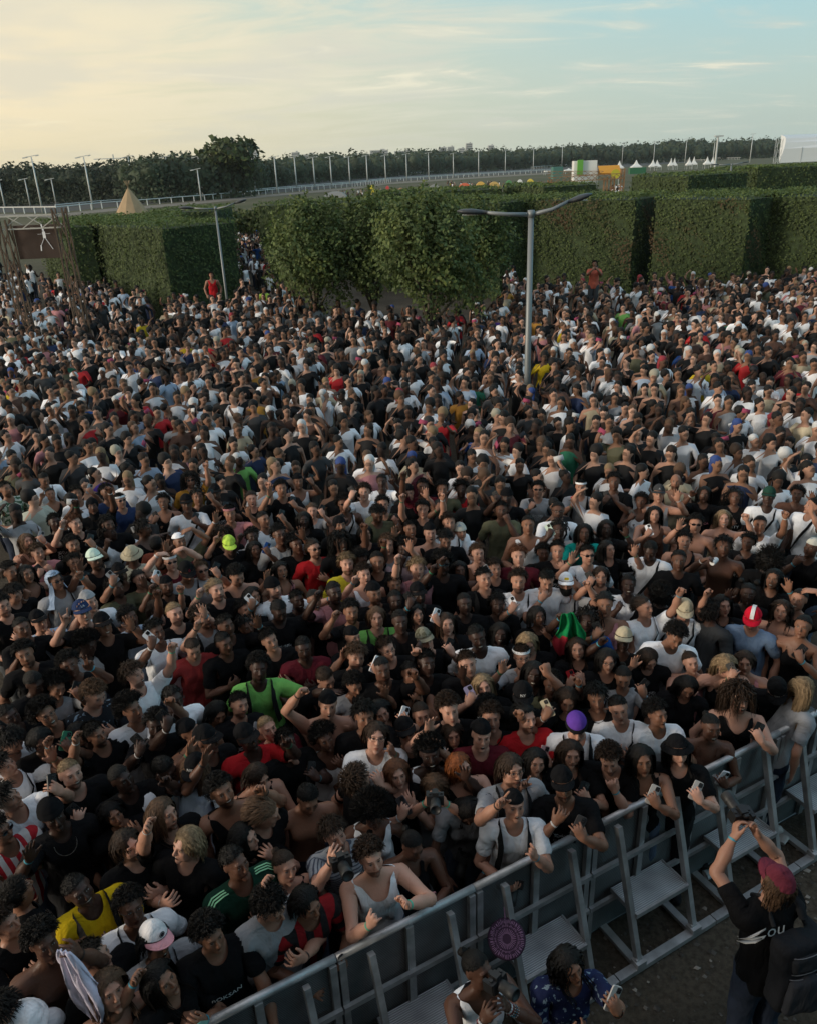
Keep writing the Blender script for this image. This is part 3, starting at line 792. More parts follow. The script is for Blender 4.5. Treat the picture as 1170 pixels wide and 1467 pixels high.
def tree(name, base, h, r, label, crown_z=.35, nleaf=4000, leaf=.10, col=(.075, .110, .032), seed=0, group=None, spiky=0.0, lean=(0, 0), limbs=6, rz=None):
    rs = np.random.RandomState(seed + 900)
    root = empty(name, base, 0, label, 'tree', group)
    zc = h * crown_z; rz = rz or (h - zc) / 2; cz = zc + rz
    b = MB(); tr = max(.05, h * .022)
    b.tube([(0, 0, -.1), (tr * .4, 0, zc * .5), (lean[0] * .3, lean[1] * .3, zc), (lean[0] * .6, lean[1] * .6, cz)], [tr * 1.3, tr, tr * .8, tr * .35], 8)
    b.obj('trunk', simple('bark', (.085, .07, .05), .9, noise=.35, scale=14, bump=.5), root, True)
    blobs = []
    for k in range(limbs):
        a = 2 * math.pi * k / limbs + rs.uniform(-.3, .3); rr = r * rs.uniform(.5, .75); zz = cz + rz * rs.uniform(-.45, .55)
        p = (math.cos(a) * rr, math.sin(a) * rr, zz); s_ = rs.uniform(.38, .55); blobs.append((p, r * s_, rz * s_))
        b2 = MB(); b2.tube([(0, 0, zc * rs.uniform(.8, 1.05)), (p[0] * .5, p[1] * .5, zc + (zz - zc) * .6), p], [tr * .5, tr * .3, tr * .1], 5); b2.obj('branch', simple('bark', (.085, .07, .05)), root, True)
    blobs += [((0, 0, cz + rz * .35), r * .55, rz * .6), ((0, 0, cz - rz * .1), r * .7, rz * .6)]
    w = np.array([x[1] ** 2 for x in blobs]); w /= w.sum(); C = []
    for (p, sr, sz), q in zip(blobs, w):
        n = int(nleaf * q); d = nrm_rows(rs.normal(0, 1, (n, 3))); rad = rs.uniform(.45, 1.0, (n, 1)) ** .5 * (1 + .34 * np.sin(d[:, :1] * 6 + d[:, 2:] * 5 + p[0] * 3))
        C.append(np.array(p) + d * rad * np.array([sr, sr, sz]))
    if spiky:
        m = int(34 * spiky); 
        for _ in range(m):
            a = rs.uniform(0, 6.28); rr = r * rs.uniform(0, .85); x, y = math.cos(a) * rr, math.sin(a) * rr
            z0 = cz + rz * .25 * rs.rand(); z1 = h + rs.uniform(-.15, .55) - (rr / r) ** 2 * rz * .35
            n = 90; t = rs.rand(n); wd = .15 * (1 - t * .75)
            C.append(np.stack([x + rs.normal(0, 1, n) * wd, y + rs.normal(0, 1, n) * wd, z0 + (z1 - z0) * t], 1))
    C = np.concatenate(C)
    C = C[rs.rand(len(C)) < .72]; Nn = nrm_rows(C - np.array([0, 0, cz - rz * .4]))
    V, F = leaf_cloud(C, Nn, leaf, rs, jitter=.75, aspect=.62)
    tintw = np.clip(rs.normal(.10, .2, len(C)) + .35 * np.sin(C[:, 0] * 2.2 + 1) * np.sin(C[:, 2] * 2.7), 0, .75)
    c = vcol(len(C), col, rs, .25, (tintw, (.16, .19, .05)))
    me = mesh_np('crown', V, F, M('leaf'), False, {'col': ('FLOAT_COLOR', 'POINT', c)})
    link(bpy.data.objects.new('crown', me), root)
    return root
# ------------------------------------------------------------------ hair, hats, glasses (head rest space)
HC = np.array([0, .014, 1.670]); HR = np.array([.080, .098, .093])
def scalp(n, rs, fem=False, low=False):
    """points on the hair-bearing scalp and their normals"""
    P = []
    while len(P) < n:
        d = rs.normal(0, 1, (n * 4, 3)); d /= np.linalg.norm(d, axis=1)[:, None]
        x, y, z = d[:, 0], d[:, 1], d[:, 2]
        line = np.where(y < 0, .38 + .22 * (-y) - .55 * np.clip(np.abs(x) - .55, 0, 1), -.62 + .0 * y)
        line = np.where((y >= 0) & (y < .35), .38 - (y / .35) * .95, line)
        ok = z > line
        P.extend(d[ok].tolist())
    D = np.array(P[:n])
    return HC + D * HR, nrm_rows(D / HR)
def nrm_rows(a): return a / (np.linalg.norm(a, axis=1)[:, None] + 1e-9)
def strands(P0, step_fn, segs, width, rs, taper=True, tube=False, face=True):
    """grow ribbons: P0 (n,3); step_fn(i, P, state)->next P"""
    pts = [P0]
    for i in range(segs): pts.append(step_fn(i, pts[-1]))
    A = np.stack(pts, 1)                       # n, segs+1, 3
    T = np.gradient(A, axis=1); T /= np.linalg.norm(T, axis=2)[..., None] + 1e-9
    Rr = A - HC; Rr /= np.linalg.norm(Rr, axis=2)[..., None] + 1e-9
    if not face: Rr = Rr + rs.normal(0, .8, (len(P0), 1, 3))
    S = np.cross(T, Rr); S /= np.linalg.norm(S, axis=2)[..., None] + 1e-9
    w = np.full(segs + 1, width)
    if taper: w = width * (1 - np.linspace(0, 1, segs + 1) ** 3 * .8)
    n = len(P0); m = segs + 1
    if tube:
        N2 = np.cross(T, S)
        ring = [A + (S * math.cos(a) + N2 * math.sin(a)) * w[None, :, None] for a in (0, 2.09, 4.19)]
        V = np.stack(ring, 2).reshape(-1, 3); F = []
        b = (np.arange(n)[:, None] * m + np.arange(segs)[None, :]).ravel() * 3
        for k in range(3):
            F.append(np.stack([b + k, b + (k + 1) % 3, b + 3 + (k + 1) % 3, b + 3 + k], 1))
        return V, np.concatenate(F)
    V = np.stack([A - S * w[None, :, None], A + S * w[None, :, None]], 2).reshape(-1, 3)
    b = (np.arange(n)[:, None] * m + np.arange(segs)[None, :]).ravel() * 2
    return V, np.stack([b, b + 1, b + 3, b + 2], 1)
def shell(off, rs, nz=.003, cut=True, rx=1.0, back=0.0, n=30):
    """cap of hair on the skull"""
    th = np.linspace(0, math.pi * .72, n // 2 + 3); ph = np.linspace(0, 2 * math.pi, n + 6, endpoint=False)
    TH, PH = np.meshgrid(th, ph, indexing='ij')
    d = np.stack([np.sin(TH) * np.cos(PH), np.sin(TH) * np.sin(PH), np.cos(TH)], -1)
    r = HR + off
    nzv = sum(np.sin(d @ rs.normal(0, 9, 3) + rs.rand() * 6) for _ in range(4)) * nz
    V = HC + d * (r + nzv[..., None]) * np.array([rx, 1, 1])
    V[..., 1] += back * np.clip(d[..., 1], 0, 1)
    a, b = TH.shape; idx = np.arange(a * b).reshape(a, b)
    F = np.stack([idx[:-1, :], np.roll(idx, -1, 1)[:-1, :], np.roll(idx, -1, 1)[1:, :], idx[1:, :]], -1).reshape(-1, 4)
    dc = d.reshape(-1, 3)[F].mean(1); x, y, z = dc[:, 0], dc[:, 1], dc[:, 2]
    line = np.where(y < 0, .42 + .22 * (-y) - .5 * np.clip(np.abs(x) - .55, 0, 1), -.62)
    line = np.where((y >= 0) & (y < .35), .42 - (y / .35) * .95, line)
    F = F[z > line] if cut else F
    return V.reshape(-1, 3), F[:, ::-1]
def join(parts):
    V = []; F = []; n = 0
    for v, f in parts: V.append(v); F.append(f + n); n += len(v)
    return np.concatenate(V), np.concatenate(F)
def part_face(P):
    m = (P[:, 1] < .0) & (np.abs(P[:, 0]) < .064) & (P[:, 2] < 1.695)
    P[m, 0] = np.where(P[m, 0] >= 0, .066, -.066); return P
def push_out(P, off=.004):
    d = (P - HC) / (HR + off); l = np.linalg.norm(d, axis=1)
    m = l < 1
    P[m] = HC + d[m] / l[m][:, None] * (HR + off)
    # neck / shoulders
    z = P[:, 2]; r = np.sqrt(P[:, 0] ** 2 + (P[:, 1] - .02) ** 2)
    rn = np.where(z < 1.58, .062, 0.0); m = (r < rn); P[m, :2] = (P[m, :2] - [0, .02]) / (r[m][:, None] + 1e-6) * rn[m][:, None] + [0, .02]
    m = z < 1.46; y = P[:, 1]
    P[m, 1] = np.where(y[m] < 0, np.minimum(y[m], -.115), np.maximum(y[m], .12))
    return P
def make_hair(kind, seed=0, q=1.0):
    rs = np.random.RandomState(seed + 11)
    N = lambda n: int(n * q)
    parts = []
    if kind in ('fade', 'buzz'):
        parts.append(shell(.004 if kind == 'buzz' else .008, rs, .0008, n=36))
        P, D = scalp(N(900), rs); P = P + D * .004
        G = nrm_rows(D * .7 + np.array([0, -.25, .25]) + rs.normal(0, .3, P.shape)); L = .005 if kind == 'buzz' else .013
        parts.append(strands(P, lambda i, p: p + G * L, 1, .0030, rs))
    elif kind == 'short':
        parts.append(shell(.007, rs, .002, n=36))
        P, D = scalp(N(800), rs); P = P + D * .005
        part = rs.choice([-1, 1]); G = nrm_rows(D * .55 + np.array([.25 * part, -.6, .25]) + rs.normal(0, .28, P.shape))
        def st(i, p): return push_out(p + nrm_rows(G + np.array([0, -.1, -.35]) * i) * .0125, .008)
        parts.append(strands(P, st, 3, .0032, rs))
    elif kind == 'messy':
        parts.append(shell(.009, rs, .003, n=36))
        P, D = scalp(N(800), rs); P = P + D * .006
        G = nrm_rows(D * .8 + np.array([0, -.35, .3]) + rs.normal(0, .45, P.shape))
        def st(i, p): return push_out(p + nrm_rows(G + np.array([0, -.15, -.4]) * i) * .017, .010)
        parts.append(strands(P, st, 4, .0036, rs))
    elif kind in ('curly', 'afro', 'bigafro'):
        L, off, n = {'curly': (.042, .012, 900), 'afro': (.055, .030, 1100), 'bigafro': (.075, .060, 1500)}[kind]
        parts.append(shell(off, rs, .005, n=36, rx=1.05))
        P, D = scalp(N(n), rs); P = P + D * off * .8
        A = nrm_rows(rs.normal(0, 1, P.shape)); B = nrm_rows(np.cross(D, A)); A = np.cross(B, D); ph = rs.rand(len(P), 1) * 6.3
        rad = .0085 if kind == 'curly' else .007
        droop = np.array([0, 0, -.35]) if kind == 'curly' else np.array([0, 0, 0.])
        def st(i, p):
            t = ph + i * 1.55; return p + nrm_rows(D + droop * i * .5) * (L / 6) + (A * np.cos(t) + B * np.sin(t)) * rad
        parts.append(strands(P, st, 6, .0030, rs, face=False))
    elif kind in ('long', 'longwavy', 'mid', 'bob', 'fringe'):
        L, segs = {'long': (.40, 11), 'longwavy': (.36, 12), 'mid': (.15, 6), 'bob': (.24, 8), 'fringe': (.40, 11)}[kind]
        parts.append(shell(.008, rs, .0015, n=36))
        P, D = scalp(N(420), rs, True); P = P + D * .006
        sx = np.where(P[:, 0] + rs.normal(0, .006, len(P)) > .004, 1, -1)
        out = np.stack([sx * .9, .15 + np.clip(-P[:, 1] * 5, -.2, .6), np.zeros(len(P))], 1)
        if kind == 'fringe':
            fr = (P[:, 1] < -.03) & (P[:, 2] > 1.70); out[fr] = [0, -1, 0]
        ph = rs.rand(len(P)) * 6.3; ll = rs.uniform(.8, 1.08, len(P)) * L / segs
        if kind == 'fringe': ll = np.where(fr, ll * .28, ll)
        wav = .012 if kind == 'longwavy' else (.005 if kind == 'mid' else .0025)
        def st(i, p):
            g = np.array([0, 0, -1.0]); k = min(1, i / 2.2)
            d = nrm_rows(out * (1 - k) * .9 + g * (.35 + k) + np.array([0, .10, 0]))
            p2 = p + d * ll[:, None] + np.stack([np.cos(ph + i * 1.3), np.sin(ph + i * 1.3), 0 * ph], 1) * wav
            return part_face(push_out(p2, .009 + .0008 * i)) if kind != 'mid' else push_out(p2, .009)
        parts.append(strands(P, st, segs, .0058, rs))
    elif kind in ('longcurly',):
        parts.append(shell(.018, rs, .004, n=36, rx=1.04))
        P, D = scalp(N(650), rs, True); P = P + D * .012
        ph = rs.rand(len(P)) * 6.3; ll = rs.uniform(.75, 1.1, len(P)) * .038
        def st(i, p):
            d = nrm_rows(D * max(.05, .8 - i * .26) + np.array([0, .06, -1.0]) * min(1, .2 + i * .35))
            t = ph + i * 1.7
            return part_face(push_out(p + d * ll[:, None] + np.stack([np.cos(t), np.sin(t), .5 * np.sin(t + 1)], 1) * .011, .018))
        parts.append(strands(P, st, 8, .0040, rs, face=False))
    elif kind in ('locs', 'braids', 'locs_short'):
        parts.append(shell(.008, rs, .002, n=36))
        segs = 9 if kind != 'locs_short' else 5
        P, D = scalp(N(95 if kind != 'locs_short' else 120), rs); P = P + D * .004
        ll = rs.uniform(.75, 1.1, len(P)) * (.30 / 9 if kind != 'locs_short' else .022)
        sd_ = rs.normal(0, .3, P.shape)
        def st(i, p):
            d = nrm_rows(D * (.9 - i * .22 if i < 4 else 0) + sd_ * .5 + np.array([0, .10, -1.0]) * min(1.2, .15 + i * .35))
            return part_face(push_out(p + d * ll[:, None], .010))
        parts.append(strands(P, st, segs, .0058 if kind != 'braids' else .0040, rs, tube=True, taper=False))
    elif kind == 'cornrows':
        parts.append(shell(.003, rs, .0005, n=36))
        for x0 in np.linspace(-.062, .062, 9):
            y = np.linspace(-.066, .098, 12); zz = 1 - (x0 / HR[0]) ** 2 - ((y - HC[1]) / HR[1]) ** 2
            ok = zz > .02; y = y[ok]; p = np.stack([np.full(len(y), x0), y, HC[2] + HR[2] * np.sqrt(zz[ok])], 1)
            if len(p) < 3: continue
            b = MB(); b.tube([tuple(q) for q in p], .0055, 5, cap=False)
            parts.append((np.array(b.v), np.array(b.f)))
    elif kind in ('bun', 'pony', 'puffs'):
        parts.append(shell(.006, rs, .001, n=36))
        P, D = scalp(N(420), rs, True); P = P + D * .004
        tgt = np.array([0, .125, 1.71])
        if kind == 'puffs': tgt = np.where(P[:, :1] > 0, np.array([[.075, .05, 1.755]]), np.array([[-.075, .05, 1.755]]))
        def st(i, p): return push_out(p + nrm_rows(tgt - p) * .022, .007)
        parts.append(strands(P, st, 5, .0050, rs))
        if kind == 'bun' or kind == 'puffs':
            for c in ([tgt] if kind == 'bun' else [np.array([.085, .055, 1.775]), np.array([-.085, .055, 1.775])]):
                b = MB(); b.lathe([(.001, -.034), (.022, -.028), (.034, -.008), (.034, .010), (.02, .028), (.001, .034)], 10, c)
                v = np.array(b.v) + rs.normal(0, .0022, (len(b.v), 3)); parts.append((v, np.array(b.f)))
        else:
            P = tgt + rs.normal(0, .012, (110, 3)); sp = rs.normal(0, .35, P.shape)
            parts.append(strands(P, lambda i, p: push_out(p + nrm_rows(np.array([0, .8 - i * .3, -.4 - i * .3]) + sp * .4) * .032, .02), 8, .0055, rs))
    elif kind == 'slick':      # swept back
        parts.append(shell(.010, rs, .002, n=36, back=.012))
        P, D = scalp(N(500), rs); P = P + D * .008
        G = rs.normal(0, .15, P.shape)
        def st(i, p): return push_out(p + nrm_rows(G + D * .4 + np.array([0, .8, -.1 - .3 * i])) * .02, .011)
        parts.append(strands(P, st, 4, .0042, rs))
    elif kind == 'bald': return None
    return join(parts)
HAIR = {}
def hair_mesh(kind, seed=0, q=1.0):
    k = (kind, seed, q)
    if k not in HAIR:
        r = make_hair(kind, seed, q)
        if r:
            n = len(r[0]); rr = np.random.RandomState(3).uniform(.55, 1.5, n // 6 + 1).repeat(6)[:n]
            HAIR[k] = mesh_np('hair', r[0], r[1], M('hair'), False, {'rest': ('FLOAT_VECTOR', 'POINT', r[0]), 'rnd': ('FLOAT', 'POINT', rr)})
        else: HAIR[k] = None
    return HAIR[k]
def dome(off, zc, seg=20, rows=7, cz=0.0, yoff=0.0, rows_to=1.0):
    """skull-hugging dome from crown down to height zc"""
    r = HR + off; b = MB(); a0 = math.acos(max(-.8, min(.95, (zc - HC[2]) / r[2])))
    for i in range(rows + 1):
        t = a0 * i / rows
        for k in range(seg):
            p = 2 * math.pi * k / seg
            b.v.append((HC[0] + r[0] * math.sin(t) * math.cos(p), HC[1] + yoff + r[1] * math.sin(t) * math.sin(p), HC[2] + cz + r[2] * math.cos(t) - .0))
    for i in range(rows):
        for k in range(seg): b.f.append((i * seg + k, (i + 1) * seg + k, (i + 1) * seg + (k + 1) % seg, i * seg + (k + 1) % seg))
    b.n = len(b.v); return b
_H = {}
def restify(me):
    n = len(me.vertices); co = np.empty(n * 3, np.float32); me.vertices.foreach_get('co', co)
    a = me.attributes.new('rest', 'FLOAT_VECTOR', 'POINT'); a.data.foreach_set('vector', co); return me
def hat_mesh(kind):
    if kind in _H: return _H[kind]
    if kind == 'cap':
        b = dome(.014, 1.700, 24, 8, cz=.008)
        # slight crown height
        b.v = [(x, y, z + (.018 * max(0, (z - 1.70) / .09) if y < .02 else .01 * max(0, (z - 1.70) / .09))) for x, y, z in b.v]; b.n = len(b.v)
        c = MB(); seg = 12; V = []; F = []
        for j, (ext, dz) in enumerate(((0, 0), (.035, .0), (.062, -.008), (.074, -.016))):
            for layer in (0, .004):
                for k in range(seg + 1):
                    a = math.pi * (1 + (k + .9) / (seg + 1.8)); ux, uy = math.cos(a), math.sin(a)
                    e = ext * (abs(uy) ** .7)
                    V.append((ux * (.093 + e * .15), HC[1] + uy * (.106) - e, 1.703 + dz * abs(uy) - .022 * ux * ux * (ext / .074 + .2) - layer))
        w = seg + 1
        for j in range(3):
            for l in (0, 1):
                for k in range(seg):
                    q = [(2 * j + l) * w + k, (2 * j + l) * w + k + 1, (2 * j + 2 + l) * w + k + 1, (2 * j + 2 + l) * w + k]
                    F.append(tuple(q if l else q[::-1]))
        for k in range(seg): F.append((6 * w + k, 6 * w + k + 1, 7 * w + k + 1, 7 * w + k))
        c.add(V, F); b.lathe([(.001, .004), (.007, .002), (.008, -.002)], 8, (0, HC[1] - .002, 1.797))
        _H[kind] = (restify(b.mesh('cap', M('cloth'), True)), restify(c.mesh('brim', M('cloth'), True)))
    elif kind == 'beanie':
        b = dome(.014, 1.695, 22, 8, cz=.012); b2 = dome(.019, 1.675, 22, 4, cz=.0)
        b2.v = b2.v[22 * 2:]; b2.f = [tuple(i - 44 for i in f) for f in b2.f if min(f) >= 44]; b2.n = len(b2.v); b2.v = [(x, y, min(z, 1.722)) for x, y, z in b2.v]
        _H[kind] = (restify(b.mesh('beanie', M('knit'), True)), restify(b2.mesh('cuff', M('knit'), True)))
    elif kind == 'durag':
        b = dome(.008, 1.692, 22, 8, cz=.004)
        b.v = [(x, y, z - (.03 if y > .03 else 0) * max(0, 1 - (z - 1.69) / .05)) for x, y, z in b.v]
        b.tube([(.02, .115, 1.66), (.03, .13, 1.60), (.028, .12, 1.52)], [.012, .010, .014], 6); b.tube([(-.01, .115, 1.66), (-.02, .132, 1.61), (-.03, .12, 1.55)], [.012, .010, .013], 6)
        _H[kind] = (restify(b.mesh('headscarf', M('cloth'), True)), None)
    elif kind == 'bucket':
        b = dome(.016, 1.71, 22, 6, cz=.012); b.v = [(x * 1.03, y * 1.02, min(z, 1.778) if False else z) for x, y, z in b.v]
        b.lathe([(.098, 1.712), (.120, 1.695), (.142, 1.672), (.143, 1.670), (.118, 1.692), (.096, 1.708)], 22, (0, .014, 0))
        _H[kind] = (restify(b.mesh('bucket_hat', M('cloth'), True)), None)
    elif kind == 'skullcap':
        b = dome(.016, 1.715, 22, 3, cz=.0); b.v = [(x, y, min(z, 1.772)) for x, y, z in b.v]
        _H[kind] = (restify(b.mesh('skullcap', M('knit'), True)), None)
    elif kind == 'headband':
        b = MB(); b.lathe([(.0905, 1.700), (.092, 1.712), (.0885, 1.730)], 24); b.v = [(x, y * 1.19 + .014, z) for x, y, z in b.v]
        _H[kind] = (restify(b.mesh('headband', M('knit'), True)), None)
    elif kind == 'balaclava':
        b = dome(.010, 1.56, 24, 12, cz=.0)
        def cen(f): return sum((Vector(b.v[i]) for i in f), Vector()) / len(f)
        b.f = [f for f in b.f if not (cen(f).y < -.04 and 1.640 < cen(f).z < 1.69 and abs(cen(f).x) < .06)]
        b.lathe([(.072, 1.44), (.068, 1.50), (.072, 1.57)], 20, (0, .0, 0))
        _H[kind] = (restify(b.mesh('balaclava', M('cloth'), True)), None)
    elif kind == 'shawl':
        b = dome(.020, 1.60, 22, 9, cz=.004)
        def cen(f): return sum((Vector(b.v[i]) for i in f), Vector()) / len(f)
        b.f = [f for f in b.f if not (cen(f).y < -.02 and cen(f).z < 1.725)]
        V = []; F = []; n = 14
        for i, (r, z) in enumerate(((.088, 1.66), (.094, 1.58), (.12, 1.50), (.19, 1.43), (.235, 1.36))):
            for k in range(n + 1):
                a = math.radians(-38 + 256 * k / n); V.append((math.cos(a) * r * (1.0), .02 + math.sin(a) * r * .8 + .006 * math.sin(k * 2.1 + i), z + .008 * math.sin(k * 1.7)))
        for i in range(4):
            for k in range(n): F.append((i * (n + 1) + k, i * (n + 1) + k + 1, (i + 1) * (n + 1) + k + 1, (i + 1) * (n + 1) + k))
        b.add(V, F)
        _H[kind] = (restify(b.mesh('shawl', M('cloth'), True)), None)
    elif kind in ('sunglasses', 'glasses'):
        b = MB(); g = MB()
        for s in (1, -1):
            c = Vector((s * .034, -.106, 1.655)); pts = []
            for k in range(12):
                a = 2 * math.pi * k / 12; pts.append((c.x + .024 * math.cos(a), c.y + .006 * (abs(math.cos(a)) if s * math.cos(a) > 0 else 0), c.z + (.0145 if kind == 'sunglasses' else .018) * math.sin(a)))
            if kind == 'sunglasses': g.add([(p[0], p[1] - .001, p[2]) for p in pts], [tuple(range(12))])
            b.tube(pts + [pts[0]], .0024 if kind == 'sunglasses' else .0017, 4, cap=False)
            b.tube([(s * .058, -.100, 1.658), (s * .078, -.06, 1.660), (s * .084, .0, 1.658), (s * .082, .025, 1.645)], .0024, 4)
        b.tube([(-.010, -.108, 1.658), (0, -.112, 1.661), (.010, -.108, 1.658)], .0022, 4)
        _H[kind] = (restify(b.mesh('frame', M('gloss'), True)), restify(g.mesh('lens', M('gloss'))) if kind == 'sunglasses' else None)
    elif kind == 'bandmask':
        b = MB(); V = []; F = []; n = 10
        for i, (z, r) in enumerate(((1.618, 1.0), (1.59, 1.02), (1.555, .95), (1.52, .75))):
            for k in range(n + 1):
                a = math.radians(180 + 180 * k / n); V.append((math.cos(a) * .074 * r, -.012 + math.sin(a) * .108 * r, z))
        for i in range(3):
            for k in range(n): F.append((i * (n + 1) + k, i * (n + 1) + k + 1, (i + 1) * (n + 1) + k + 1, (i + 1) * (n + 1) + k))
        b.add(V, F); _H[kind] = (restify(b.mesh('face_mask', M('cloth'), True)), None)
    return _H[kind]
def hat_hair(kind):
    """what of a hair style shows below a hat: only the lower strands"""
    return kind in ('long', 'longwavy', 'longcurly', 'locs', 'braids', 'bob', 'mid', 'pony', 'fringe')

# ------------------------------------------------------------------ hand-held things (own top-level objects)
def phone_parts():
    if 'phone' in _H: return _H['phone']
    def slab(w, h, d, r, seg=3):
        b = MB(); out = []
        for cx, cy, a0 in ((w / 2 - r, h / 2 - r, 0), (-w / 2 + r, h / 2 - r, 90), (-w / 2 + r, -h / 2 + r, 180), (w / 2 - r, -h / 2 + r, 270)):
            for k in range(seg + 1):
                a = math.radians(a0 + 90 * k / seg); out.append((cx + r * math.cos(a), cy + r * math.sin(a)))
        n = len(out); b.add([(x, y, -d / 2) for x, y in out] + [(x, y, d / 2) for x, y in out], [tuple(range(n))[::-1], tuple(range(n, 2 * n))] + [(k, (k + 1) % n, n + (k + 1) % n, n + k) for k in range(n)])
        return b
    body = slab(.076, .156, .010, .012)                      # back faces -z
    scr = slab(.069, .149, .001, .009); scr.v = [(x, y, z + .0055) for x, y, z in scr.v]
    cm = slab(.034, .036, .003, .008); cm.v = [(x - .016, y + .054, z - .0065) for x, y, z in cm.v]
    ln = MB()
    for dx, dy in ((-.024, .062), (-.024, .046), (-.008, .054)): ln.lathe([(.0001, -.0105), (.0055, -.0105), (.0065, -.0078)], 8, (dx, dy, 0))
    _H['phone'] = (body.mesh('case', M('satin')), scr.mesh('screen', M('gloss')), cm.mesh('camera_bump', M('satin')), ln.mesh('lens', M('gloss')))
    return _H['phone']
def make_phone(mw, col, label, big=True, bump=(.02, .02, .022)):
    b, s, c, l = phone_parts()
    o = link(bpy.data.objects.new('phone', b)); o.matrix_world = mw; o.color = (*col, 1)
    tag(o, label, 'phone', 'phones held up in the crowd')
    for nm, me, cc in (('screen', s, (.012, .013, .016)), ('camera_bump', c, bump), ('lens', l, (.01, .01, .012))):
        q = link(bpy.data.objects.new(nm, me), o); q.color = (*cc, 1)
    return o
def make_camera(mw, label):
    k = 'camera'
    if k not in _H:
        b = MB(); b.box((0, 0, 0), (.135, .065, .085)); b.box((0, .0, .052), (.05, .06, .03)); b.box((.058, -.015, 0), (.03, .08, .08)); b.box((0, -.045, .05), (.03, .02, .02))
        l = MB(); seg = 16; l.v = []; l.lathe([(.001, .03), (.036, .03), (.040, .05), (.040, .10), (.044, .105), (.044, .16), (.038, .165), (.034, .15), (.001, .148)], seg)
        l.v = [(x, z, y) for x, y, z in l.v]
        d = MB(); d.lathe([(.013, .0), (.013, .012), (.001, .012)], 10, (.045, 0, .042)); d.lathe([(.010, .0), (.010, .010), (.001, .010)], 10, (-.05, 0, .042))
        _H[k] = (b.mesh('body', M('satin')), l.mesh('lens_barrel', M('satin'), True), d.mesh('dial', M('satin')))
    b, l, d = _H[k]
    o = link(bpy.data.objects.new('camera_in_hand', b)); o.name = 'photo_camera'; o.matrix_world = mw; o.color = (.012, .012, .013, 1)
    tag(o, label, 'camera')
    for nm, me in (('lens_barrel', l), ('dial', d)):
        q = link(bpy.data.objects.new(nm, me), o); q.color = (.02, .02, .021, 1)
    return o
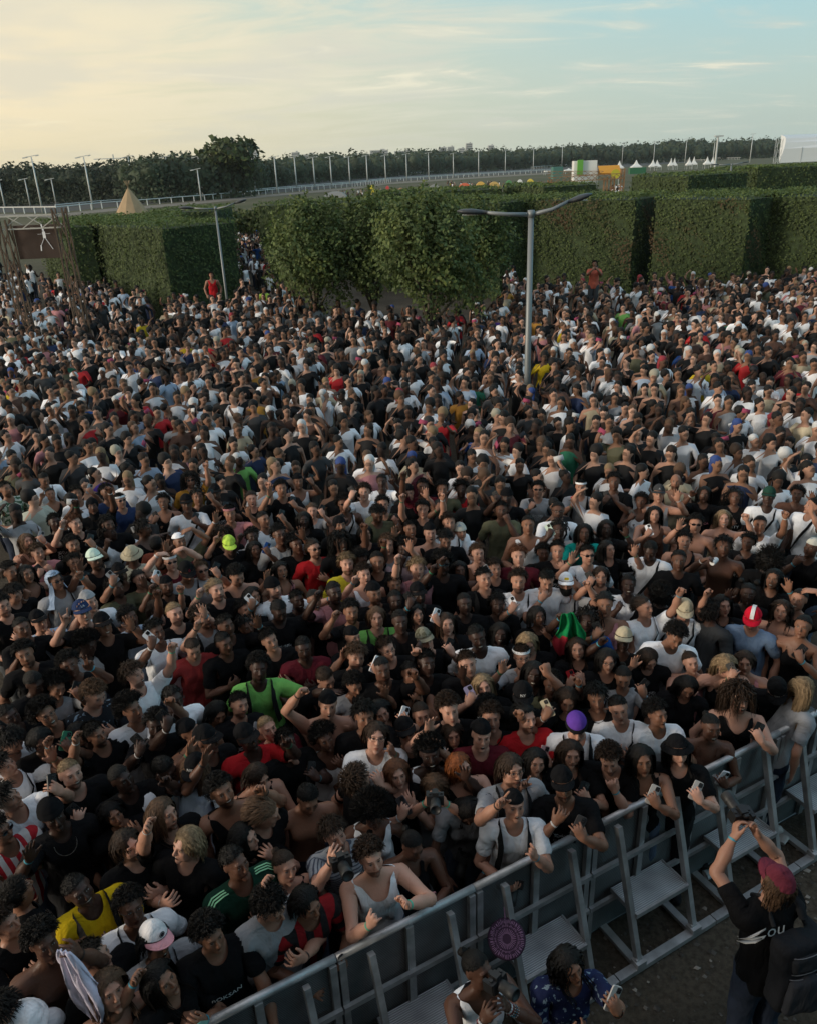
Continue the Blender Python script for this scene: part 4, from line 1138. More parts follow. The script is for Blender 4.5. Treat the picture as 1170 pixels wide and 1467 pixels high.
# ------------------------------------------------------------------ the people of the front and middle of the crowd
# x y (face, photo pixels)  sex  skin 1-5  hair:colour[:hat:colour]  garment:colour  left-hand side arm, right-hand side arm (as seen)  facing  extras | label
PEOPLE = '''
13 1322 m 2 short:d tee:k FF CL 55 | person in black tee at the left edge, facing right with hands joined
116 1278 m 5 fade:k tee:y DN CL 25 bp sm | person in yellow jersey with black backpack straps, smiling
66 1352 m 4 short:k no:k FR CU 20 | bare-armed person holding up the white cloth, head hidden behind it
190 1302 m 4 curly:k tee:w DN DN 15 gl bp | person in glasses and white tee with grey straps behind the pink and white cap
228 1350 m 3 mid:k:cap:pw tee:g FI DN 35 st op | person in pink and white cap raising a fist by the white cloth
142 1368 m 2 short:k tee:k DN DN 60 | person in black tee looking right below the yellow jersey
160 1420 f 2 long:b top:k DN P1.wp 20 | long-haired person in black top holding up a patterned phone case
236 1405 f 3 long:k tee:k DN CD 30 | person in black lettered tee holding a folded green and white card
305 1342 m 3 curly:k tee:k LO HG 25 b8 tx=nOKSAN | person in black tee with white scribble lettering leaning over the barrier
395 1303 m 2 short:k tee:g DN CL 40 dn | person in grey hooded vest looking down beside the red striped jersey
445 1298 m 3 mid:k tee:rb LN PL.k 35 | person in red and black striped jersey leaning on the barrier with a phone
342 1238 m 4 fade:k tee:gd DN CL 40 ad | person in dark green jersey with light green shoulder stripes, hand at chest
14 1450 m 2 messy:k tee:k DN DN 70 dn | dark-haired person in black in the bottom left corner looking down
48 1466 f 2 bob:w:bucket:w tee:w DN DN 40 dn | person under a white ruffled hat at the bottom edge
10 1096 m 2 short:k tee:w DN DN 50 st | person in white tee with thin black strap at the left edge
22 1064 m 2 messy:k tee:w DN DN 45 dn | person in white tee at the left edge looking down, below the close-cropped head
104 1109 m 1 buzz:g tee:k DN DN 20 sm | smiling person with blond cropped hair in black tee
141 1052 m 3 short:k tee:k DN DN 35 bd | person in low-cut black tee with thin beard, above the blond cropped head
178 1116 m 5 cornrows:k tee:k DN DN 35 | person with braided hair and an earring in black, looking right
78 1170 m 5 short:k:beanie:k tee:k DN DN 10 ch | person in black with a silver chain necklace
15 1142 m 2 messy:k tee:w DN PU.k 60 | spiky-haired person in white holding up a dark phone at the left edge
4 1190 m 3 short:k tee:rw DN DN 40 sg | person in sunglasses and red and white striped jersey at the left edge
32 1272 m 3 short:k tee:k DN DN 110 | dark-haired person turned away, just above the white cloth
187 1212 m 1 mid:d tee:k DN CL 30 op | person with parted brown hair in black tee, hand at chest
240 1166 m 2 long:b tee:k DN DN 45 | person with shoulder-length brown hair in black, looking right
164 1168 f 3 mid:k tee:k DN CH 10 | person in black half hidden behind a raised hand, beside the braided hair
242 1104 m 5 fade:k tee:w DN DN 45 dn | person in white tee looking right, beside the backwards black cap
284 1092 m 2 long:b:capb:k tee:lb DN DN 150 | person in backwards black cap and pale blue tee seen from behind
320 1135 m 3 curly:k tank:k DN DN 25 bd sm | bearded person in black tank top grinning
358 1058 m 5 short:k:cap:k tee:r DN DN 40 | person in black cap and red tee
374 1116 m 2 mid:d tank:k DN PL.k 45 dn | person with fringe in black tank top looking down at a phone
444 1150 m 3 fade:k no:k DN DN 15 dn | shirtless person with cropped dark hair looking down
262 1212 m 1 mid:g tee:k CL DN -60 op | fair-haired person in black jersey shouting to the left
356 1200 f 1 long:k tee:k DN CH 60 | person with a hair clip, hands near the mouth
388 1166 m 2 slick:b tee:k DN DN 80 dn | light brown head bent down between the bare chest and the black tank
412 1244 f 2 bun:d tank:k DN DN 25 | person in dark strap top frowning behind the striped jersey
482 1198 m 1 messy:d tee:sg CU DN 25 | person in grey striped tee lifting a camera with flash over the face
537 1172 f 4 bigafro:k tank:w DN DN 20 dn | person with a very large afro in white tank top
570 1110 f 1 bob:r2 tee:k P2.dk CH 10 | person filming with a small dark camera held at the mouth
540 1056 m 1 mid:d tee:w P1.w P2 10 gl | person in round glasses and white tee filming with a white phone in both hands
616 1082 m 5 afro:k:headband:k tank:w DN DN 10 sm | laughing person in black headband and white tank top
662 1100 m 1 bob:r tank:k DN P1.nb 50 | ginger-haired person in black tank top holding up a navy phone
670 1168 f 4 long:k tee:g LO LO 20 dn sm cg | person with long black hair in grey tee with a camera hanging, arms over the barrier
594 1216 f 4 bun:k top:k DN PL.p 35 dn | person with slicked-back hair looking down at a pink phone
534 1232 m 1 curly:d tank:w FF FE 15 wb | person in white tank top raising both fists at the barrier
622 1132 f 2 longwavy:b tank:g CM CM 0 wb hid | person in grey top with turquoise wristband lifting a camera overhead
517 1112 m 2 short:d tee:k DN DN 110 | small brown-haired head turned away beside the glasses and white phone
737 1156 m 2 short:k:durag:k tee:w CG FF 25 op bp cg | shouting person in black headscarf and white tee holding a camera at the barrier
735 1104 m 2 mid:d tee:g DN DN 35 gl bp | long-haired person in glasses and grey tee with backpack straps
768 1093 f 2 long:k tee:k DN DN 10 | dark-haired person behind the glasses and backpack straps
806 1126 m 3 short:k:cap:k tee:k CH P1.bk 15 | person in black cap with patches, hand at chin, phone over the rail
818 1082 f 2 long:d tee:k DN P1.k 15 | person peering over a dark phone, in front of the purple cap
872 1092 m 1 curly:d tee:k HG FC 10 | curly-haired person in black tee hiding the face behind a fist
920 1090 f 3 long:k tank:k DN P1.wp 30 | person with long black hair in black tank filming over the rail
944 1024 m 3 curly:k tee:w DN P1.nb 45 op | curly-haired person in white tee shouting behind a blue phone
984 988 f 3 long:k tee:k DN DN 20 dn | person with long straight black hair looking down, in black
990 950 f 1 pony:d tank:p DN DN 20 | person in pinkish tank top with hair tied back
1040 958 f 1 fringe:g top:k DN DN 15 dn | blond person with a fringe in black top
1066 950 f 2 mid:d tank:p DN DN 5 | person in dusty pink top beside the blond fringe
1112 994 m 1 short:d:cap:k tee:k LO HG 5 dn tl | person in black cap with white script, arms hanging over the barrier
1060 1002 m 1 longcurly:d tank:k DN P1.k 35 op | long curly-haired person in black tank with mouth open behind a phone
1020 1044 f 4 bun:k top:br DN PL.w 30 sm | smiling person in brown top with stacked bracelets and a pale phone
972 1078 f 1 long:k:bucket:k tee:k DN P1.wp 20 | person in black studded hat and black bracelets holding a patterned phone
1156 985 f 2 long:g tee:g DN LO 130 | person with long pale hair seen from behind at the right edge
36 938 m 3 curly:k tee:k DN DN 5 | person in black tee with fluffy curls facing the stage at the left
54 980 m 5 cornrows:k tee:k DN DN 30 dn | person with narrow braids in black, in front of the fluffy curls
68 1024 m 3 afro:k tee:k DN DN 20 gl sm | smiling person in black-rimmed glasses with big curly hair
16 1026 m 5 fade:k tee:k DN DN 30 | person in black at the left edge beside the glasses and big curls
114 1054 f 3 longwavy:k tee:k DN DN 15 | person with dark wavy hair between the green phone and the black tee
60 1064 m 4 mid:k tee:k DN PU.gn 15 hid | person hidden behind a raised hand with a green phone
140 998 m 1 short:b tee:nl DN CL 30 dn | person with short brown hair in black tee with pale line pattern
100 953 m 4 short:k tee:k DN PC 5 | person in black making a peace sign behind a lifted phone
130 924 m 5 afro:k tee:g DN DN 40 dn | person in grey tee looking down beside the peace sign
84 986 m 3 afro:k tee:g DN PU.k 20 hid | person with a bare forearm lifting a black phone beneath the peace sign
196 966 m 1 messy:d tee:w DN FU 45 op wb | shouting person in white shirt punching the air, green wristband
192 1016 m 3 afro:k tee:w DN DN 35 | curly-haired person in white tee with black shoulder stripes
224 1040 m 5 curly:k tee:k PU.k DN -10 bd | bearded person in black reaching up with a watch on the wrist
278 932 m 2 cornrows:d tee:r2 DN DN 10 dn | person with braids in open red top and washed denim jacket
324 922 m 4 fade:k tee:k CL DN 20 | person in black with a grey band round the wrist, fist at the chest
388 918 m 2 short:k tee:k DN DN 30 sm | grinning person in black jacket with pink trim
436 930 m 5 fade:k tee:dr DN DN 0 | person in dark maroon tee beside the pink trim
372 958 m 5 short:k tee:ng DN OR 10 bp | person in neon green tee and black waistcoat, one arm reaching out
346 1010 m 2 short:k tee:k DN P1.g 20 bd | bearded person in black holding a phone in a grey case
252 1002 m 5 fade:k tee:w DN DN 30 gl | person in thin glasses and white tee
276 1046 m 3 short:k:durag:k tank:k DN DN 45 | person in black headscarf and black tank in profile
314 1024 f 3 bob:k tee:k DN DN 20 dn | person in black with the face in shade between the headscarf and the beard
386 1044 f 1 buzz:g tee:dr DN DN 20 | fair face with cropped hair above the red tee
414 1062 m 5 short:k tee:k DN DN 20 | person in black beside the red tee
302 1060 m 4 short:k:cap:k tee:k DN DN 50 | person in black cap turned right beside the black tank top
471 1011 m 2 short:k:durag:k no:k FA DN 10 op | shirtless person in black headscarf shouting with one fist overhead
470 975 m 2 fade:d tee:k DN DN 35 dn | person with short brown hair behind the raised fist
467 1060 f 4 afro:k tank:w DN CH 20 | curly-haired person in white tank, hand on the chest
512 942 m 2 messy:b tee:k DN DN 10 | person with tousled brown hair and black tee behind a raised hand
548 960 m 4 cornrows:k tee:k DN DN 15 | person with braided hair beside the black tank top in the centre
556 930 m 1 short:d tee:k DN DN 30 gl | person in clear glasses and black, leaning to look right
588 966 m 3 fade:k tank:k DN CH 20 | broad-shouldered person in black tank top in the centre, hand at the chest
510 984 f 3 short:k tee:g DN OP 20 hid | person in grey tee raising an open hand with a white watch
610 918 m 1 short:b:cap:cm tee:k DN DN 20 sm | smiling person in camouflage cap and black tee
640 894 m 1 long:d tee:k DN CP 15 tx=FBC | long-haired person in black tee holding a pale cup
684 914 m 5 fade:k tee:w DN DN 15 sm | grinning person in white tee, arms spread sideways
670 952 m 1 short:d tee:k P1.lv DN 5 | person with brushed-up brown hair behind a lilac phone
692 984 f 1 bob:g tee:k DN DN 10 | blond person in black looking at the stage
644 1018 m 1 curly:d tee:k DN DN 15 | person with curly brown fringe in black jersey
604 1026 f 2 pony:d tee:k DN DN 15 | person with hair tied back behind the black cap and sunglasses
582 1050 m 3 short:k:cap:k tee:k DN DN 10 sg | person in black cap and dark sunglasses
648 1054 f 2 longwavy:d top:k DN DN 15 | person with wavy brown hair above the ginger hair
690 1056 m 1 short:k:capb:k tee:dr DN DN 15 op | person in backwards black cap with dark fringe
546 1022 f 2 long:k tee:k DN DN 20 | dark-haired person above the white phone
524 1028 m 3 messy:k tee:k DN DN 5 tx=37 | person in black jersey numbered 37
700 1018 m 3 curly:k tee:k DN DN 10 | curly dark-haired person beside the white glove
612 950 m 5 short:k tee:k DN OP 15 | person in black lifting an open hand below the camouflage cap
716 908 f 5 long:k tee:k DN DN 10 sm | laughing person with long black hair in black
748 942 f 2 short:d:headband:w tee:g OP DN 15 gl | person in headband and dark glasses raising a hand with a green wristband
764 966 f 5 long:k tee:k DN DN 10 sm | laughing person in black beside the glasses and headband
756 925 f 2 bob:g tee:k P1.k DN 5 hid | fair-haired person hidden behind a black phone
826 930 f 2 long:d tee:k P1.r P2 5 | person filming with a red phone in both hands
870 948 f 2 bob:k tee:k DN DN 15 gl | person in dark glasses between the red phone and the small dark phone
892 974 f 3 bun:k tee:g P2 PU.k 15 hid | person with tied hair lifting a dark phone in both hands
892 918 m 5 short:k:cap:be tee:k DN DN 5 | person in beige patterned cap
930 948 f 2 bob:d tee:k OP DN 40 dn | brown-haired person looking down with a curled hand raised
790 982 f 4 curly:k tee:ol DN DN 5 | person in dull green top behind the hand with a beige phone
854 1002 m 3 short:k tee:k DN DN 15 | dark-haired person in black between the beige phone and the white tee
886 1018 m 2 fade:k tee:w DN CL 15 st | person with cropped hair in white tee with a wide black strap
756 1030 m 1 slick:k tee:r DN P1.wr 40 op | shouting person in red tee with black front filming with a phone
748 990 m 3 short:k:capb:k tee:k FG DN 180 | person in black cap with white letters, white glove raised
826 1046 m 1 short:d:beanie:pu tee:w DN DN 5 dn bp | person in purple cap and white tee with black straps looking down
812 1006 f 3 long:d tee:k PU.be DN 5 hid | person behind the purple cap lifting a beige phone
704 1030 m 2 short:d tee:k DN DN 15 | pale-faced person just left of the red tee
110 750 m 1 curly:r2 tee:k DN DN 25 | person with reddish curls in black tee
80 748 m 5 short:k tee:k DN DN 10 | dark-clothed person beside the reddish curls
56 792 f 2 short:b tee:p P1.k P2 20 | person in pink vest filming with both hands raised at the left
40 775 f 2 longwavy:b tank:br DN DN 20 | long-haired person in brown behind the pink vest
106 781 m 3 short:k tee:k DN DN 10 | person with straight black hair in black above the glasses
107 806 m 3 short:k tee:k DN P1.k 15 gl | person in rectangular glasses holding a dark phone close
138 802 m 4 short:k:cap:wg tee:k OP DN 20 | person in white and green cap clapping hands high
160 762 m 5 locs_short:k tee:w DN OR 50 | person in white top reaching an open hand to the right
40 822 f 3 long:k tank:k DN DN 20 | dark-haired person in black tank below the pink vest
18 819 m 3 short:k tee:k FI DN 30 | person at the left edge with a small raised fist
24 852 m 2 messy:k tee:k DN DN 30 dn | dark-haired person looking down below the small fist
6 868 m 2 short:k tee:k DN DN 20 gl bd | person in glasses and black tee at the left edge
82 832 m 3 short:k:shawl:lb tee:g DN PT 30 sg | person in grey tee with pale blue cloth over the head, pointing up
120 878 m 1 short:d:cap:n tee:k HN DN 15 sm tlLA | smiling person in navy cap making a horns sign
131 862 m 1 short:d:capb:g tee:w DN DN 30 | person in backwards grey cap behind the navy cap
150 896 m 3 short:k:cap:k tee:k DN DN 15 sm | person in black cap with small white logo beside the navy cap
34 900 m 4 fade:k tee:k DN DN 15 | person with short dark hair left of the fluffy curls
58 890 m 2 short:k:cap:k tee:lb DN CH 20 | person in black cap and pale blue tee with a blue mask
170 842 m 4 afro:k tee:ol DN DN 30 | person with an afro in olive and yellow top
202 830 m 2 slick:k tee:ol DN DN 20 | person with swept-back dark hair in striped olive jumper
190 792 m 4 short:k:bucketb:be tee:cr DN DN 170 | person in beige hat and cream top seen from behind, arms out
174 822 m 3 short:k:cap:k tee:k DN DN 20 | person in black cap left of the striped olive jumper
226 872 f 2 mid:d tee:k DN DN 40 | dark brown-haired person under the balding head
188 884 m 4 short:k tee:lb DN FU 30 | person in light blue thrusting a fist up high
226 905 m 4 curly:k tee:w DN DN 25 | curly-haired person in white tee left of the denim jacket
210 757 m 4 short:k tank:k DN DN 60 hid | broad bare-shouldered person in black tank turned right
227 777 m 3 fade:k tee:rs DN DN 150 | person in rust red shirt seen from behind
246 805 m 1 short:b:headband:w tee:dr HH HH 10 sg | person in white headband and dark sunglasses, hands above the head
259 776 m 3 fade:k:skullcap:w tee:ol OP HH 20 | person in white skullcap with both arms raised
270 822 m 3 short:k:cap:k tee:g DN DN 15 dn tlG | person in black cap with red emblem and grey tee
290 817 m 2 short:b tee:g DN PU.k 15 sg | person in dark sunglasses and grey tee holding a phone high
312 845 m 1 slick:g tee:k FI DN 20 tx=SHERI | fair-haired person in black tee with white lettering, one hand raised
330 783 m 2 short:d:cap:ny tee:k DN DN 10 dn | person in neon yellow cap
321 768 f 2 longcurly:d tee:k DN DN 10 | person with long brown curls above the neon yellow cap
342 827 m 2 curly:k tank:k DN DN 20 dn | person with thick black hair in black tank looking down
363 769 m 5 curly:k tee:g DN DN 10 | person in grey with short curls right of the brown curls
380 744 m 3 fade:k tee:w DN PU.k 30 | person in bright white tee lifting a phone
402 766 m 4 short:k tee:g DN DN 20 gl | person in mirrored glasses below a raised phone
366 787 f 4 long:k tee:k DN PU.b 15 | person holding up a blue phone
426 780 m 4 afro:k tee:k DN DN 20 | person with a rounded afro in black beside the red tee
452 786 m 2 slick:d tee:r DN CL 25 sg bd | bearded person in dark sunglasses and bright red tee
404 817 f 3 long:k tank:p OP DN 20 op | shouting person in pink top with an arm raised
394 842 m 1 short:k:beanie:k tee:w DN OR 30 | person in black knitted hat and white tee
365 854 f 3 longwavy:k tee:k DN DN 30 | dark-haired person left of the white tee and knitted hat
353 873 f 2 curly:k tee:k DN DN 30 | person with loose black curls looking down
253 879 m 1 fade:g tee:k DN DN 20 bd | balding fair-bearded person in black tee
293 883 m 2 short:d tee:g DN DN 40 bp | brown-haired person in grey tee with a strap, looking right
240 839 m 4 short:k:durag:k tee:k DN DN 10 | person in black headscarf and black tee left of the white lettering
355 899 f 4 locs_short:k tee:k DN DN 30 sm | person with short flying locs in black
402 878 m 5 fade:k tee:k DN DN 15 dn | person with cropped hair in black in front of the white tee
428 860 m 5 short:k tee:k DN DN 20 sm | smiling person in black between the white tee and the tied-up hair
452 860 f 3 bun:k tee:k OR DN 15 op | shouting person with tied-up hair, arm stretched across
326 896 m 4 short:k tee:k DN DN 30 | person in black with the face in shade below the white lettering
488 752 m 3 short:k:balaclava:k tee:k DN DN 15 | person in black face covering with white skull print
490 778 m 4 longcurly:k tee:k DN DN 20 sm | smiling person with long dark curls above the yellow jersey
524 765 m 2 mid:k tee:k DN DN 10 | person with straight dark fringe in black
556 781 m 2 curly:b tee:g DN DN 5 | young person with light brown curls in grey tee
568 747 f 3 longwavy:k tee:k DN DN 15 | person with wavy black hair left of the grin
588 758 m 3 short:k tee:k OP DN 15 sm | grinning person in black with an arm over the head
616 764 m 1 short:d:capb:k tank:k CL DN 10 op | person in backwards black cap and black tank with pink sleeves
638 775 m 2 short:k tee:k DN DN 10 dn bd | dark-bearded person in black looking down
643 749 m 2 short:d tee:w DN DN 10 | person with brown hair left of the white patterned skull print cap
660 762 m 2 short:k:beanie:cmw tee:w DN CL 20 | person in white patterned knitted hat and white top
685 793 m 1 curly:b tank:br DN DN 15 | person with light curls squinting at the stage
498 808 m 1 messy:g tee:yk DN DN 10 | blond person in yellow jersey with black stripes
518 803 m 4 short:k tee:k DN FU 10 hid | person in black with one clenched hand raised beside the blond hair
541 805 m 3 fade:k tee:k DN DN 5 | person with very short hair in black tee
523 823 m 1 short:d tank:w DN DN 20 op | person in white tank top with mouth wide open
578 788 m 5 afro:k tee:lp FC DN 10 | person with an afro covering the face with a hand, pale pink tee
598 815 m 1 messy:g tee:p DN DN 10 | fair-haired person in dusty pink tee
634 808 m 5 afro:k tee:k DN DN 10 sg bd | person in dark sunglasses with an afro
658 817 f 4 long:k top:k FU DN 10 | long-haired person in black beside a raised wrist full of bracelets
694 829 m 2 short:k tee:k DN P1.k 25 bp | black-haired person in black with backpack straps, pointing a phone
538 851 m 3 short:k:capb:k tee:k DN DN 20 bd | bearded person in backwards black cap
566 838 m 3 messy:k tee:k DN DN 10 | dark tousled hair below the dusty pink tee
567 861 m 5 buzz:k tee:k DN DN 10 | close-cropped person in black behind the neon green tee
600 852 m 5 short:k:cap:k tee:k DN DN 20 | person in wide black cap with a small red and white patch
481 849 m 5 fade:k tee:p DN DN 20 | person in pale pink striped tee below the yellow jersey
504 877 m 3 curly:k tee:k FI DN 10 | person with black curls raising a fist with green wristband
540 885 m 1 mid:b tee:ng DN CL 5 bp | person with fringe in neon green tee and black straps
574 891 m 5 fade:k tee:k DN FF 10 | person in black with a clenched hand beside the camouflage cap
597 880 f 2 longwavy:k tee:k DN DN 25 | person with dark hair to the shoulders behind the camouflage cap
666 865 m 5 buzz:k tee:k DN DN 15 | close-cropped person in black behind the long-haired person with a cup
508 913 m 2 short:k:durag:k tee:k DN DN 40 bd | bearded person in profile below the raised fist with green wristband
756 752 m 3 fade:k tank:w DN DN 5 | person with cropped hair in white tank top
800 759 m 5 locs_short:k tee:g PU.wg DN 5 | person with short twists lifting a pale green phone
836 763 m 4 long:k tee:tl CH DN 5 | person in turquoise tee with a pale fan before the face
868 757 f 5 bob:k tee:k P2 OP 5 | person in black with hands raised right of the turquoise tee
742 797 m 1 short:r2 tee:dr DN DN 5 | light-haired person in dark red top with white collar
798 789 m 2 short:k tee:k DN CH 5 | person in black wiping the mouth with a fist
842 795 m 2 short:k tee:w DN DN 20 sg | black-haired person in dark sunglasses and white tee
778 793 f 4 curly:k tee:k DN DN 10 | person in black between the dark red top and the wiping fist
709 815 m 2 messy:d tee:k DN DN 20 | brown-haired person in black left of the white shirt filming
742 833 m 2 short:d tee:w P1.w DN 5 bd st | person in white shirt with black strap filming with a pale phone
783 834 m 2 short:k tee:w CH DN 10 dn | person with short dark hair in white shirt looking down beside the white cap
810 838 m 2 short:d:capw:w tee:g DN DN 5 st mask | person in white and yellow cap with a black face mask
860 826 m 2 mid:d tee:k DN DN 5 | long-faced person with brown hair in black
900 838 m 5 fade:k tee:w DN DN 5 sm | smiling person in white tee with crossbody strap
930 791 m 5 fade:k tee:w DN DN -5 dn | person in white tee bending over, left of the black lettered tee
872 787 f 2 long:k tee:k DN OP 45 | person in profile with an arm up right of the sunglasses and white tee
771 883 f 4 bob:k tee:k DN CH 30 | person seen side-on holding a hand to the mouth behind the blue top
712 866 m 5 short:k tee:k DN DN 10 | dark-haired person above the laughing long black hair
840 890 m 5 locs:k tee:b FL DN -5 | person with long locs in bright blue holding up the green and red flag
866 867 m 3 slick:k tank:p DN DN 5 | moustached person in pale vest behind the blue top
925 870 m 2 slick:d tee:w DN DN 55 st | person in white tee with thin strap looking right
996 751 m 2 short:k no:k DN DN 5 sg | bare-chested person in dark glasses behind the black backpack straps
1036 743 f 1 bob:g top:be DN DN 10 sm | smiling platinum blond person
1088 752 m 3 fade:k tee:w DN DN 5 | person with a shaved hairline below the green cap
980 775 m 2 short:k tank:k DN DN 10 sm bp | smiling bare-shouldered person with black backpack straps
1036 783 m 4 short:k no:k PD DN 5 | shirtless person raising a white can in one hand
972 803 m 4 fade:k tee:k DN DN 5 tx=MT. | person in black tee with white letters below the backpack straps
1070 777 f 4 curly:k tee:k P2 DN -10 | person holding a pale card in front of the chin
1106 829 f 3 long:k tee:k DN DN -10 sm | smiling person with long black hair in black tee
1142 859 f 2 pony:k tee:k DN HH -15 sm | person resting a hand on the head at the right
1118 875 f 2 longwavy:d top:br DN DN -5 | person with wavy brown hair in brown strap top
1071 851 f 5 puffs:k tee:k DN DN 5 | person with two white hair scrunchies
1076 890 m 2 short:d:capw:rwc tee:ld DN DN -5 dn | person in red and white cap with a denim jacket over the shoulders
980 878 m 2 short:k:capw:be tee:w DN DN 10 gl dn | person in cream cap, black glasses and white tee
968 915 m 3 curly:k tee:w DN DN 15 dn | black-haired person in white tee looking down
1020 872 m 5 curly:k tee:dg DN DN 150 | person in dark grey shirt seen from behind beside the red and white cap
1036 868 f 2 long:k tee:k DN DN 30 | face peeping out beside the dark grey shirt
1148 898 f 3 bun:k top:k DN P1.k -10 | person with tied-up hair filming, green wristband, at the right edge
1160 784 m 4 short:k:durag:cmw tee:k CH DN -30 | person in black with a white patterned headscarf at the right edge
1160 724 m 2 fade:k tee:w DN DN -60 | person in white tee in profile at the right edge
1100 800 f 5 bigafro:k tee:k DN DN 180 | very large round afro seen from behind, black top
948 848 f 5 afro:k tee:k DN DN 170 | large dark afro seen from behind, left of the cream cap
10 700 m 3 short:k tee:fl DN DN 30 bd | bearded person in leafy patterned shirt at the left edge
65 688 m 3 fade:k tee:w DN DN 20 st dn | person in white tee with crossbody strap, head bowed
111 707 m 3 short:k tee:w DN DN 10 | moustached person in white and blue top
154 705 m 3 curly:k tee:n DN DN 15 | dark-haired person in navy and white top
174 717 m 2 short:k:headband:w tee:n DN DN 20 sg | person in pale headband and blue jacket
133 725 m 4 short:k:balaclava:k tee:k DN DN 0 | person in a black face covering without print
234 719 f 3 curly:k tank:k DN DN -10 sm | smiling person with shoulder curls in black
268 722 m 4 short:k:cap:k tee:w DN DN 0 | person in black cap and white tee with hands in the crowd
284 712 m 3 locs_short:k tee:k DN DN 5 | person with short twists in black right of the black cap
309 707 m 4 short:k:cap:k tee:k DN P1.k 5 | person in black cap and black tee with a phone
330 736 m 3 short:k:headband:p tee:p OP OP 5 | person in a pink headscarf with an open hand beside the face
361 715 m 1 slick:d tee:k DN FU 5 op | person shouting with face tipped up
273 688 m 2 longcurly:k tee:o DN FU 5 sg bd | person in sunglasses with long dark curls and ochre top
73 708 f 3 bun:k tank:k DN DN 5 | small person in black below the bowed head
157 752 m 4 short:k tee:k FF DN 20 | person in black leaning in behind the reaching hand
404 700 m 3 short:k tee:k OP P1.k 10 | person in black left of the white tank filming
428 690 m 3 short:k:capb:k tank:w DN PU.k 10 | person in backwards cap and white tank filming high
493 722 m 4 afro:k tank:w DN DN 10 sg st | person in sunglasses and white tank top with a strap
522 705 m 1 short:d tee:w PU.k DN -5 | person in white jersey filming with an arm above the head
547 690 m 5 fade:k tee:w DN DN 0 | broad person in white tee with thin strap
585 707 m 2 short:k:capb:k tee:k DN DN 5 | person in backwards grey cap and black tee
605 730 m 2 short:k tee:k FU FU 0 | person in black with both forearms lifted
605 698 m 4 short:k tee:dr DN DN 0 | person in dark red left of the lifted forearms' phone
633 701 m 3 short:k tee:ol P1.k DN 5 | person in olive filming beside the red and yellow jersey
660 701 m 5 afro:k tee:r DN DN 0 | person in red jersey with yellow collar
448 732 f 1 slick:b tee:g DN DN 0 | light-haired person in pale grey left of the sunglasses and white tank
436 745 f 5 long:k tee:k DN DN 5 | person with long dark hair below the pale grey top
542 739 m 4 short:k tee:ol DN DN 10 dn | person in olive shirt seen from above
549 723 m 2 curly:k tee:ol DN FF 5 | person with dark curls and a fist beside the olive shirt
725 712 m 5 short:k:beanie:k tee:k DN DN 0 tx=CITY | person in black knitted hat and black printed tee
770 701 m 2 short:k tee:g P1.k DN 0 sg | person in sunglasses and pale grey tee filming
718 731 m 4 short:k tee:ol DN FC 5 | person in olive tee with a hand over the face
799 732 m 4 fade:k tee:w P1.wg DN 5 gl bd | bearded person in glasses holding a lit phone
831 698 m 2 short:k:headband:w tee:g P1.r DN 0 bp | person in white headband behind a red phone
879 690 m 4 short:k tee:k P1.k P2 0 | person in black filming with both hands left of the bald head
917 718 f 4 short:k tank:w P1.k DN -5 | person in white tank filming above the white phone
943 708 m 2 short:k:cap:dg tank:g DN OP 5 | person in dark cap and grey tank
967 690 m 3 bald:k tank:be DN DN 0 | bald bearded person in cream striped vest
937 737 f 2 long:k tank:br P1.w DN 5 | person in brown tank filming with a white phone
1008 708 f 4 bob:k tee:k DN DN 0 tx=AMERICA | person in black tee with pink lettering
1052 712 f 4 braids:k tee:k CL DN 5 tx=PARTY | person with long braids in black lettered tee
1100 712 m 5 short:k:cap:dgn tee:w DN DN 0 | broad person in dark green cap and white tee
1141 708 f 4 curly:k tee:br DN DN -5 | curly-haired person in brown top left of the white tee in profile
690 1392 f 4 bun:k tank:w CE CE 50 cam tl0 | person in white tank top and beaded bracelets with a camera, in front of the barrier
818 1388 f 3 longwavy:k tee:bb CL PU.wp 45 pit | person with big black curls and bright wristbands filming from the pit
1106 1256 m 2 mid:b:cap:rp tee:k CM CM -140 back | person in dusty red cap and black tee with backpack, lifting a camera in the pit
851 378 m 3 short:k tee:co P2 P1.k 0 up | person in coral top sitting high above the others before the hedge
303 394 m 3 short:k tank:r DN DN 0 up | person in red tank top raised above the crowd beside the leaning lamp post
'''
SKIN = {'1': (.47, .275, .20), '2': (.36, .20, .138), '3': (.23, .12, .075), '4': (.105, .052, .033), '5': (.046, .024, .017)}
HCOL = {'k': (.0065, .0055, .005), 'd': (.024, .014, .009), 'b': (.085, .048, .028), 'g': (.20, .135, .075), 'r': (.20, .06, .018), 'r2': (.10, .04, .02), 'w': (.55, .56, .58)}
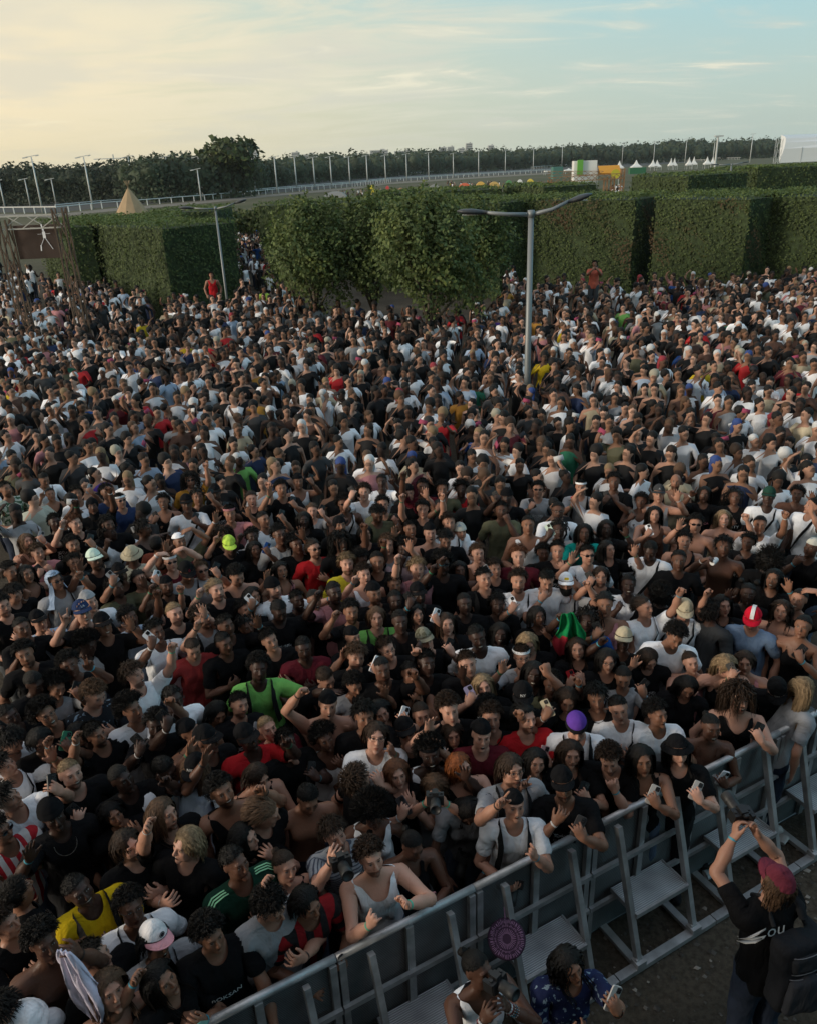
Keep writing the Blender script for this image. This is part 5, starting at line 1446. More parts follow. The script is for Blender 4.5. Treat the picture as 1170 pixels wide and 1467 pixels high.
TCOL = {'k': (.0065, .0065, .0075), 'w': (.80, .81, .84), 'g': (.30, .305, .32), 'dg': (.04, .042, .045), 'n': (.02, .035, .09), 'lb': (.33, .42, .55), 'b': (.015, .08, .30), 'r': (.42, .015, .02),
        'dr': (.10, .012, .02), 'rs': (.16, .04, .025), 'p': (.42, .18, .19), 'lp': (.45, .32, .34), 'pu': (.11, .045, .30), 'y': (.52, .36, .01), 'yk': (.50, .42, .03), 'gd': (.008, .035, .022), 'gn': (.02, .16, .09), 'ng': (.16, .42, .10),
        'tl': (.01, .33, .28), 'be': (.42, .36, .25), 'br': (.10, .05, .035), 'ol': (.10, .10, .06), 'o': (.42, .20, .03), 'cr': (.52, .50, .40), 'ld': (.17, .25, .38), 'sg': (.33, .35, .38), 'rb': (.25, .008, .012),
        'rw': (.45, .02, .03), 'nl': (.015, .017, .022), 'r2': (.25, .03, .03), 'fl': (.42, .45, .38), 'ny': (.55, .78, .10), 'cm': (.20, .19, .14), 'cmw': (.45, .44, .38), 'pw': (.62, .50, .53), 'wg': (.55, .68, .58), 'bk': (.05, .045, .045),
        'rwc': (.55, .01, .03), 'dgn': (.015, .05, .035), 'nb': (.03, .05, .10), 'lv': (.28, .26, .42), 'wp': (.5, .48, .46), 'rp': (.15, .028, .045), 'bb': (.008, .014, .055), 'co': (.50, .12, .08), 'wr': (.5, .3, .3), 'dk': (.05, .05, .055)}
TMAT = {'bb': 'lines', 'sg': 'stripes_h', 'rb': 'stripes_rb', 'rw': 'stripes_rw', 'nl': 'lines', 'fl': 'floral', 'cm': 'camo', 'cmw': 'lines'}
# arm poses: target wrist (side, front(-), height), elbow hint, finger direction, palm, hand
ARM = {
 'DN': dict(T=(.255, -.10, .93), hint=(.5, .6, 0)),
 'FR': dict(T=(.17, -.27, 1.17), hint=(.6, .3, -1), hand='half'),
 'CL': dict(T=(.055, -.25, 1.33), hint=(.8, .1, -1), fdir=(-.75, -.1, .6), palm=(-.2, 1, 0), hand='half'),
 'CH': dict(T=(.07, -.185, 1.50), hint=(.8, -.2, -1), fdir=(-.55, .15, .9), palm=(-.3, 1, .1), hand='half'),
 'FC': dict(T=(.06, -.20, 1.60), hint=(.5, -.3, -1), fdir=(-.35, .2, .9), palm=(-.2, 1, 0), hand='fist'),
 'FF': dict(T=(.12, -.34, 1.55), hint=(.5, 0, -1), fdir=(-.25, -.1, 1), palm=(-.8, .6, 0), hand='fist'),
 'FE': dict(T=(.10, -.33, 1.60), hint=(1, -.1, -.7), fdir=(-.15, 0, 1), palm=(-.9, -.3, 0), hand='fist'),
 'FI': dict(T=(.22, -.22, 1.78), hint=(.8, 0, -1), fdir=(-.1, -.1, 1), palm=(-.5, -.8, 0), hand='fist'),
 'FU': dict(T=(.25, -.18, 1.90), hint=(1, 0, -.6), fdir=(.1, -.2, 1), palm=(-.5, -.8, 0), hand='fist'),
 'FA': dict(T=(.22, -.06, 1.86), hint=(1, .1, .2), fdir=(-.5, -.1, 1), palm=(-.4, -.8, 0), hand='fist'),
 'FG': dict(T=(.20, -.14, 1.74), hint=(.8, 0, -1), fdir=(-.3, -.1, 1), palm=(-.5, -.8, 0), hand='fist'),
 'FL': dict(T=(.24, -.20, 1.80), hint=(1, 0, -.5), fdir=(.1, -.4, .8), palm=(-.3, -.8, -.3), hand='fist'),
 'CU': dict(T=(.13, -.24, 1.78), hint=(.6, -.1, -1), fdir=(-.2, -.2, 1), palm=(-.6, .5, 0), hand='grip'),
 'OP': dict(T=(.22, -.26, 1.72), hint=(.8, 0, -1), fdir=(-.1, -.1, 1), palm=(-.3, -.9, 0), hand='open'),
 'OR': dict(T=(.56, -.26, 1.47), hint=(.3, .3, -1), fdir=(.8, -.5, .2), palm=(0, -.3, -1), hand='open'),
 'PT': dict(T=(.16, -.28, 1.76), hint=(.8, 0, -1), fdir=(-.1, -.2, 1), palm=(-.3, -.9, 0), hand='point'),
 'PC': dict(T=(.12, -.26, 1.80), hint=(.7, 0, -1), fdir=(.1, -.1, 1), palm=(-.2, -.9, 0), hand='peace'),
 'HN': dict(T=(.18, -.24, 1.76), hint=(.8, 0, -1), fdir=(0, -.1, 1), palm=(-.2, -.9, 0), hand='horns'),
 'HH': dict(T=(.15, -.05, 1.83), hint=(1, -.1, .1), fdir=(-1, 0, -.1), palm=(0, .1, -1), hand='relax'),
 'P1': dict(T=(.10, -.36, 1.52), hint=(.8, .1, -1), fdir=(-.45, .40, .8), palm=(-.2, .75, -.6), hand='grip'),
 'P2': dict(T=(.045, -.34, 1.52), hint=(.9, .1, -1), fdir=(-.35, .35, .8), palm=(-.4, .7, -.5), hand='half'),
 'PU': dict(T=(.15, -.33, 1.74), hint=(.8, .1, -1), fdir=(-.35, .35, .9), palm=(-.2, .8, -.5), hand='grip'),
 'PL': dict(T=(.09, -.35, 1.30), hint=(.8, .2, -1), fdir=(-.45, -.0, .85), palm=(-.2, .9, -.1), hand='grip'),
 'PD': dict(T=(.22, -.30, 1.62), hint=(.9, 0, -1), fdir=(-.6, -.3, .6), palm=(-.4, -.2, -.6), hand='half'),
 'CP': dict(T=(.10, -.27, 1.32), hint=(.8, .1, -1), fdir=(-.8, -.4, .3), palm=(-.3, .8, 0), hand='grip'),
 'CD': dict(T=(.07, -.24, 1.42), hint=(.8, .1, -1), fdir=(-.6, -.2, .7), palm=(-.3, .9, 0), hand='grip'),
 'CM': dict(T=(.085, -.25, 1.78), hint=(.9, -.1, -1), fdir=(-.3, -.3, .9), palm=(-.9, .2, 0), hand='half'),
 'CE': dict(T=(.095, -.20, 1.55), hint=(.9, .1, -1), fdir=(-.3, -.1, .9), palm=(-.9, .3, 0), hand='half'),
 'CG': dict(T=(.07, -.30, 1.15), hint=(.8, .2, -1), fdir=(-.6, -.5, .2), palm=(-.3, .3, .8), hand='grip'),
 'LN': dict(T=(.15, -.30, 1.16), hint=(.8, .2, -1), fdir=(-.5, -.7, .2), palm=(-.3, .2, -.8), hand='half'),
 'LO': dict(T=(.16, -.40, 1.10), hint=(.8, .1, -.3), fdir=(-.1, -.9, -.4), palm=(-.2, .3, -.8), hand='relax'),
 'HG': dict(T=(.20, -.36, .92), hint=(.6, .1, -.2), fdir=(0, -.3, -1), palm=(-.8, .3, 0), hand='half'),
}
def variant(side_code, near, rs):
    d = dict(ARM[side_code])
    if near:
        j = .028; d['T'] = tuple(a + rs.uniform(-j, j) for a in d['T'])
    return d
PCACHE = {}
TXT_MAT = lambda: M('cloth')
_strap = {}
def surf_y(x, z): return -(math.sqrt(max(0, 1 - (x / .215) ** 2)) * (.142 + .02 * max(0, 1 - abs(z - 1.28) / .2)))
def strap_geo(kind):
    if kind in _strap: return _strap[kind]
    b = MB()
    def ribbon(pts, w):
        V = []; F = []
        for i, (x, y, z) in enumerate(pts):
            a = pts[max(i - 1, 0)]; c = pts[min(i + 1, len(pts) - 1)]
            t = Vector(c) - Vector(a); n = Vector((x, y, 0)).normalized() + Vector((0, 0, .4 if z > 1.40 else 0)); s = t.cross(n).normalized() * w / 2
            V += [tuple(Vector((x, y, z)) + s), tuple(Vector((x, y, z)) - s)]
        for i in range(len(pts) - 1): F.append((2 * i, 2 * i + 1, 2 * i + 3, 2 * i + 2))
        b.add(V, F)
    if kind == 'st':
        ribbon([(.115, .06, 1.455), (.115, -.01, 1.485), (.10, -.09, 1.44)] + [(.10 - .27 * t, surf_y(.10 - .27 * t, 1.4 - .5 * t) - .004, 1.40 - .5 * t) for t in np.linspace(0, 1, 8)], .034)
    else:
        for s in (1, -1): ribbon([(s * .115, .09, 1.42), (s * .118, -.0, 1.487), (s * .112, -.085, 1.445)] + [(s * (.108 + .03 * t), surf_y(.11, 1.4 - .3 * t) - .006, 1.40 - .3 * t) for t in np.linspace(0, 1, 5)], .055)
    V = np.array(b.v, np.float32); _strap[kind] = (V, np.array(b.f)); return _strap[kind]
_txt = {}
def text_geo(txt, size, thing='chest'):
    k = (txt, size, thing)
    if k in _txt: return _txt[k]
    me = lib_text(txt, size, M('cloth'), 0.0)
    n = len(me.vertices); co = np.empty(n * 3, np.float32); me.vertices.foreach_get('co', co); co = co.reshape(-1, 3)
    fs = [np.array([list(p.vertices)]) for p in me.polygons]
    by = {}
    for p in me.polygons: by.setdefault(len(p.vertices), []).append(list(p.vertices))
    V = np.zeros_like(co)
    if thing == 'chest':
        V[:, 0] = co[:, 0]; V[:, 2] = 1.265 + co[:, 1]; V[:, 1] = [surf_y(x, z) - .012 for x, z in zip(V[:, 0], V[:, 2])]
    else:   # on the front of a cap
        V[:, 0] = co[:, 0]; V[:, 2] = 1.742 + co[:, 1]; V[:, 1] = HC[1] - .116 * np.sqrt(np.clip(1 - (co[:, 0] / .1) ** 2, 0, 1)) * (1 - ((V[:, 2] - 1.70) / .14) ** 2 * .6) - .004
    bpy.data.meshes.remove(me)
    _txt[k] = (V, [np.array(v) for v in by.values()]); return _txt[k]
N_PEOPLE = []
def child(me, nm, o, col, mw=None):
    q = link(bpy.data.objects.new(nm, me), o); q.color = (*col, 1)
    if mw is not None: q.matrix_local = mw
    return q
def make_person(line, idx):
    spec, label = [s.strip() for s in line.split('|')]
    t = spec.split(); px, py, g, sk, hr, tp, aL, aR, face = float(t[0]), float(t[1]), t[2], t[3], t[4].split(':'), t[5].split(':'), t[6], t[7], float(t[8]); ex = t[9:]
    rs = np.random.RandomState(idx * 7 + 3)
    near = py > 905; lod = 0 if py > 1020 else 1; fem = 1 if g == 'f' else 0
    hid = 'hid' in ex
    big = abs(face) > 90
    ok_ = not any(e in ex for e in ('dn', 'hid', 'up')) and not big and py < 1250 and aL == 'DN' and aR == 'DN'
    if ok_ and rs.rand() < .7:
        c_ = ['FI', 'OP', 'P1.k', 'PU.k', 'FF', 'OP', 'FU', 'PU.w', 'PT', 'PU.g'][rs.randint(10)]
        if rs.rand() < .5: aL = c_
        else: aR = c_
    elif ok_ and rs.rand() < .5: aL, aR = 'FR', ('FR' if rs.rand() < .5 else 'CL')
    if tp[1] in ('w', 'g') and tp[0] == 'tee' and not near and 'st' not in ex and 'bp' not in ex and rs.rand() < .4: ex = ex + ['st']
    fy = max(-75, min(75, face * .45)) if not big else rs.uniform(-15, 15)
    pitch = 16 + (rs.uniform(-5, 7) if near else 0)
    if 'dn' in ex: pitch = -10 + (rs.uniform(-4, 4) if near else 0)
    if hid: pitch = 0
    bend = 8 if near else 4
    if any(a in ('LO', 'LN', 'HG') for a in (aL, aR)): bend = 24
    if 'b8' in ex: bend, pitch = 2, 2
    roll = rs.uniform(-10, 10) if near else 0
    if not near: fy = round(fy / 12) * 12
    cL, cR = aL.split('.')[0], aR.split('.')[0]
    key = (fem, lod, tp[0], cL, cR, round(fy) if not near else idx, pitch, bend)
    mouth = 'smile' if 'sm' in ex else ('open' if 'op' in ex else 'closed')
    pose = PCACHE.get(key)
    if pose is None:
        # seen from the stage the person's own left hand is on the right-hand side
        pose = Pose(variant(cR, near, rs), variant(cL, near, rs), yaw=fy, pitch=pitch, roll=roll, bend=bend, turn=rs.uniform(-8, 8) if near else 0, lean=rs.uniform(-4, 4) if near else 0)
        pose.meshes = {}; PCACHE[key] = pose
    hm = pose.head(); hc = hm @ Vector((0, -.04, 1.65))
    sc = (.905 if fem else .955) * (1 + rs.uniform(-.05, .045))
    dz = .7 if 'up' in ex else 0
    P = at(px, py, hc.z * sc + dz)
    body_f = face - fy * 1.0 if not big else face
    rz = math.atan2(-P.x, P.y) + math.radians(body_f)
    loc = P - Matrix.Rotation(rz, 3, 'Z') @ Vector((hc.x * sc, hc.y * sc, 0)); loc.z = dz
    # body
    if 'body' not in pose.meshes:
        V, F = base(fem, lod)
        def tuck(v):
            if tp[0] not in ('tee', 'hoodie'): return v
            v = v.copy(); ax = np.abs(v[:, 0]); w_ = sstep(ax, .10, .16) * (1 - sstep(ax, .33, .37)) * (v[:, 2] > 1.30)
            v[:, 1] *= 1 - .28 * w_; v[:, 2] = 1.395 + (v[:, 2] - 1.395) * (1 - .28 * w_)
            t_ = (ax < .2) * sstep(v[:, 2], .84, .92) * (1 - sstep(v[:, 2], 1.34, 1.42)) * .07; v[:, 0] *= 1 - t_; v[:, 1] *= 1 - t_; return v
        mo = tuck
        if near:
            jx, cz = rs.uniform(.93, 1.06), rs.uniform(.985, 1.02)
            def mo(v):
                v = tuck(v).copy(); h = sstep(v[:, 2], 1.50, 1.56) * (np.abs(v[:, 0]) < .12)
                v[:, 0] *= 1 + (jx - 1) * h; low = h * sstep(-v[:, 2], -1.62, -1.56); v[:, 2] = v[:, 2] - low * (cz - 1) * .9; return v
        pose.meshes['body'] = skin_mesh('person', V, F, pose, M('skin_closed_0'), morph=mo)
    o = link(bpy.data.objects.new('person', pose.meshes['body']))
    o.location = loc; o.rotation_euler = (0, 0, rz); o.scale = (sc, sc, sc)
    o.material_slots[0].link = 'OBJECT'
    o.material_slots[0].material = M('skin_%s_%d' % (mouth, 1 if ('bd' in ex or (not fem and rs.rand() < .25)) else 0))
    v = rs.uniform(.88, 1.12); o.color = (*[c * v for c in SKIN[sk]], 1)
    tag(o, label, 'person', 'people packed in front of the stage')
    def posed(nm, geo, mat):
        if nm not in pose.meshes: pose.meshes[nm] = skin_mesh(nm, geo[0], geo[1], pose, M(mat))
        return pose.meshes[nm]
    gk, gc = tp
    if gk != 'no':
        tv = rs.uniform(.85, 1.08)
        jn = {'tee': 't_shirt', 'tank': 'tank_top', 'top': 'strap_top', 'crop': 'crop_top', 'hoodie': 'hoodie'}[gk]
        q = child(posed(jn, garm(gk, fem, lod), 'cloth'), jn, o, [c * tv for c in TCOL[gc]])
        if gc in TMAT: q.material_slots[0].link = 'OBJECT'; q.material_slots[0].material = M(TMAT[gc])
    legc = [(.02, .028, .05), (.012, .012, .013), (.06, .065, .07), (.09, .12, .18)][rs.randint(4)]
    if 'back' in ex: legc = (.022, .032, .055)
    tk = ('trousers', fem)
    if tk not in _H: 
        gV, gF = garm('trousers', fem, 1); _H[tk] = mesh_np('trousers', gV, gF, M('denim'), True, {'rest': ('FLOAT_VECTOR', 'POINT', gV)})
    child(_H[tk], 'trousers', o, legc)
    if 'shoes' not in _H:
        Fd = Field(axis((-.2, .2, .02)), axis((-.24, .14, .02)), axis((-.03, .18, .015)))
        for s_ in (1, -1):
            Fd.cap((s_ * .10, .04, .055), (s_ * .109, -.145, .045), .058, .050, k=.02); Fd.cap((s_ * .10, .03, .12), (s_ * .10, .035, .06), .05, .055, k=.02)
        gV, gF = Fd.nets(); gV[:, 2] = np.maximum(gV[:, 2], .003); me_ = []
        for s_ in (1, -1):
            kf = gV[gF][:, :, 0].mean(1) * s_ > 0; me_.append(mesh_np('shoe', gV, gF[kf], M('cloth'), True, {'rest': ('FLOAT_VECTOR', 'POINT', gV)}))
        _H['shoes'] = me_
    for m_ in _H['shoes']: child(m_, 'shoe', o, (.5, .5, .5) if idx % 3 == 0 else (.02, .02, .022))
    # hair and hats
    if hr[0] == 'short' and len(hr) < 3: hr[0] = ['short', 'curly', 'messy', 'short', 'curly'][rs.randint(5)]
    hs, hcol = hr[0], HCOL[hr[1]]; hat = hr[2] if len(hr) > 2 else None
    if hs != 'bald' and not (hat and not hat_hair(hs) and hat not in ('headband', 'skullcap', 'shawl')):
        if hat and hat_hair(hs) and hat not in ('headband', 'skullcap'):
            me = hair_mesh({'mid': 'mid', 'fringe': 'long', 'pony': 'pony'}.get(hs, hs), 5, .8)
        else: me = hair_mesh(hs, idx % (3 if near else 2), 1.0 if near else .6)
        if me: hv_ = rs.uniform(.8, 1.3); child(me, 'hair', o, [c * hv_ for c in hcol], hm)
    elif hat and not fem and hat not in ('balaclava', 'bucketb'):
        child(hair_mesh('buzz', 0, .5), 'hair', o, hcol, hm)
    if hat:
        hk = {'capb': 'cap', 'capw': 'cap', 'bucketb': 'bucket'}.get(hat, hat); hcl = TCOL[hr[3]]
        mm = hm
        if hat == 'capb': mm = hm @ Matrix.Translation((0, .016, 0)) @ Matrix.Rotation(math.pi, 4, 'Z') @ Matrix.Translation((0, -.012, 0))
        a, b = hat_mesh(hk)
        nm = {'cap': 'cap', 'beanie': 'knitted_hat', 'durag': 'headscarf', 'bucket': 'sun_hat', 'skullcap': 'skullcap', 'headband': 'headband', 'balaclava': 'face_covering', 'shawl': 'head_cloth'}[hk]
        q = child(a, nm, o, hcl, mm)
        if hr[3] in TMAT: q.material_slots[0].link = 'OBJECT'; q.material_slots[0].material = M(TMAT[hr[3]])
        if hr[3] == 'pw': q.color = (.70, .68, .68, 1)
        if b: child(b, 'brim' if hk == 'cap' else 'cuff', q, (.62, .30, .34) if hr[3] == 'pw' else (.012, .012, .013) if hr[3] == 'pu' else hcl)
        if hk == 'cap':
            emb = {'n': ('LA', (.6, .6, .6)), 'dg': ('A', (.5, .5, .5))}.get(hr[3])
            if 'tl' in ex: emb = ('labo', (.6, .6, .6))
            if 'tlG' in ex: emb = ('G', (.6, .05, .08))
            if 'tlLA' in ex: emb = ('LA', (.6, .6, .6))
            if hat == 'capb' and hr[3] == 'k' and near: emb = ('NY', (.6, .6, .6))
            if hr[3] == 'be' and hat == 'capw': emb = ('X', (.05, .06, .07))
            if emb:
                V, F = text_geo(emb[0], .036 if len(emb[0]) < 3 else .028, 'cap'); k = ('ct', emb[0])
                if k not in _H: _H[k] = mesh_np('emblem', V, F, M('cloth'), False, {'rest': ('FLOAT_VECTOR', 'POINT', V)})
                child(_H[k], 'emblem', q, emb[1])
            if hr[3] in ('pw',):
                if 'badge' not in _H:
                    b_ = MB(); b_.lathe([(.021, 0), (.021, .002), (.001, .003)], 20); b_.v = [(x, HC[1] - .1085 - z + .0 * y - abs(x) * .0, 1.742 + y) for x, y, z in b_.v]; r_ = MB(); r_.lathe([(.017, .0035), (.0145, .0035)], 20); r_.v = [(x, HC[1] - .1085 - z, 1.742 + y) for x, y, z in r_.v]
                    _H['badge'] = (restify(b_.mesh('badge', M('cloth'))), restify(r_.mesh('badge_ring', M('cloth'))))
                child(_H['badge'][0], 'badge', q, (.03, .03, .035)); child(_H['badge'][1], 'badge_ring', q, (.5, .5, .5))
            if hr[3] in ('w',) and hat == 'capw' or hr[3] == 'bk2':
                if 'patch' not in _H:
                    b_ = MB(); b_.box((0, HC[1] - .1125, 1.744), (.052, .004, .030)); _H['patch'] = restify(b_.mesh('patch', M('cloth')))
                child(_H['patch'], 'patch', q, (.55, .42, .03))
        if hr[3] == 'rwc':
            b_ = MB(); pts = [(x, y, z) for x, y, z in [(0, HC[1] + math.sin(a) * .120 * -1, HC[2] + .010 + .127 * math.cos(a)) for a in np.linspace(-1.2, 1.15, 12)]]
            V = []; F = []
            for i, p in enumerate(pts): V += [(-.02, p[1], p[2]), (.02, p[1], p[2])]
            for i in range(len(pts) - 1): F.append((2 * i, 2 * i + 1, 2 * i + 3, 2 * i + 2))
            b_.add(V, F); child(restify(b_.mesh('stripe', M('cloth'))), 'stripe', q, (.7, .7, .7))
    for gl in ('gl', 'sg'):
        if gl in ex:
            a, b = hat_mesh('sunglasses' if gl == 'sg' else 'glasses'); q = child(a, 'sunglasses' if gl == 'sg' else 'glasses', o, (.008, .008, .009), hm)
            if b: child(b, 'lens', q, (.006, .006, .008))
    if 'mask' in ex: child(hat_mesh('bandmask')[0], 'face_mask', o, (.012, .012, .012), hm)
    for s_ in ('st', 'bp'):
        if s_ in ex: child(posed(s_, strap_geo(s_), 'cloth'), 'shoulder_strap', o, (.012, .012, .013))
    if 'ch' in ex:
        if 'chain' not in _H:
            b_ = MB(); pts = [(.075 * math.cos(a), -.052 + .062 * math.sin(a) * -1 - .0, 1.43 - .055 * math.sin(a)) for a in np.linspace(-.1, math.pi + .1, 30)]
            pts = [(x, y - .03, z) for x, y, z in pts]
            for p in pts: b_.lathe([(.0002, -.004), (.004, 0), (.0002, .004)], 6, p)
            _H['chain'] = (np.array(b_.v, np.float32), np.array(b_.f))
        child(posed('necklace', _H['chain'], 'steel'), 'necklace', o, (.7, .7, .68))
    if 'ad' in ex:
        b_ = MB()
        for s in (1, -1):
            for j in (-.02, 0, .02):
                V = []; F = []; 
                for i, tt in enumerate(np.linspace(0, 1, 9)):
                    x = s * (.10 + .25 * tt); z = 1.483 - .018 * tt + (-.004 if tt < .1 else 0); V += [(x, j - .005, z + .006), (x, j + .005, z + .006)]
                for i in range(8): F.append((2 * i, 2 * i + 1, 2 * i + 3, 2 * i + 2))
                b_.add(V, F)
        child(posed('shoulder_stripes', (np.array(b_.v, np.float32), np.array(b_.f)), 'cloth'), 'shoulder_stripes', o, (.25, .55, .32))
    tx = [e[3:] for e in ex if e.startswith('tx=')]
    if tx:
        V, F = text_geo(tx[0], .095 if len(tx[0]) < 4 else .062 if len(tx[0]) < 6 else .05)
        me = mesh_np('lettering', pose.apply(V), F, M('cloth'), False, {'rest': ('FLOAT_VECTOR', 'POINT', V)})
        child(me, 'lettering', o, {'AMERICA': (.5, .2, .25), 'FBC': (.45, .30, .03)}.get(tx[0], (.6, .6, .6)))
    if not tx and gk == 'tee' and gc in ('k', 'w', 'g', 'r', 'n') and 'bp' not in ex and 'st' not in ex and rs.rand() < .28:
        if 'print' not in _H:
            gx = np.linspace(-.085, .085, 9); gz = np.linspace(1.20, 1.31, 6)
            pv = np.array([(x_, surf_y(x_, z_) - .011, z_) for z_ in gz for x_ in gx], np.float32); pf = np.array([(j * 9 + i, j * 9 + i + 1, j * 9 + i + 10, j * 9 + i + 9) for j in range(5) for i in range(8)])
            _H['print'] = (pv, pf)
        q = child(posed('chest_print', _H['print'], 'print'), 'chest_print', o, [c * tv for c in TCOL[gc]])
        if gc == 'w': q.material_slots[0].link = 'OBJECT'; q.material_slots[0].material = M('print_dark')
    # wristbands
    mw = Matrix.Translation(loc) @ Matrix.Rotation(rz, 4, 'Z') @ Matrix.Scale(sc, 4)
    raised = [(c, s) for c, s in ((cL, 'R'), (cR, 'L')) if c not in ('DN', 'HG')]
    for c, s in raised:
        if rs.rand() < .6 or 'wb' in ex:
            sgn = 1 if s == 'L' else -1
            if ('band', s) not in _H:
                b_ = MB(); n = 12; V = []; F = []
                for i, x in enumerate((.694, .708)):
                    for k in range(n): a = 2 * math.pi * k / n; V.append((sgn * x, .0315 * math.cos(a), 1.40 + .029 * math.sin(a)))
                for k in range(n): F.append((k, (k + 1) % n, n + (k + 1) % n, n + k))
                b_.add(V, F); _H[('band', s)] = (np.array(b_.v, np.float32), np.array(b_.f))
            child(posed('wristband_' + s, _H[('band', s)], 'satin'), 'wristband', o, (.03, .5, .33) if 'wb' in ex else [(.02, .2, .1), (.6, .6, .6), (.02, .02, .02), (.05, .3, .4)][rs.randint(4)])
    # what the hands hold
    for code, s in ((aL, 'R'), (aR, 'L')):
        c, _, pc = code.partition('.')
        if pc and c in ('P1', 'PU', 'PL', 'P2'):
            hmw = mw @ pose.hand(s); sg = 1 if s == 'L' else -1
            a = math.radians(52); yv = Vector((math.cos(a) * sg, -math.sin(a), 0)); zv = Vector((0, 0, -1)); xv = yv.cross(zv)
            R = Matrix((xv, yv, zv)).transposed().to_4x4(); R.translation = (sg * .800, -.018, 1.372)
            short = label.split(',')[0].replace('person ', '', 1) if label.startswith('person ') else label.split(',')[0]
            w = short.split()[:9]
            while w and w[-1] in ('in', 'the', 'a', 'at', 'and', 'with', 'of', 'behind', 'to', 'filming', 'holding', 'up', 'both', 'dark', 'white', 'pale', 'beside', 'an', 'over', 'black', 'on', 'right'): w.pop()
            cn = {'k': 'black', 'w': 'white', 'wp': 'patterned', 'gn': 'green', 'g': 'grey', 'lv': 'lilac', 'r': 'red', 'be': 'beige', 'nb': 'navy', 'p': 'pink', 'b': 'blue', 'wg': 'pale green', 'bk': 'dark', 'wr': 'white', 'dk': 'small dark'}.get(pc, 'dark')
            make_phone(hmw @ R, TCOL[pc], '%s phone held by the one %s' % (cn, ' '.join(w)))
    if 'cam' in ex:
        T_ = Matrix.Translation((0, -.165, 1.645)) @ Matrix.Rotation(math.pi, 4, 'Z')
        make_camera(mw @ hm @ T_, 'black camera held to the eye of the one in white tank top in the pit')
        for s in ('L', 'R'):
            sgn = 1 if s == 'L' else -1
            for bi in range(5):
                b_ = MB(); n = 14
                for k in range(n):
                    a = 2 * math.pi * k / n; b_.lathe([(.0003, -.0045), (.0045, 0), (.0003, .0045)], 5, (sgn * (.708 - bi * .016), .034 * math.cos(a), 1.40 + .031 * math.sin(a)))
                V_ = np.array(b_.v, np.float32); child(mesh_np('bead_bracelet', pose.apply(V_), np.array(b_.f), M('gloss'), True, {'rest': ('FLOAT_VECTOR', 'POINT', V_)}), 'bead_bracelet', o, [(.5, .5, .48), (.4, .03, .05), (.6, .6, .6), (.03, .35, .5), (.5, .5, .5)][bi])
    if 'pit' in ex:
        b_ = MB()
        for i, cc_ in enumerate(((.5, .02, .03), (.6, .6, .6), (.02, .3, .12))):
            V = []; F = []; n = 12
            for x in (.700 - i * .022, .681 - i * .022):
                for k in range(n): a = 2 * math.pi * k / n; V.append((x, .036 * math.cos(a), 1.40 + .033 * math.sin(a)))
            for k in range(n): F.append((k, (k + 1) % n, n + (k + 1) % n, n + k))
            V = np.array(V, np.float32); child(mesh_np('fabric_wristband', pose.apply(V), np.array(F), M('cloth'), True, {'rest': ('FLOAT_VECTOR', 'POINT', V)}), 'fabric_wristband', o, cc_)
    if 'back' in ex:
        def soft_box(nm, c_, d_, r_, colr, par, n_=.02):
            F_ = Field(axis((c_[0] - d_[0] - .08, c_[0] + d_[0] + .08, n_)), axis((c_[1] - d_[1] - .08, c_[1] + d_[1] + .08, n_)), axis((c_[2] - d_[2] - .08, c_[2] + d_[2] + .08, n_)))
            X_, Y_, Z_ = [g_[sh] - cc_ for g_, cc_, sh in zip(F_.g, c_, ((slice(None), None, None), (None, slice(None), None), (None, None, slice(None))))]
            q_ = [np.abs(a_) - (dd_ - r_) for a_, dd_ in zip((X_, Y_, Z_), d_)]
            F_.D = (np.sqrt(sum(np.maximum(a_, 0) ** 2 for a_ in q_)) - r_ + np.minimum(np.maximum(np.maximum(q_[0], q_[1]), q_[2]), 0) + .006 * np.sin(X_ * 38 + Z_ * 22) * np.cos(Z_ * 31 + Y_ * 20)).astype(np.float32)
            gV, gF = F_.nets(); return child(mesh_np(nm, pose.apply(gV), gF, M('cloth'), True, {'rest': ('FLOAT_VECTOR', 'POINT', gV)}), nm, par, colr)
        bg_ = soft_box('backpack', (-.05, .215, 1.12), (.15, .085, .24), .05, (.014, .015, .018), o, .018)
        soft_box('front_pocket', (-.05, .315, 1.04), (.115, .035, .11), .03, (.03, .032, .038), bg_, .014)
        soft_box('top_pocket', (-.05, .300, 1.235), (.10, .025, .06), .024, (.022, .024, .028), bg_, .014)
        for z_, w_ in ((1.145, .11), (1.175, .10), (1.295, .095)):
            b_ = MB(); b_.tube([(-.05 + w_ * t_, .318 - .02 * abs(t_) ** 3, z_) for t_ in np.linspace(-1, 1, 9)], .0035, 5); V_ = np.array(b_.v, np.float32)
            quads = np.array([f for f in b_.f if len(f) == 4]); child(mesh_np('zip', pose.apply(V_), quads, M('gloss'), True, {'rest': ('FLOAT_VECTOR', 'POINT', V_)}), 'zip', bg_, (.12, .12, .13))
        for x_ in (-.15, .05):
            b_ = MB(); b_.tube([(x_, .12, 1.38), (x_, .06, 1.47), (x_ * 1.0, -.01, 1.492), (x_, -.09, 1.44)], .016, 6, cap=False); V_ = np.array(b_.v, np.float32)
            child(mesh_np('shoulder_strap', pose.apply(V_), np.array(b_.f), M('cloth'), True, {'rest': ('FLOAT_VECTOR', 'POINT', V_)}), 'shoulder_strap', o, (.02, .021, .024))
        V, F = text_geo('Sou', .13); V = V.copy(); V[:, 0] = -V[:, 0] + .085; V[:, 1] = .150; V[:, 2] += .115
        child(mesh_np('back_print', pose.apply(V), F, M('cloth'), False, {'rest': ('FLOAT_VECTOR', 'POINT', V)}), 'back_print', o, (.55, .55, .55))
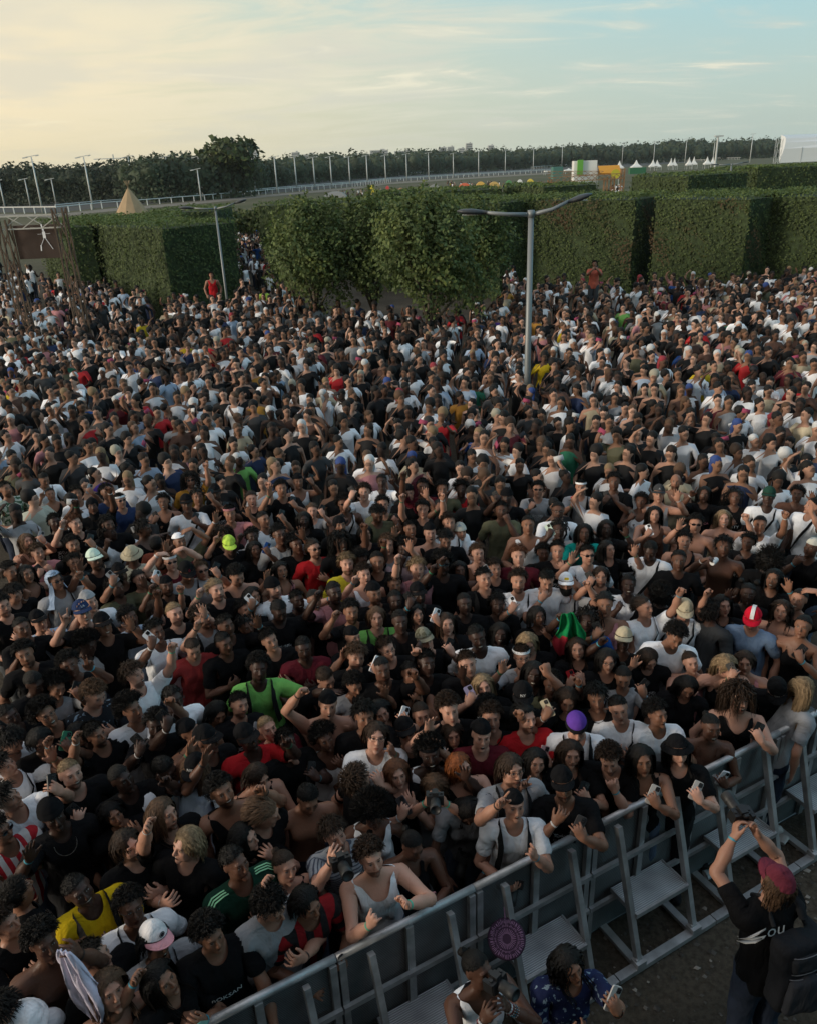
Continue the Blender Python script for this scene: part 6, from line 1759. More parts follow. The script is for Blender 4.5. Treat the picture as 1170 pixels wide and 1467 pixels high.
    if ('CM' in (cL, cR) or cL == 'CU'):
        T_ = Matrix.Translation(((.0 if cL == 'CM' else -.07), -.31, 1.88 if cL == 'CM' else 1.80)) @ Matrix.Rotation(math.pi, 4, 'Z') @ Matrix.Rotation(.35, 4, 'X')
        make_camera(mw @ pose.chest() @ T_, 'camera lifted high by the one in dusty red cap' if 'back' in ex else 'camera lifted overhead by the one in grey with turquoise wristband' if cL == 'CM' else 'camera with lit lens lifted over the face of the grey striped tee')
    if 'cg' in ex:
        T_ = Matrix.Translation((-.01, -.235, 1.10)) @ Matrix.Rotation(math.pi - .4, 4, 'Z') @ Matrix.Rotation(-.7, 4, 'X')
        make_camera(mw @ pose.chest() @ T_, 'black camera hanging on the chest of the grey tee at the barrier' if 'op' not in ex else 'black camera held low by the shouting one in black headscarf')
    if 'PD' in (cL, cR): 
        b_ = MB(); b_.lathe([(.001, 0), (.028, .0), (.031, .01), (.031, .10), (.026, .112), (.001, .113)], 12); q = b_.obj('drink_can', M('satin')); q.color = (.7, .7, .7, 1)
        q.matrix_world = mw @ pose.hand('R') @ Matrix.Translation((-.80, .0, 1.33)) @ Matrix.Rotation(math.pi / 2, 4, 'X'); tag(q, 'white can in the raised hand of the shirtless one at the right', 'can')
    if 'CP' in (cL, cR):
        b_ = MB(); b_.lathe([(.001, 0), (.028, .0), (.040, .12), (.037, .12), (.026, .005), (.001, .005)], 14); q = b_.obj('plastic_cup', M('satin')); q.color = (.55, .55, .55, 1)
        q.matrix_world = mw @ pose.chest() @ Matrix.Translation((.03, -.28, 1.28)); tag(q, 'pale plastic cup in the hand of the long-haired one in black tee', 'cup')
    if 'CD' in (cL, cR):
        b_ = MB(); V = [(-.05, 0, -.05), (.01, .008, -.05), (.01, .008, .05), (-.05, 0, .05), (.06, -.012, -.05), (.06, -.012, .05)]; b_.add(V + [(x, y + .002, z) for x, y, z in V], [(0, 1, 2, 3), (1, 4, 5, 2), (6, 9, 8, 7), (7, 8, 11, 10), (0, 6, 7, 1), (3, 2, 8, 9)])
        q = b_.obj('folded_card', M('satin')); q.color = (.35, .65, .55, 1); q.matrix_world = mw @ pose.chest() @ Matrix.Translation((-.03, -.30, 1.50)) @ Matrix.Rotation(.5, 4, 'Y'); tag(q, 'folded green and white card at the mouth of the black lettered tee', 'card')
    N_PEOPLE.append((loc.x, loc.y))
    return o, pose, mw
PERSON = {}
def build_people():
    lines = [l for l in PEOPLE.strip().split('\n') if l.strip()]
    for i, l in enumerate(lines):
        o, pose, mw = make_person(l, i)
        if 'white cloth, head hidden' in l: PERSON['cloth'] = (pose, mw)
        if 'green and red flag' in l: PERSON['flag'] = (pose, mw)
        if 'grey tee with a camera hanging' in l: PERSON['fan'] = (pose, mw)
# ------------------------------------------------------------------ the setting
def proj(P):
    X, Y, Z = P[0], P[1], P[2] - CAM_H
    yy = Y * math.cos(PITCH) - Z * math.sin(PITCH); zz = Y * math.sin(PITCH) + Z * math.cos(PITCH)
    s, d = F_PX * X / yy, -F_PX * zz / yy
    return 585 + s * math.cos(ROLL) + d * math.sin(ROLL), 733.5 - s * math.sin(ROLL) + d * math.cos(ROLL)
def top_z(px, py, Y): return at_y(px, py, Y).z

def mk_ground():
    m, nt, N, L, B = nt_new('ground')
    tc = N.new('ShaderNodeTexCoord'); B.inputs['Roughness'].default_value = .95; B.inputs['Specular IOR Level'].default_value = .15
    def noise(sc, det=6, rough=.6):
        n = N.new('ShaderNodeTexNoise'); n.inputs['Scale'].default_value = sc; n.inputs['Detail'].default_value = det; n.inputs['Roughness'].default_value = rough; L.new(tc.outputs['Object'], n.inputs['Vector']); return n.outputs['Fac']
    def mapr(v, a, b, lo=0, hi=1):
        r = N.new('ShaderNodeMapRange'); r.inputs[1].default_value = a; r.inputs[2].default_value = b; r.inputs[3].default_value = lo; r.inputs[4].default_value = hi; L.new(v, r.inputs[0]); return r.outputs[0]
    def mixc(f, a, b):
        n = N.new('ShaderNodeMix'); n.data_type = 'RGBA'; L.new(f, n.inputs[0])
        for i, v in ((6, a), (7, b)):
            if isinstance(v, tuple): n.inputs[i].default_value = (*v, 1)
            else: L.new(v, n.inputs[i])
        return n.outputs[2]
    dirt = mixc(mapr(noise(.5), .35, .65), (.055, .046, .035), (.10, .085, .065))
    dirt = mixc(mapr(noise(22, 5), .42, .62), dirt, (.045, .038, .028))
    far = mixc(mapr(noise(.03, 5), .35, .65), (.065, .072, .035), (.11, .10, .065))
    sp = N.new('ShaderNodeSeparateXYZ'); L.new(tc.outputs['Object'], sp.inputs[0])
    col = mixc(mapr(sp.outputs[1], 48, 70), dirt, far)
    L.new(col, B.inputs['Base Color'])
    b = N.new('ShaderNodeBump'); b.inputs['Strength'].default_value = .7; b.inputs['Distance'].default_value = .03; L.new(noise(30, 6), b.inputs['Height']); L.new(b.outputs[0], B.inputs['Normal'])
    return m
g = MB(); xs = [-3000, -400, -60, 60, 400, 3000]; ys = [-60, 0, 60, 400, 3500]
for j in range(4):
    for i in range(5): g.add([(xs[i], ys[j], 0), (xs[i + 1], ys[j], 0), (xs[i + 1], ys[j + 1], 0), (xs[i], ys[j + 1], 0)], [(0, 1, 2, 3)])
tag(g.obj('ground', mk_ground()), 'bare brown ground below the crowd, running out to the racecourse', None, None, 'structure')

# pebbles and scraps in the pit
BD = Vector((.886, .464, 0)); BN = Vector((.464, -.886, 0)); BC = Vector((1.59, 4.40, 0)) + BD * .075
rs0 = np.random.RandomState(4)
n = 5200; a = rs0.uniform(-4, 6, n); b_ = rs0.uniform(.05, 3.4, n); P = np.array(BC)[None, :] + a[:, None] * np.array(BD) + b_[:, None] * np.array(BN)
P = P[P[:, 1] > 1.0]; P[:, 2] = .006
s = np.abs(rs0.normal(0, .011, len(P))) + .004
oc = np.array([[1, 0, 0], [0, 1, 0], [-1, 0, 0], [0, -1, 0], [0, 0, .6]]); V = (P[:, None, :] + oc[None] * s[:, None, None] * rs0.uniform(.6, 1.4, (len(P), 5, 1))).reshape(-1, 3)
i0 = np.arange(len(P))[:, None] * 5; F = np.concatenate([i0 + np.array([[k, (k + 1) % 4, 4]]) for k in range(4)])
cc = np.clip(rs0.choice([.05, .08, .14, .26], len(P), p=[.4, .35, .19, .06])[:, None] * np.array([[1, .92, .8]]), 0, 1); cc = np.repeat(np.concatenate([cc, np.ones((len(cc), 1))], 1), 5, axis=0)
tag(link(bpy.data.objects.new('gravel', mesh_np('gravel', V, F, attr_mat('gravel', .9), False, {'col': ('FLOAT_COLOR', 'POINT', cc)}))), 'small stones and scraps scattered over the dark ground', None, None, 'stuff')

# unseen stage behind the camera; roof, wall and towers sized to shade the foreground
st = empty('stage', (0, 0, 0)); tag(st, 'unseen dark stage, its roof, back wall and side towers added to shade the front rows', None, None, 'structure')
dk = simple('stage black', (.012, .012, .013), .8)
MB().box((0, -6.6, .85), (26, 14.4, 1.7)).obj('deck', dk, st)
MB().box((0, -13.4, 6.2), (20, .4, 9.0)).obj('back_wall', dk, st)
MB().box((0, -8.0, 11.0), (20, 11, .6)).obj('roof', dk, st)
for s_ in (-1, 1): MB().box((s_ * 12.6, -5.5, 3.6), (3.0, 5, 7.2)).obj('shade_tower', dk, st)

# ------------------------------------------------------------------ crowd barrier
def barrier_proto():
    al = simple('aluminium', (.42, .425, .43), .42, metal=.5, noise=.32, scale=7, bump=.12)
    m, nt, N, L, B = nt_new('ribbed aluminium'); tc = N.new('ShaderNodeTexCoord')
    sp = N.new('ShaderNodeSeparateXYZ'); L.new(tc.outputs['Object'], sp.inputs[0])
    def wave(o, fr):
        a = N.new('ShaderNodeMath'); a.operation = 'MULTIPLY'; a.inputs[1].default_value = fr; L.new(o, a.inputs[0])
        s = N.new('ShaderNodeMath'); s.operation = 'SINE'; L.new(a.outputs[0], s.inputs[0]); return s.outputs[0]
    ad = N.new('ShaderNodeMath'); ad.operation = 'ADD'; L.new(wave(sp.outputs[2], 420), ad.inputs[0]); L.new(wave(sp.outputs[1], 420), ad.inputs[1])
    ns = N.new('ShaderNodeTexNoise'); ns.inputs['Scale'].default_value = 4; L.new(tc.outputs['Object'], ns.inputs['Vector'])
    mr = N.new('ShaderNodeMapRange'); mr.inputs[1].default_value = -.6; mr.inputs[2].default_value = 1.2; mr.inputs[3].default_value = .04; mr.inputs[4].default_value = .22; L.new(ad.outputs[0], mr.inputs[0])
    mm = N.new('ShaderNodeMath'); mm.operation = 'MULTIPLY'; L.new(mr.outputs[0], mm.inputs[0]); mr2 = N.new('ShaderNodeMapRange'); mr2.inputs[1].default_value = .3; mr2.inputs[2].default_value = .7; mr2.inputs[3].default_value = .7; mr2.inputs[4].default_value = 1.25; L.new(ns.outputs['Fac'], mr2.inputs[0]); L.new(mr2.outputs[0], mm.inputs[1])
    cb = N.new('ShaderNodeCombineXYZ')
    for i, k in enumerate((.99, 1.0, 1.02)):
        q = N.new('ShaderNodeMath'); q.operation = 'MULTIPLY'; q.inputs[1].default_value = k; L.new(mm.outputs[0], q.inputs[0]); L.new(q.outputs[0], cb.inputs[i])
    L.new(cb.outputs[0], B.inputs['Base Color']); B.inputs['Metallic'].default_value = .55; B.inputs['Roughness'].default_value = .5
    bp = N.new('ShaderNodeBump'); bp.inputs['Strength'].default_value = .6; bp.inputs['Distance'].default_value = .004; L.new(ad.outputs[0], bp.inputs['Height']); L.new(bp.outputs[0], B.inputs['Normal'])
    r = empty('crowd_barrier', (0, 0, 0))
    MB().tube([(-.497, .0, 1.19), (.497, .0, 1.19)], .026, 12).obj('top_rail', al, r, True)
    MB().box((0, -.012, .60), (.985, .006, 1.10)).obj('panel', m, r)
    for x in (-.47, .47): MB().box((x, .014, .60), (.045, .04, 1.12)).obj('upright', al, r)
    MB().box((0, .014, .62), (.05, .035, 1.09)).obj('upright', al, r)
    for z in (.76, .40): MB().box((0, .045, z), (.99, .028, .04)).obj('cross_bar', al, r)
    for x in (-.285, .285):
        MB().bar((x, .05, 1.14), (x, .37, .085), .042, .05).obj('strut', al, r)
        q = MB().box((x, .38, .075), (.09, .075, .055)).obj('foot_clamp', al, r)
        MB().lathe([(.001, .020), (.012, .02), (.012, .0)], 6, (x - .02, .38, .10)).obj('bolt', al, q); MB().lathe([(.001, .020), (.012, .02), (.012, .0)], 6, (x + .025, .38, .10)).obj('bolt', al, q)
        MB().bar((x, -.10, .03), (x, .36, .03), .06, .035).obj('base_arm', al, r)
    MB().box((0, .385, .035), (.99, .065, .045)).obj('base_beam', al, r)
    m2 = m.copy(); m2.name = 'tread aluminium'
    for n_ in m2.node_tree.nodes:
        if n_.type == 'MAP_RANGE' and abs(n_.inputs[3].default_value - .04) < 1e-4: n_.inputs[3].default_value = .16; n_.inputs[4].default_value = .5
    q = MB().box((0, .15, .46), (.51, .27, .012)).obj('step', m2, r)
    b = MB(); b.box((0, .292, .452), (.53, .016, .04)); b.obj('step_edge', al, q)
    for x in (-.262, .262): MB().box((x, .15, .452), (.014, .27, .04)).obj('step_edge', al, q)
    MB().box((0, -.55, .012), (.98, 1.06, .012)).obj('floor_plate', m, r)
    return r
bp = barrier_proto(); rzb = math.atan2(BD.y, BD.x)
# local +y must point to the pit: mirror by rotating half a turn
where = {-5: 'at the far left, under the bottom edge', -4: 'under the black tee with scribble lettering', -3: 'below the red and black striped jersey', -2: 'below the raised fists and white tank top', -1: 'behind the beaded bracelets', 0: 'with an empty step below the hidden face', 1: 'behind the lifted camera of the red cap', 2: 'below the black cap with script', 3: 'at the right edge of the picture', 4: 'last one, beyond the right edge'}
def clone3(o, parent=None):
    c = clone(o, parent)
    for ch in list(o.children): clone3(ch, c)
    return c
for k in range(-4, 4):
    o = bp if k == -4 else clone3(bp)
    p = BC + BD * k * 1.0; o.location = p; o.rotation_euler = (0, 0, rzb + math.pi)
    tag(o, 'grey metal crowd barrier section ' + where[k], 'barrier', 'crowd barrier sections along the pit')

for (px, py, lb) in ((1118, 1208, 'crushed clear cup lying between barrier base and steps'), (1022, 1250, 'pale crushed cup on the dark ground behind the empty step')):
    b = MB(); b.lathe([(.001, 0), (.030, .0), (.040, .09), (.037, .09), (.028, .005), (.001, .005)], 12); b.v = [(x * 1.1, y * .6, z) for x, y, z in b.v]
    q = b.obj('crushed_cup', simple('cup plastic', (.42, .43, .43), .35)); p = at(px, py, .04); q.location = p; q.rotation_euler = (1.5, .2, px * .3); tag(q, lb, 'cup')

# ------------------------------------------------------------------ hedges
def gp(px, py, z=0.0): v = at(px, py, z); return (v.x, v.y)
HZ = 4.1
def hedge_px(a, b, depth, h, label, **k):
    A = at(a[0], a[1], h); B = at(b[0], b[1], h); return hedge('hedge', (A.x, A.y), (B.x, B.y), depth, h, label, **k)
hedge_px((741, 284), (911, 282), 4.2, HZ, 'large clipped hedge block with brown patches right of the street lamp', lpm=190, leaf=.055, brown=.95, seed=1)
hedge_px((1081, 277.5), (1320, 276), 4.6, HZ, 'clipped hedge block running out of the right edge', lpm=150, leaf=.055, seed=22)
hedge_px((936, 281), (1077, 281), 4.6, HZ, 'clipped hedge block between the two dark notches, with a few brown patches', lpm=150, leaf=.055, brown=.7, seed=2)
hedge_px((540, 286), (716, 287), 4.0, HZ, 'clipped hedge block behind the plane trees', lpm=150, leaf=.06, seed=3)
hedge_px((366, 292), (534, 287), 4.0, 4.0, 'hedge block behind the left-hand plane tree', lpm=60, leaf=.08, seed=4)
h5 = at(230, 324, 3.85); h5b = at(331, 317, 3.85)
hedge('hedge', (h5.x, h5.y), (h5b.x, h5b.y + 1.0), 12.5, 3.85, 'big square hedge block left of the leaning lamp post', lpm=150, leaf=.06, seed=5)
hedge_px((139, 319), (163, 318), 9, 3.85, 'narrow hedge block left of the big square hedge', lpm=100, leaf=.07, seed=6)
hedge_px((98, 322), (133, 320), 6, 3.85, 'second hedge block from the screen truss', lpm=100, leaf=.07, seed=7)
hedge_px((86, 318), (120, 310), 5, 3.85, 'small hedge top beside the screen truss', lpm=60, leaf=.08, seed=8)
hedge_px((215, 303), (310, 299), 5, 3.85, 'low hedge top behind the big square hedge', lpm=40, leaf=.10, seed=9)
hedge_px((1008, 242), (1084, 240), 9, 4.1, 'far hedge block with a lamp post before it', lpm=26, leaf=.13, seed=10)
hedge_px((1086, 240), (1260, 232), 9, 4.1, 'far hedge block below the white marquee', lpm=26, leaf=.13, seed=11)
hedge_px((903, 251), (986, 250), 7, 4.0, 'far hedge block below the green fascia', lpm=26, leaf=.13, seed=12)
hedge_px((724, 266), (776, 264), 6, 3.8, 'far hedge left of the truss gate', lpm=26, leaf=.13, seed=13)
hedge_px((778, 266), (856, 262), 5, 3.8, 'far dark hedge in front of the truss gate', lpm=26, leaf=.13, seed=14)
hedge_px((545, 276), (720, 268), 6, 3.8, 'long low hedge below the market tents', lpm=26, leaf=.13, seed=15)

# ------------------------------------------------------------------ trees
def tree_px(px, topy, Y, r, label, **k):
    g_ = at_y(px, topy, Y); return tree('tree', (g_.x, Y, 0), g_.z, r, label, **k)
tree_px(440, 294, 26.0, 1.38, 'young plane tree left of the middle, its trunk among the crowd', nleaf=9500, leaf=.060, seed=1, group='plane trees in the crowd', spiky=2.3, crown_z=.27, col=(.085, .118, .040))
tree_px(413, 316, 29, .95, 'small plane tree at the left end of the row', nleaf=4200, leaf=.062, seed=7, group='plane trees in the crowd', spiky=.5, crown_z=.30)
tree_px(528, 290, 26.5, 1.35, 'plane tree in the middle of the row of three', nleaf=9000, leaf=.060, seed=2, group='plane trees in the crowd', spiky=2.3, crown_z=.27, col=(.085, .118, .040))
tree_px(611, 285, 22.5, 1.62, 'plane tree nearest the street lamp, trunk clear above the heads', nleaf=12500, leaf=.058, seed=3, group='plane trees in the crowd', spiky=2.5, crown_z=.29, col=(.085, .118, .040))
tree_px(684, 300, 25.5, 1.0, 'plane tree in front of the hedge, left of the street lamp', nleaf=5500, leaf=.060, seed=4, group='plane trees in the crowd', spiky=2.2, crown_z=.26, col=(.085, .118, .040))
for i, (px, ty, lb) in enumerate(((282, 305, 'first small round tree right of the big square hedge'), (318, 300, 'second small round tree behind the left lamp post'), (352, 298, 'third small round tree above the path of people'), (386, 296, 'fourth small round tree behind the plane tree'), (415, 300, 'fifth small round tree, mostly behind the plane tree'))):
    tree_px(px, ty, 62, 2.1, lb, nleaf=1700, leaf=.16, seed=20 + i, group='small trees by the path', crown_z=.42, col=(.045, .062, .02))
tree_px(326, 197, 205, 6.2, 'tall tree rising above the far treeline', nleaf=2600, leaf=.75, seed=31, crown_z=.35, col=(.05, .068, .032), limbs=8)

def far_wood():
    rs = np.random.RandomState(9)
    topl = [(-60, 240), (0, 237), (20, 238), (60, 235), (120, 237), (160, 233), (185, 226), (215, 223), (250, 220), (290, 218), (330, 222), (360, 226), (420, 223), (480, 219), (520, 217), (560, 218), (600, 213), (650, 215), (700, 212), (750, 212), (800, 208), (840, 205), (880, 207), (940, 203), (980, 198), (1020, 201), (1060, 198), (1110, 197), (1140, 199), (1230, 198)]
    dist = [(-60, 215), (170, 215), (200, 190), (350, 210), (420, 360), (600, 520), (800, 620), (1230, 700)]
    tx, ty = zip(*topl); dx, dy = zip(*dist)
    CV = []; CC = []; n_all = 0; Vs = []; Fs = []; Cs = []
    BS = [(0, 0, 1)] + [(math.sin(a) * math.cos(b), math.sin(a) * math.sin(b), math.cos(a)) for a in (.6, 1.2, 1.8, 2.5) for b in np.linspace(0, 6.283, 8, endpoint=False)]; BS = np.array(BS); Vb, Fb, Cb, nb = [], [], [], 0
    BF = np.array([(0, 1 + k, 1 + (k + 1) % 8) for k in range(8)] + [t for j in range(3) for k in range(8) for t in ((1 + j * 8 + k, 9 + j * 8 + k, 1 + j * 8 + (k + 1) % 8), (1 + j * 8 + (k + 1) % 8, 9 + j * 8 + k, 9 + j * 8 + (k + 1) % 8))])
    for row in range(3):
        x = -60.0
        while x < 1230:
            D = np.interp(x, dx, dy) * (1 + row * .10); px = x + rs.uniform(-4, 4)
            y = np.interp(px, tx, ty) + (2 - row) * 3.4 + abs(rs.normal(0, 1.6)) - 1.0
            p = at_y(px, y, D); hgt = max(p.z, 3); r = rs.uniform(.30, .46) * min(hgt, 15) * (1.2 if D > 300 else 1)
            n = 330 if D < 300 else 150
            d = nrm_rows(rs.normal(0, 1, (n, 3))); d[:, 1] *= .8; ctr = np.array([p.x, D, hgt - r * .9])
            C = ctr + d * np.array([r, r, r * .95]) * (1 + .2 * np.sin(d[:, :1] * 5 + row)) * rs.uniform(.75, 1.04, (n, 1))
            nt_ = n // 2; C2 = np.stack([p.x + rs.uniform(-1, 1, nt_) * r, D - rs.uniform(0, .6, nt_) * r, rs.uniform(0, hgt - r * .6, nt_)], 1)
            C = np.concatenate([C, C2]); V, F = leaf_cloud(C, np.concatenate([d, np.tile([0, -1., .3], (nt_, 1))]), r * .13, rs, .5, aspect=.7)
            base = np.array([.036, .048, .028]) * rs.uniform(.75, 1.35) if px < 170 else np.array([.052, .070, .038]) * rs.uniform(.75, 1.3)
            Vs.append(V); Fs.append(F + n_all); n_all += len(V); Cs.append(vcol(len(C), base, rs, .15))
            k_ = len(BS); jv = ctr + BS * np.array([r, r, r * .95]) * (.78 if D > 300 else .70) * (1 + rs.normal(0, .13, (k_, 1))); Vb.append(jv); Fb.append(BF + nb); nb += k_; Cb.append(np.tile([*base, 1], (k_, 1)))
            x += r * 1.15 / D * 1340 * .62
    # dark mass behind the leaves
    me = mesh_np('wood', np.concatenate(Vs + Vb), [np.concatenate(Fs), np.concatenate(Fb) + n_all], M('leaf'), False, {'col': ('FLOAT_COLOR', 'POINT', np.concatenate(Cs + Cb))})
    tag(link(bpy.data.objects.new('far_wood', me)), 'long dark belt of woodland behind the racecourse', None, None, 'stuff')
    b = MB(); prev = None; V = []; F = []  # near-black sheet up to the crowns, its colour standing in for shade between trees
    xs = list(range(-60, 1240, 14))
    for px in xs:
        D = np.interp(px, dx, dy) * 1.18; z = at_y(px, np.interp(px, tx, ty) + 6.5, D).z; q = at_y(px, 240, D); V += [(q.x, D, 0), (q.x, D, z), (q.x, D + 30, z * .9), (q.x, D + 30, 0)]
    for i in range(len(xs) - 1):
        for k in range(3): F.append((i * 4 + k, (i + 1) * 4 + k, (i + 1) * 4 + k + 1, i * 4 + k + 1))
    b.add(V, F); tag(b.obj('wood_shade_backing', simple('backing', (.014, .02, .01), .95, noise=.4, scale=.4)), 'dark undergrowth sheet standing in for the shade inside the far woodland', None, None, 'stuff')
far_wood()

# ------------------------------------------------------------------ racecourse
def poly_at(pts, z=0): return [at(x, y, z) for x, y in pts]
railA = [(-40, 305), (7, 312 - 6), (82, 306), (147, 299), (212, 294), (294, 287), (400, 277), (505, 268), (560, 261), (640, 256), (720, 251), (790, 247)]
railB = [(-40, 295), (0, 291), (82, 286), (171, 279), (294, 273), (400, 264), (505, 254), (608, 249), (700, 243), (800, 239), (900, 232), (1010, 231)]
A = poly_at(railA); Bp = poly_at(railB)
def band(name, P1, P2, z, mat, label):
    def res(P, n=40):
        P = np.array([tuple(p)[:2] for p in P]); t = np.linspace(0, len(P) - 1, n); return [(np.interp(i, range(len(P)), P[:, 0]), np.interp(i, range(len(P)), P[:, 1])) for i in t]
    a, b = res(P1), res(P2); m = MB(); m.add([(x, y, z) for x, y in a] + [(x, y, z) for x, y in b], [(i, i + 1, 40 + i + 1, 40 + i) for i in range(39)])
    tag(m.obj(name, mat), label, None, None, 'structure')
def shift(P, f): return [Vector((p.x * f, p.y * f, 0)) for p in P]
band('race_track', shift(A, 1.03), shift(Bp, .99), .02, simple('track sand', (.045, .046, .045), .95, noise=.2, scale=.2), 'dark band of the racecourse track between white rails')
band('path', shift(A, .90), shift(A, .985), .015, simple('path', (.16, .14, .115), .95, noise=.15, scale=.3), 'pale path along the near white rail')
wp = simple('white paint', (.62, .62, .60), .5)
def rail(P, label, h=1.15, step=3.4, th=.085):
    r = empty('running_rail', tuple(P[0]), 0, label, 'rail', 'white rails of the racecourse'); o0 = P[0]
    b = MB(); b.tube([(p.x - o0.x, p.y - o0.y, h) for p in P], th, 6); b.obj('rail', wp, r)
    b = MB()
    for p, q in zip(P[:-1], P[1:]):
        L = (q - p).length; n = max(1, int(L / step))
        for i in range(n): c = p.lerp(q, i / n) - o0; b.box((c.x, c.y, h / 2), (.16, .16, h))
    tag(b.obj('posts', wp, r), None, None, None, 'stuff')
rail(A, 'nearer white running rail with closely set posts'); rail(Bp, 'farther white running rail below the woodland')
rail(shift(A, 1.12)[2:], 'thin white rail in the middle of the track', h=1.0, step=6)
rail(poly_at([(760, 243), (840, 236), (900, 231), (960, 229), (1010, 229), (1060, 229)]), 'short white rail seen beyond the white pointed tents', h=1.6, step=5)
galv = simple('galvanised steel', (.50, .51, .50), .55, metal=.3)
def floodlight(top, base, label, heads=2, group='floodlight masts along the racecourse'):
    g_ = at(base[0], base[1]); tz = at_y(top[0], top[1], g_.y).z
    r = empty('floodlight_mast', tuple(g_), 0, label, 'light mast', group); t = .14 if g_.y < 220 else .20
    MB().tube([(0, 0, 0), (0, 0, tz * .5), (0, 0, tz)], [t * 1.3, t, t * .75], 6).obj('pole', galv, r, True)
    hd = MB()
    MB().bar((-.9, 0, tz), (.75, 0, tz + .25), .12, .12).obj('arm', galv, r)
    for s_, l_ in ((-1, .8), (1, .5))[:heads]:
        MB().box((s_ * 1.15, -.1, tz + .15 * s_ + .08), (l_, .35, .20), Matrix.Rotation(-.15, 3, 'Y')).obj('lamp_head', galv, r)
masts = [((44, 225), (62, 305)), ((118, 225), (134, 300)), ((181, 225), (194, 286)), ((237, 225), (247, 287)), ((284, 225), (292, 285)), ((325, 225), (332, 281)), ((363, 225), (367, 278)), ((395, 225), (398, 276)), ((423, 225), (426, 273)), ((449, 226), (452, 271)), ((473, 225), (476, 269)), ((500, 225), (502, 266)), ((526, 223), (527, 264)), ((552, 223), (553, 262)), ((582, 221), (583, 259)), ((614, 219), (614, 256)), ((649, 220), (649, 254)), ((685, 217), (685, 252)), ((723, 216), (723, 248)), ((763, 214), (763, 245)), ((805, 209), (804, 240)), ((847, 206), (847, 237)), ((891, 205), (890, 236)), ((936, 203), (935, 235)), ((982, 199), (980, 234)), ((1078, 192), (1073, 233))]
mark = ['tallest floodlight mast at the far left, before the dark wood', 'floodlight mast right of the screen truss', 'floodlight mast directly behind the tipi', 'first floodlight mast right of the tipi', 'second floodlight mast right of the tipi', 'floodlight mast in front of the tall tree', 'floodlight mast just right of the tall tree']
for i, (t_, b_) in enumerate(masts):
    lb = mark[i] if i < len(mark) else '%s floodlight mast right of the tall tree, counted along the track' % ['', 'second', 'third', 'fourth', 'fifth', 'sixth', 'seventh', 'eighth', 'ninth', 'tenth', 'eleventh', 'twelfth', 'thirteenth', 'fourteenth', 'fifteenth', 'sixteenth', 'seventeenth', 'eighteenth', 'nineteenth', 'twentieth'][i - 6]
    floodlight(t_, b_, lb)
for i, (t_, b_) in enumerate([((2, 259), (8, 298)), ((36, 257), (44, 295)), ((73, 257), (81, 293)), ((108, 256), (115, 290)), ((138, 255), (145, 288)), ((247, 242), (254, 288)), ((283, 243), (289, 288)), ((360, 246), (362, 268)), ((382, 246), (384, 266)), ((406, 247), (407, 264)), ((483, 243), (484, 256)), ((513, 241), (513, 254)), ((1022, 204), (1020, 234)), ((572, 224), (572, 252))]):
    floodlight(t_, b_, 'short single lamp post, %s of the row behind the track' % ['leftmost', 'second', 'third', 'fourth', 'fifth', 'sixth', 'seventh', 'eighth', 'ninth', 'tenth', 'eleventh', 'twelfth', 'last', 'thirteenth'][i], 1, 'short lamp posts behind the track')

# ------------------------------------------------------------------ street lamps
def street_lamp(base, h, spans, label, r0=.065, tilt=0.0):
    r = empty('street_lamp', base, 0, label, 'street lamp')
    st_ = simple('lamp steel', (.20, .215, .22), .5, metal=.35)
    MB().tube([(0, 0, 0), (0, 0, h * .35), (0, 0, h)], [r0 * 1.15, r0, r0 * .82], 12).obj('pole', st_, r, True)
    MB().tube([(0, 0, h - .03), (0, 0, h + .10)], r0 * 1.05, 12).obj('collar', st_, r, True)
    for dx, dz in spans:
        s_ = 1 if dx > 0 else -1
        MB().tube([(0, 0, h + .02), (dx * .35, 0, h + .02 + dz * .25), (dx * .62, 0, h + .02 + dz * .7)], [r0 * .62, r0 * .55, r0 * .5], 8).obj('arm', st_, r, True)
        b = MB(); n = 10; sec = [(.60, .035, .03), (.68, .09, .045), (.80, .15, .06), (.92, .135, .045), (1.0, .04, .015)]
        for t_, w_, hh in sec:
            for k in range(n): a = 2 * math.pi * k / n; b.v.append((dx * t_, w_ * math.cos(a), h + .03 + dz * t_ * 1.05 + hh * math.sin(a)))
        for i in range(4):
            for k in range(n): b.f.append((i * n + k, i * n + (k + 1) % n, (i + 1) * n + (k + 1) % n, (i + 1) * n + k))
        b.f.append(tuple(range(n))); b.f.append(tuple(range(4 * n, 5 * n))); b.n = len(b.v)
        hd = b.obj('lamp_head', simple('lamp head', (.035, .04, .045), .45), r, True)
        MB().box((dx * .83, 0, h + .03 + dz * .87 - .055), (abs(dx) * .2, .15, .012)).obj('lens', simple('lamp lens', (.30, .30, .27), .3), hd)
    return r
Ly = 16.0; lt = at_y(760, 309, Ly); street_lamp((lt.x, Ly, 0), lt.z, ((-1.42, .10), (1.15, .30)), 'grey double-armed street lamp standing in the middle of the crowd')
Ly = 30.0; lt = at_y(309, 300, Ly); street_lamp((lt.x, Ly, 0), lt.z, ((-1.3, .08), (1.15, .24)), 'thin double-armed lamp post at the corner of the big square hedge', r0=.045)
Ly = 78.0
for (px, py, lb) in ((1047, 236, 'thin pole left of the two before the far hedges'), (957, 252, 'thin post rising from the dip between far hedges')):
    lt = at_y(px, py, Ly); street_lamp((lt.x, Ly, 0), lt.z, ((-1.9, .05), (1.6, .15)), lb, r0=.09)
lt = at_y(1028, 195, 95); r_ = empty('tall_pole', (lt.x, 95, 0), 0, 'tall pole standing before the far hedge and white tents', 'pole'); MB().tube([(0, 0, 0), (0, 0, lt.z)], [.14, .10], 8).obj('pole', galv, r_); MB().box((.1, 0, lt.z), (.9, .3, .15)).obj('lamp_head', galv, r_)

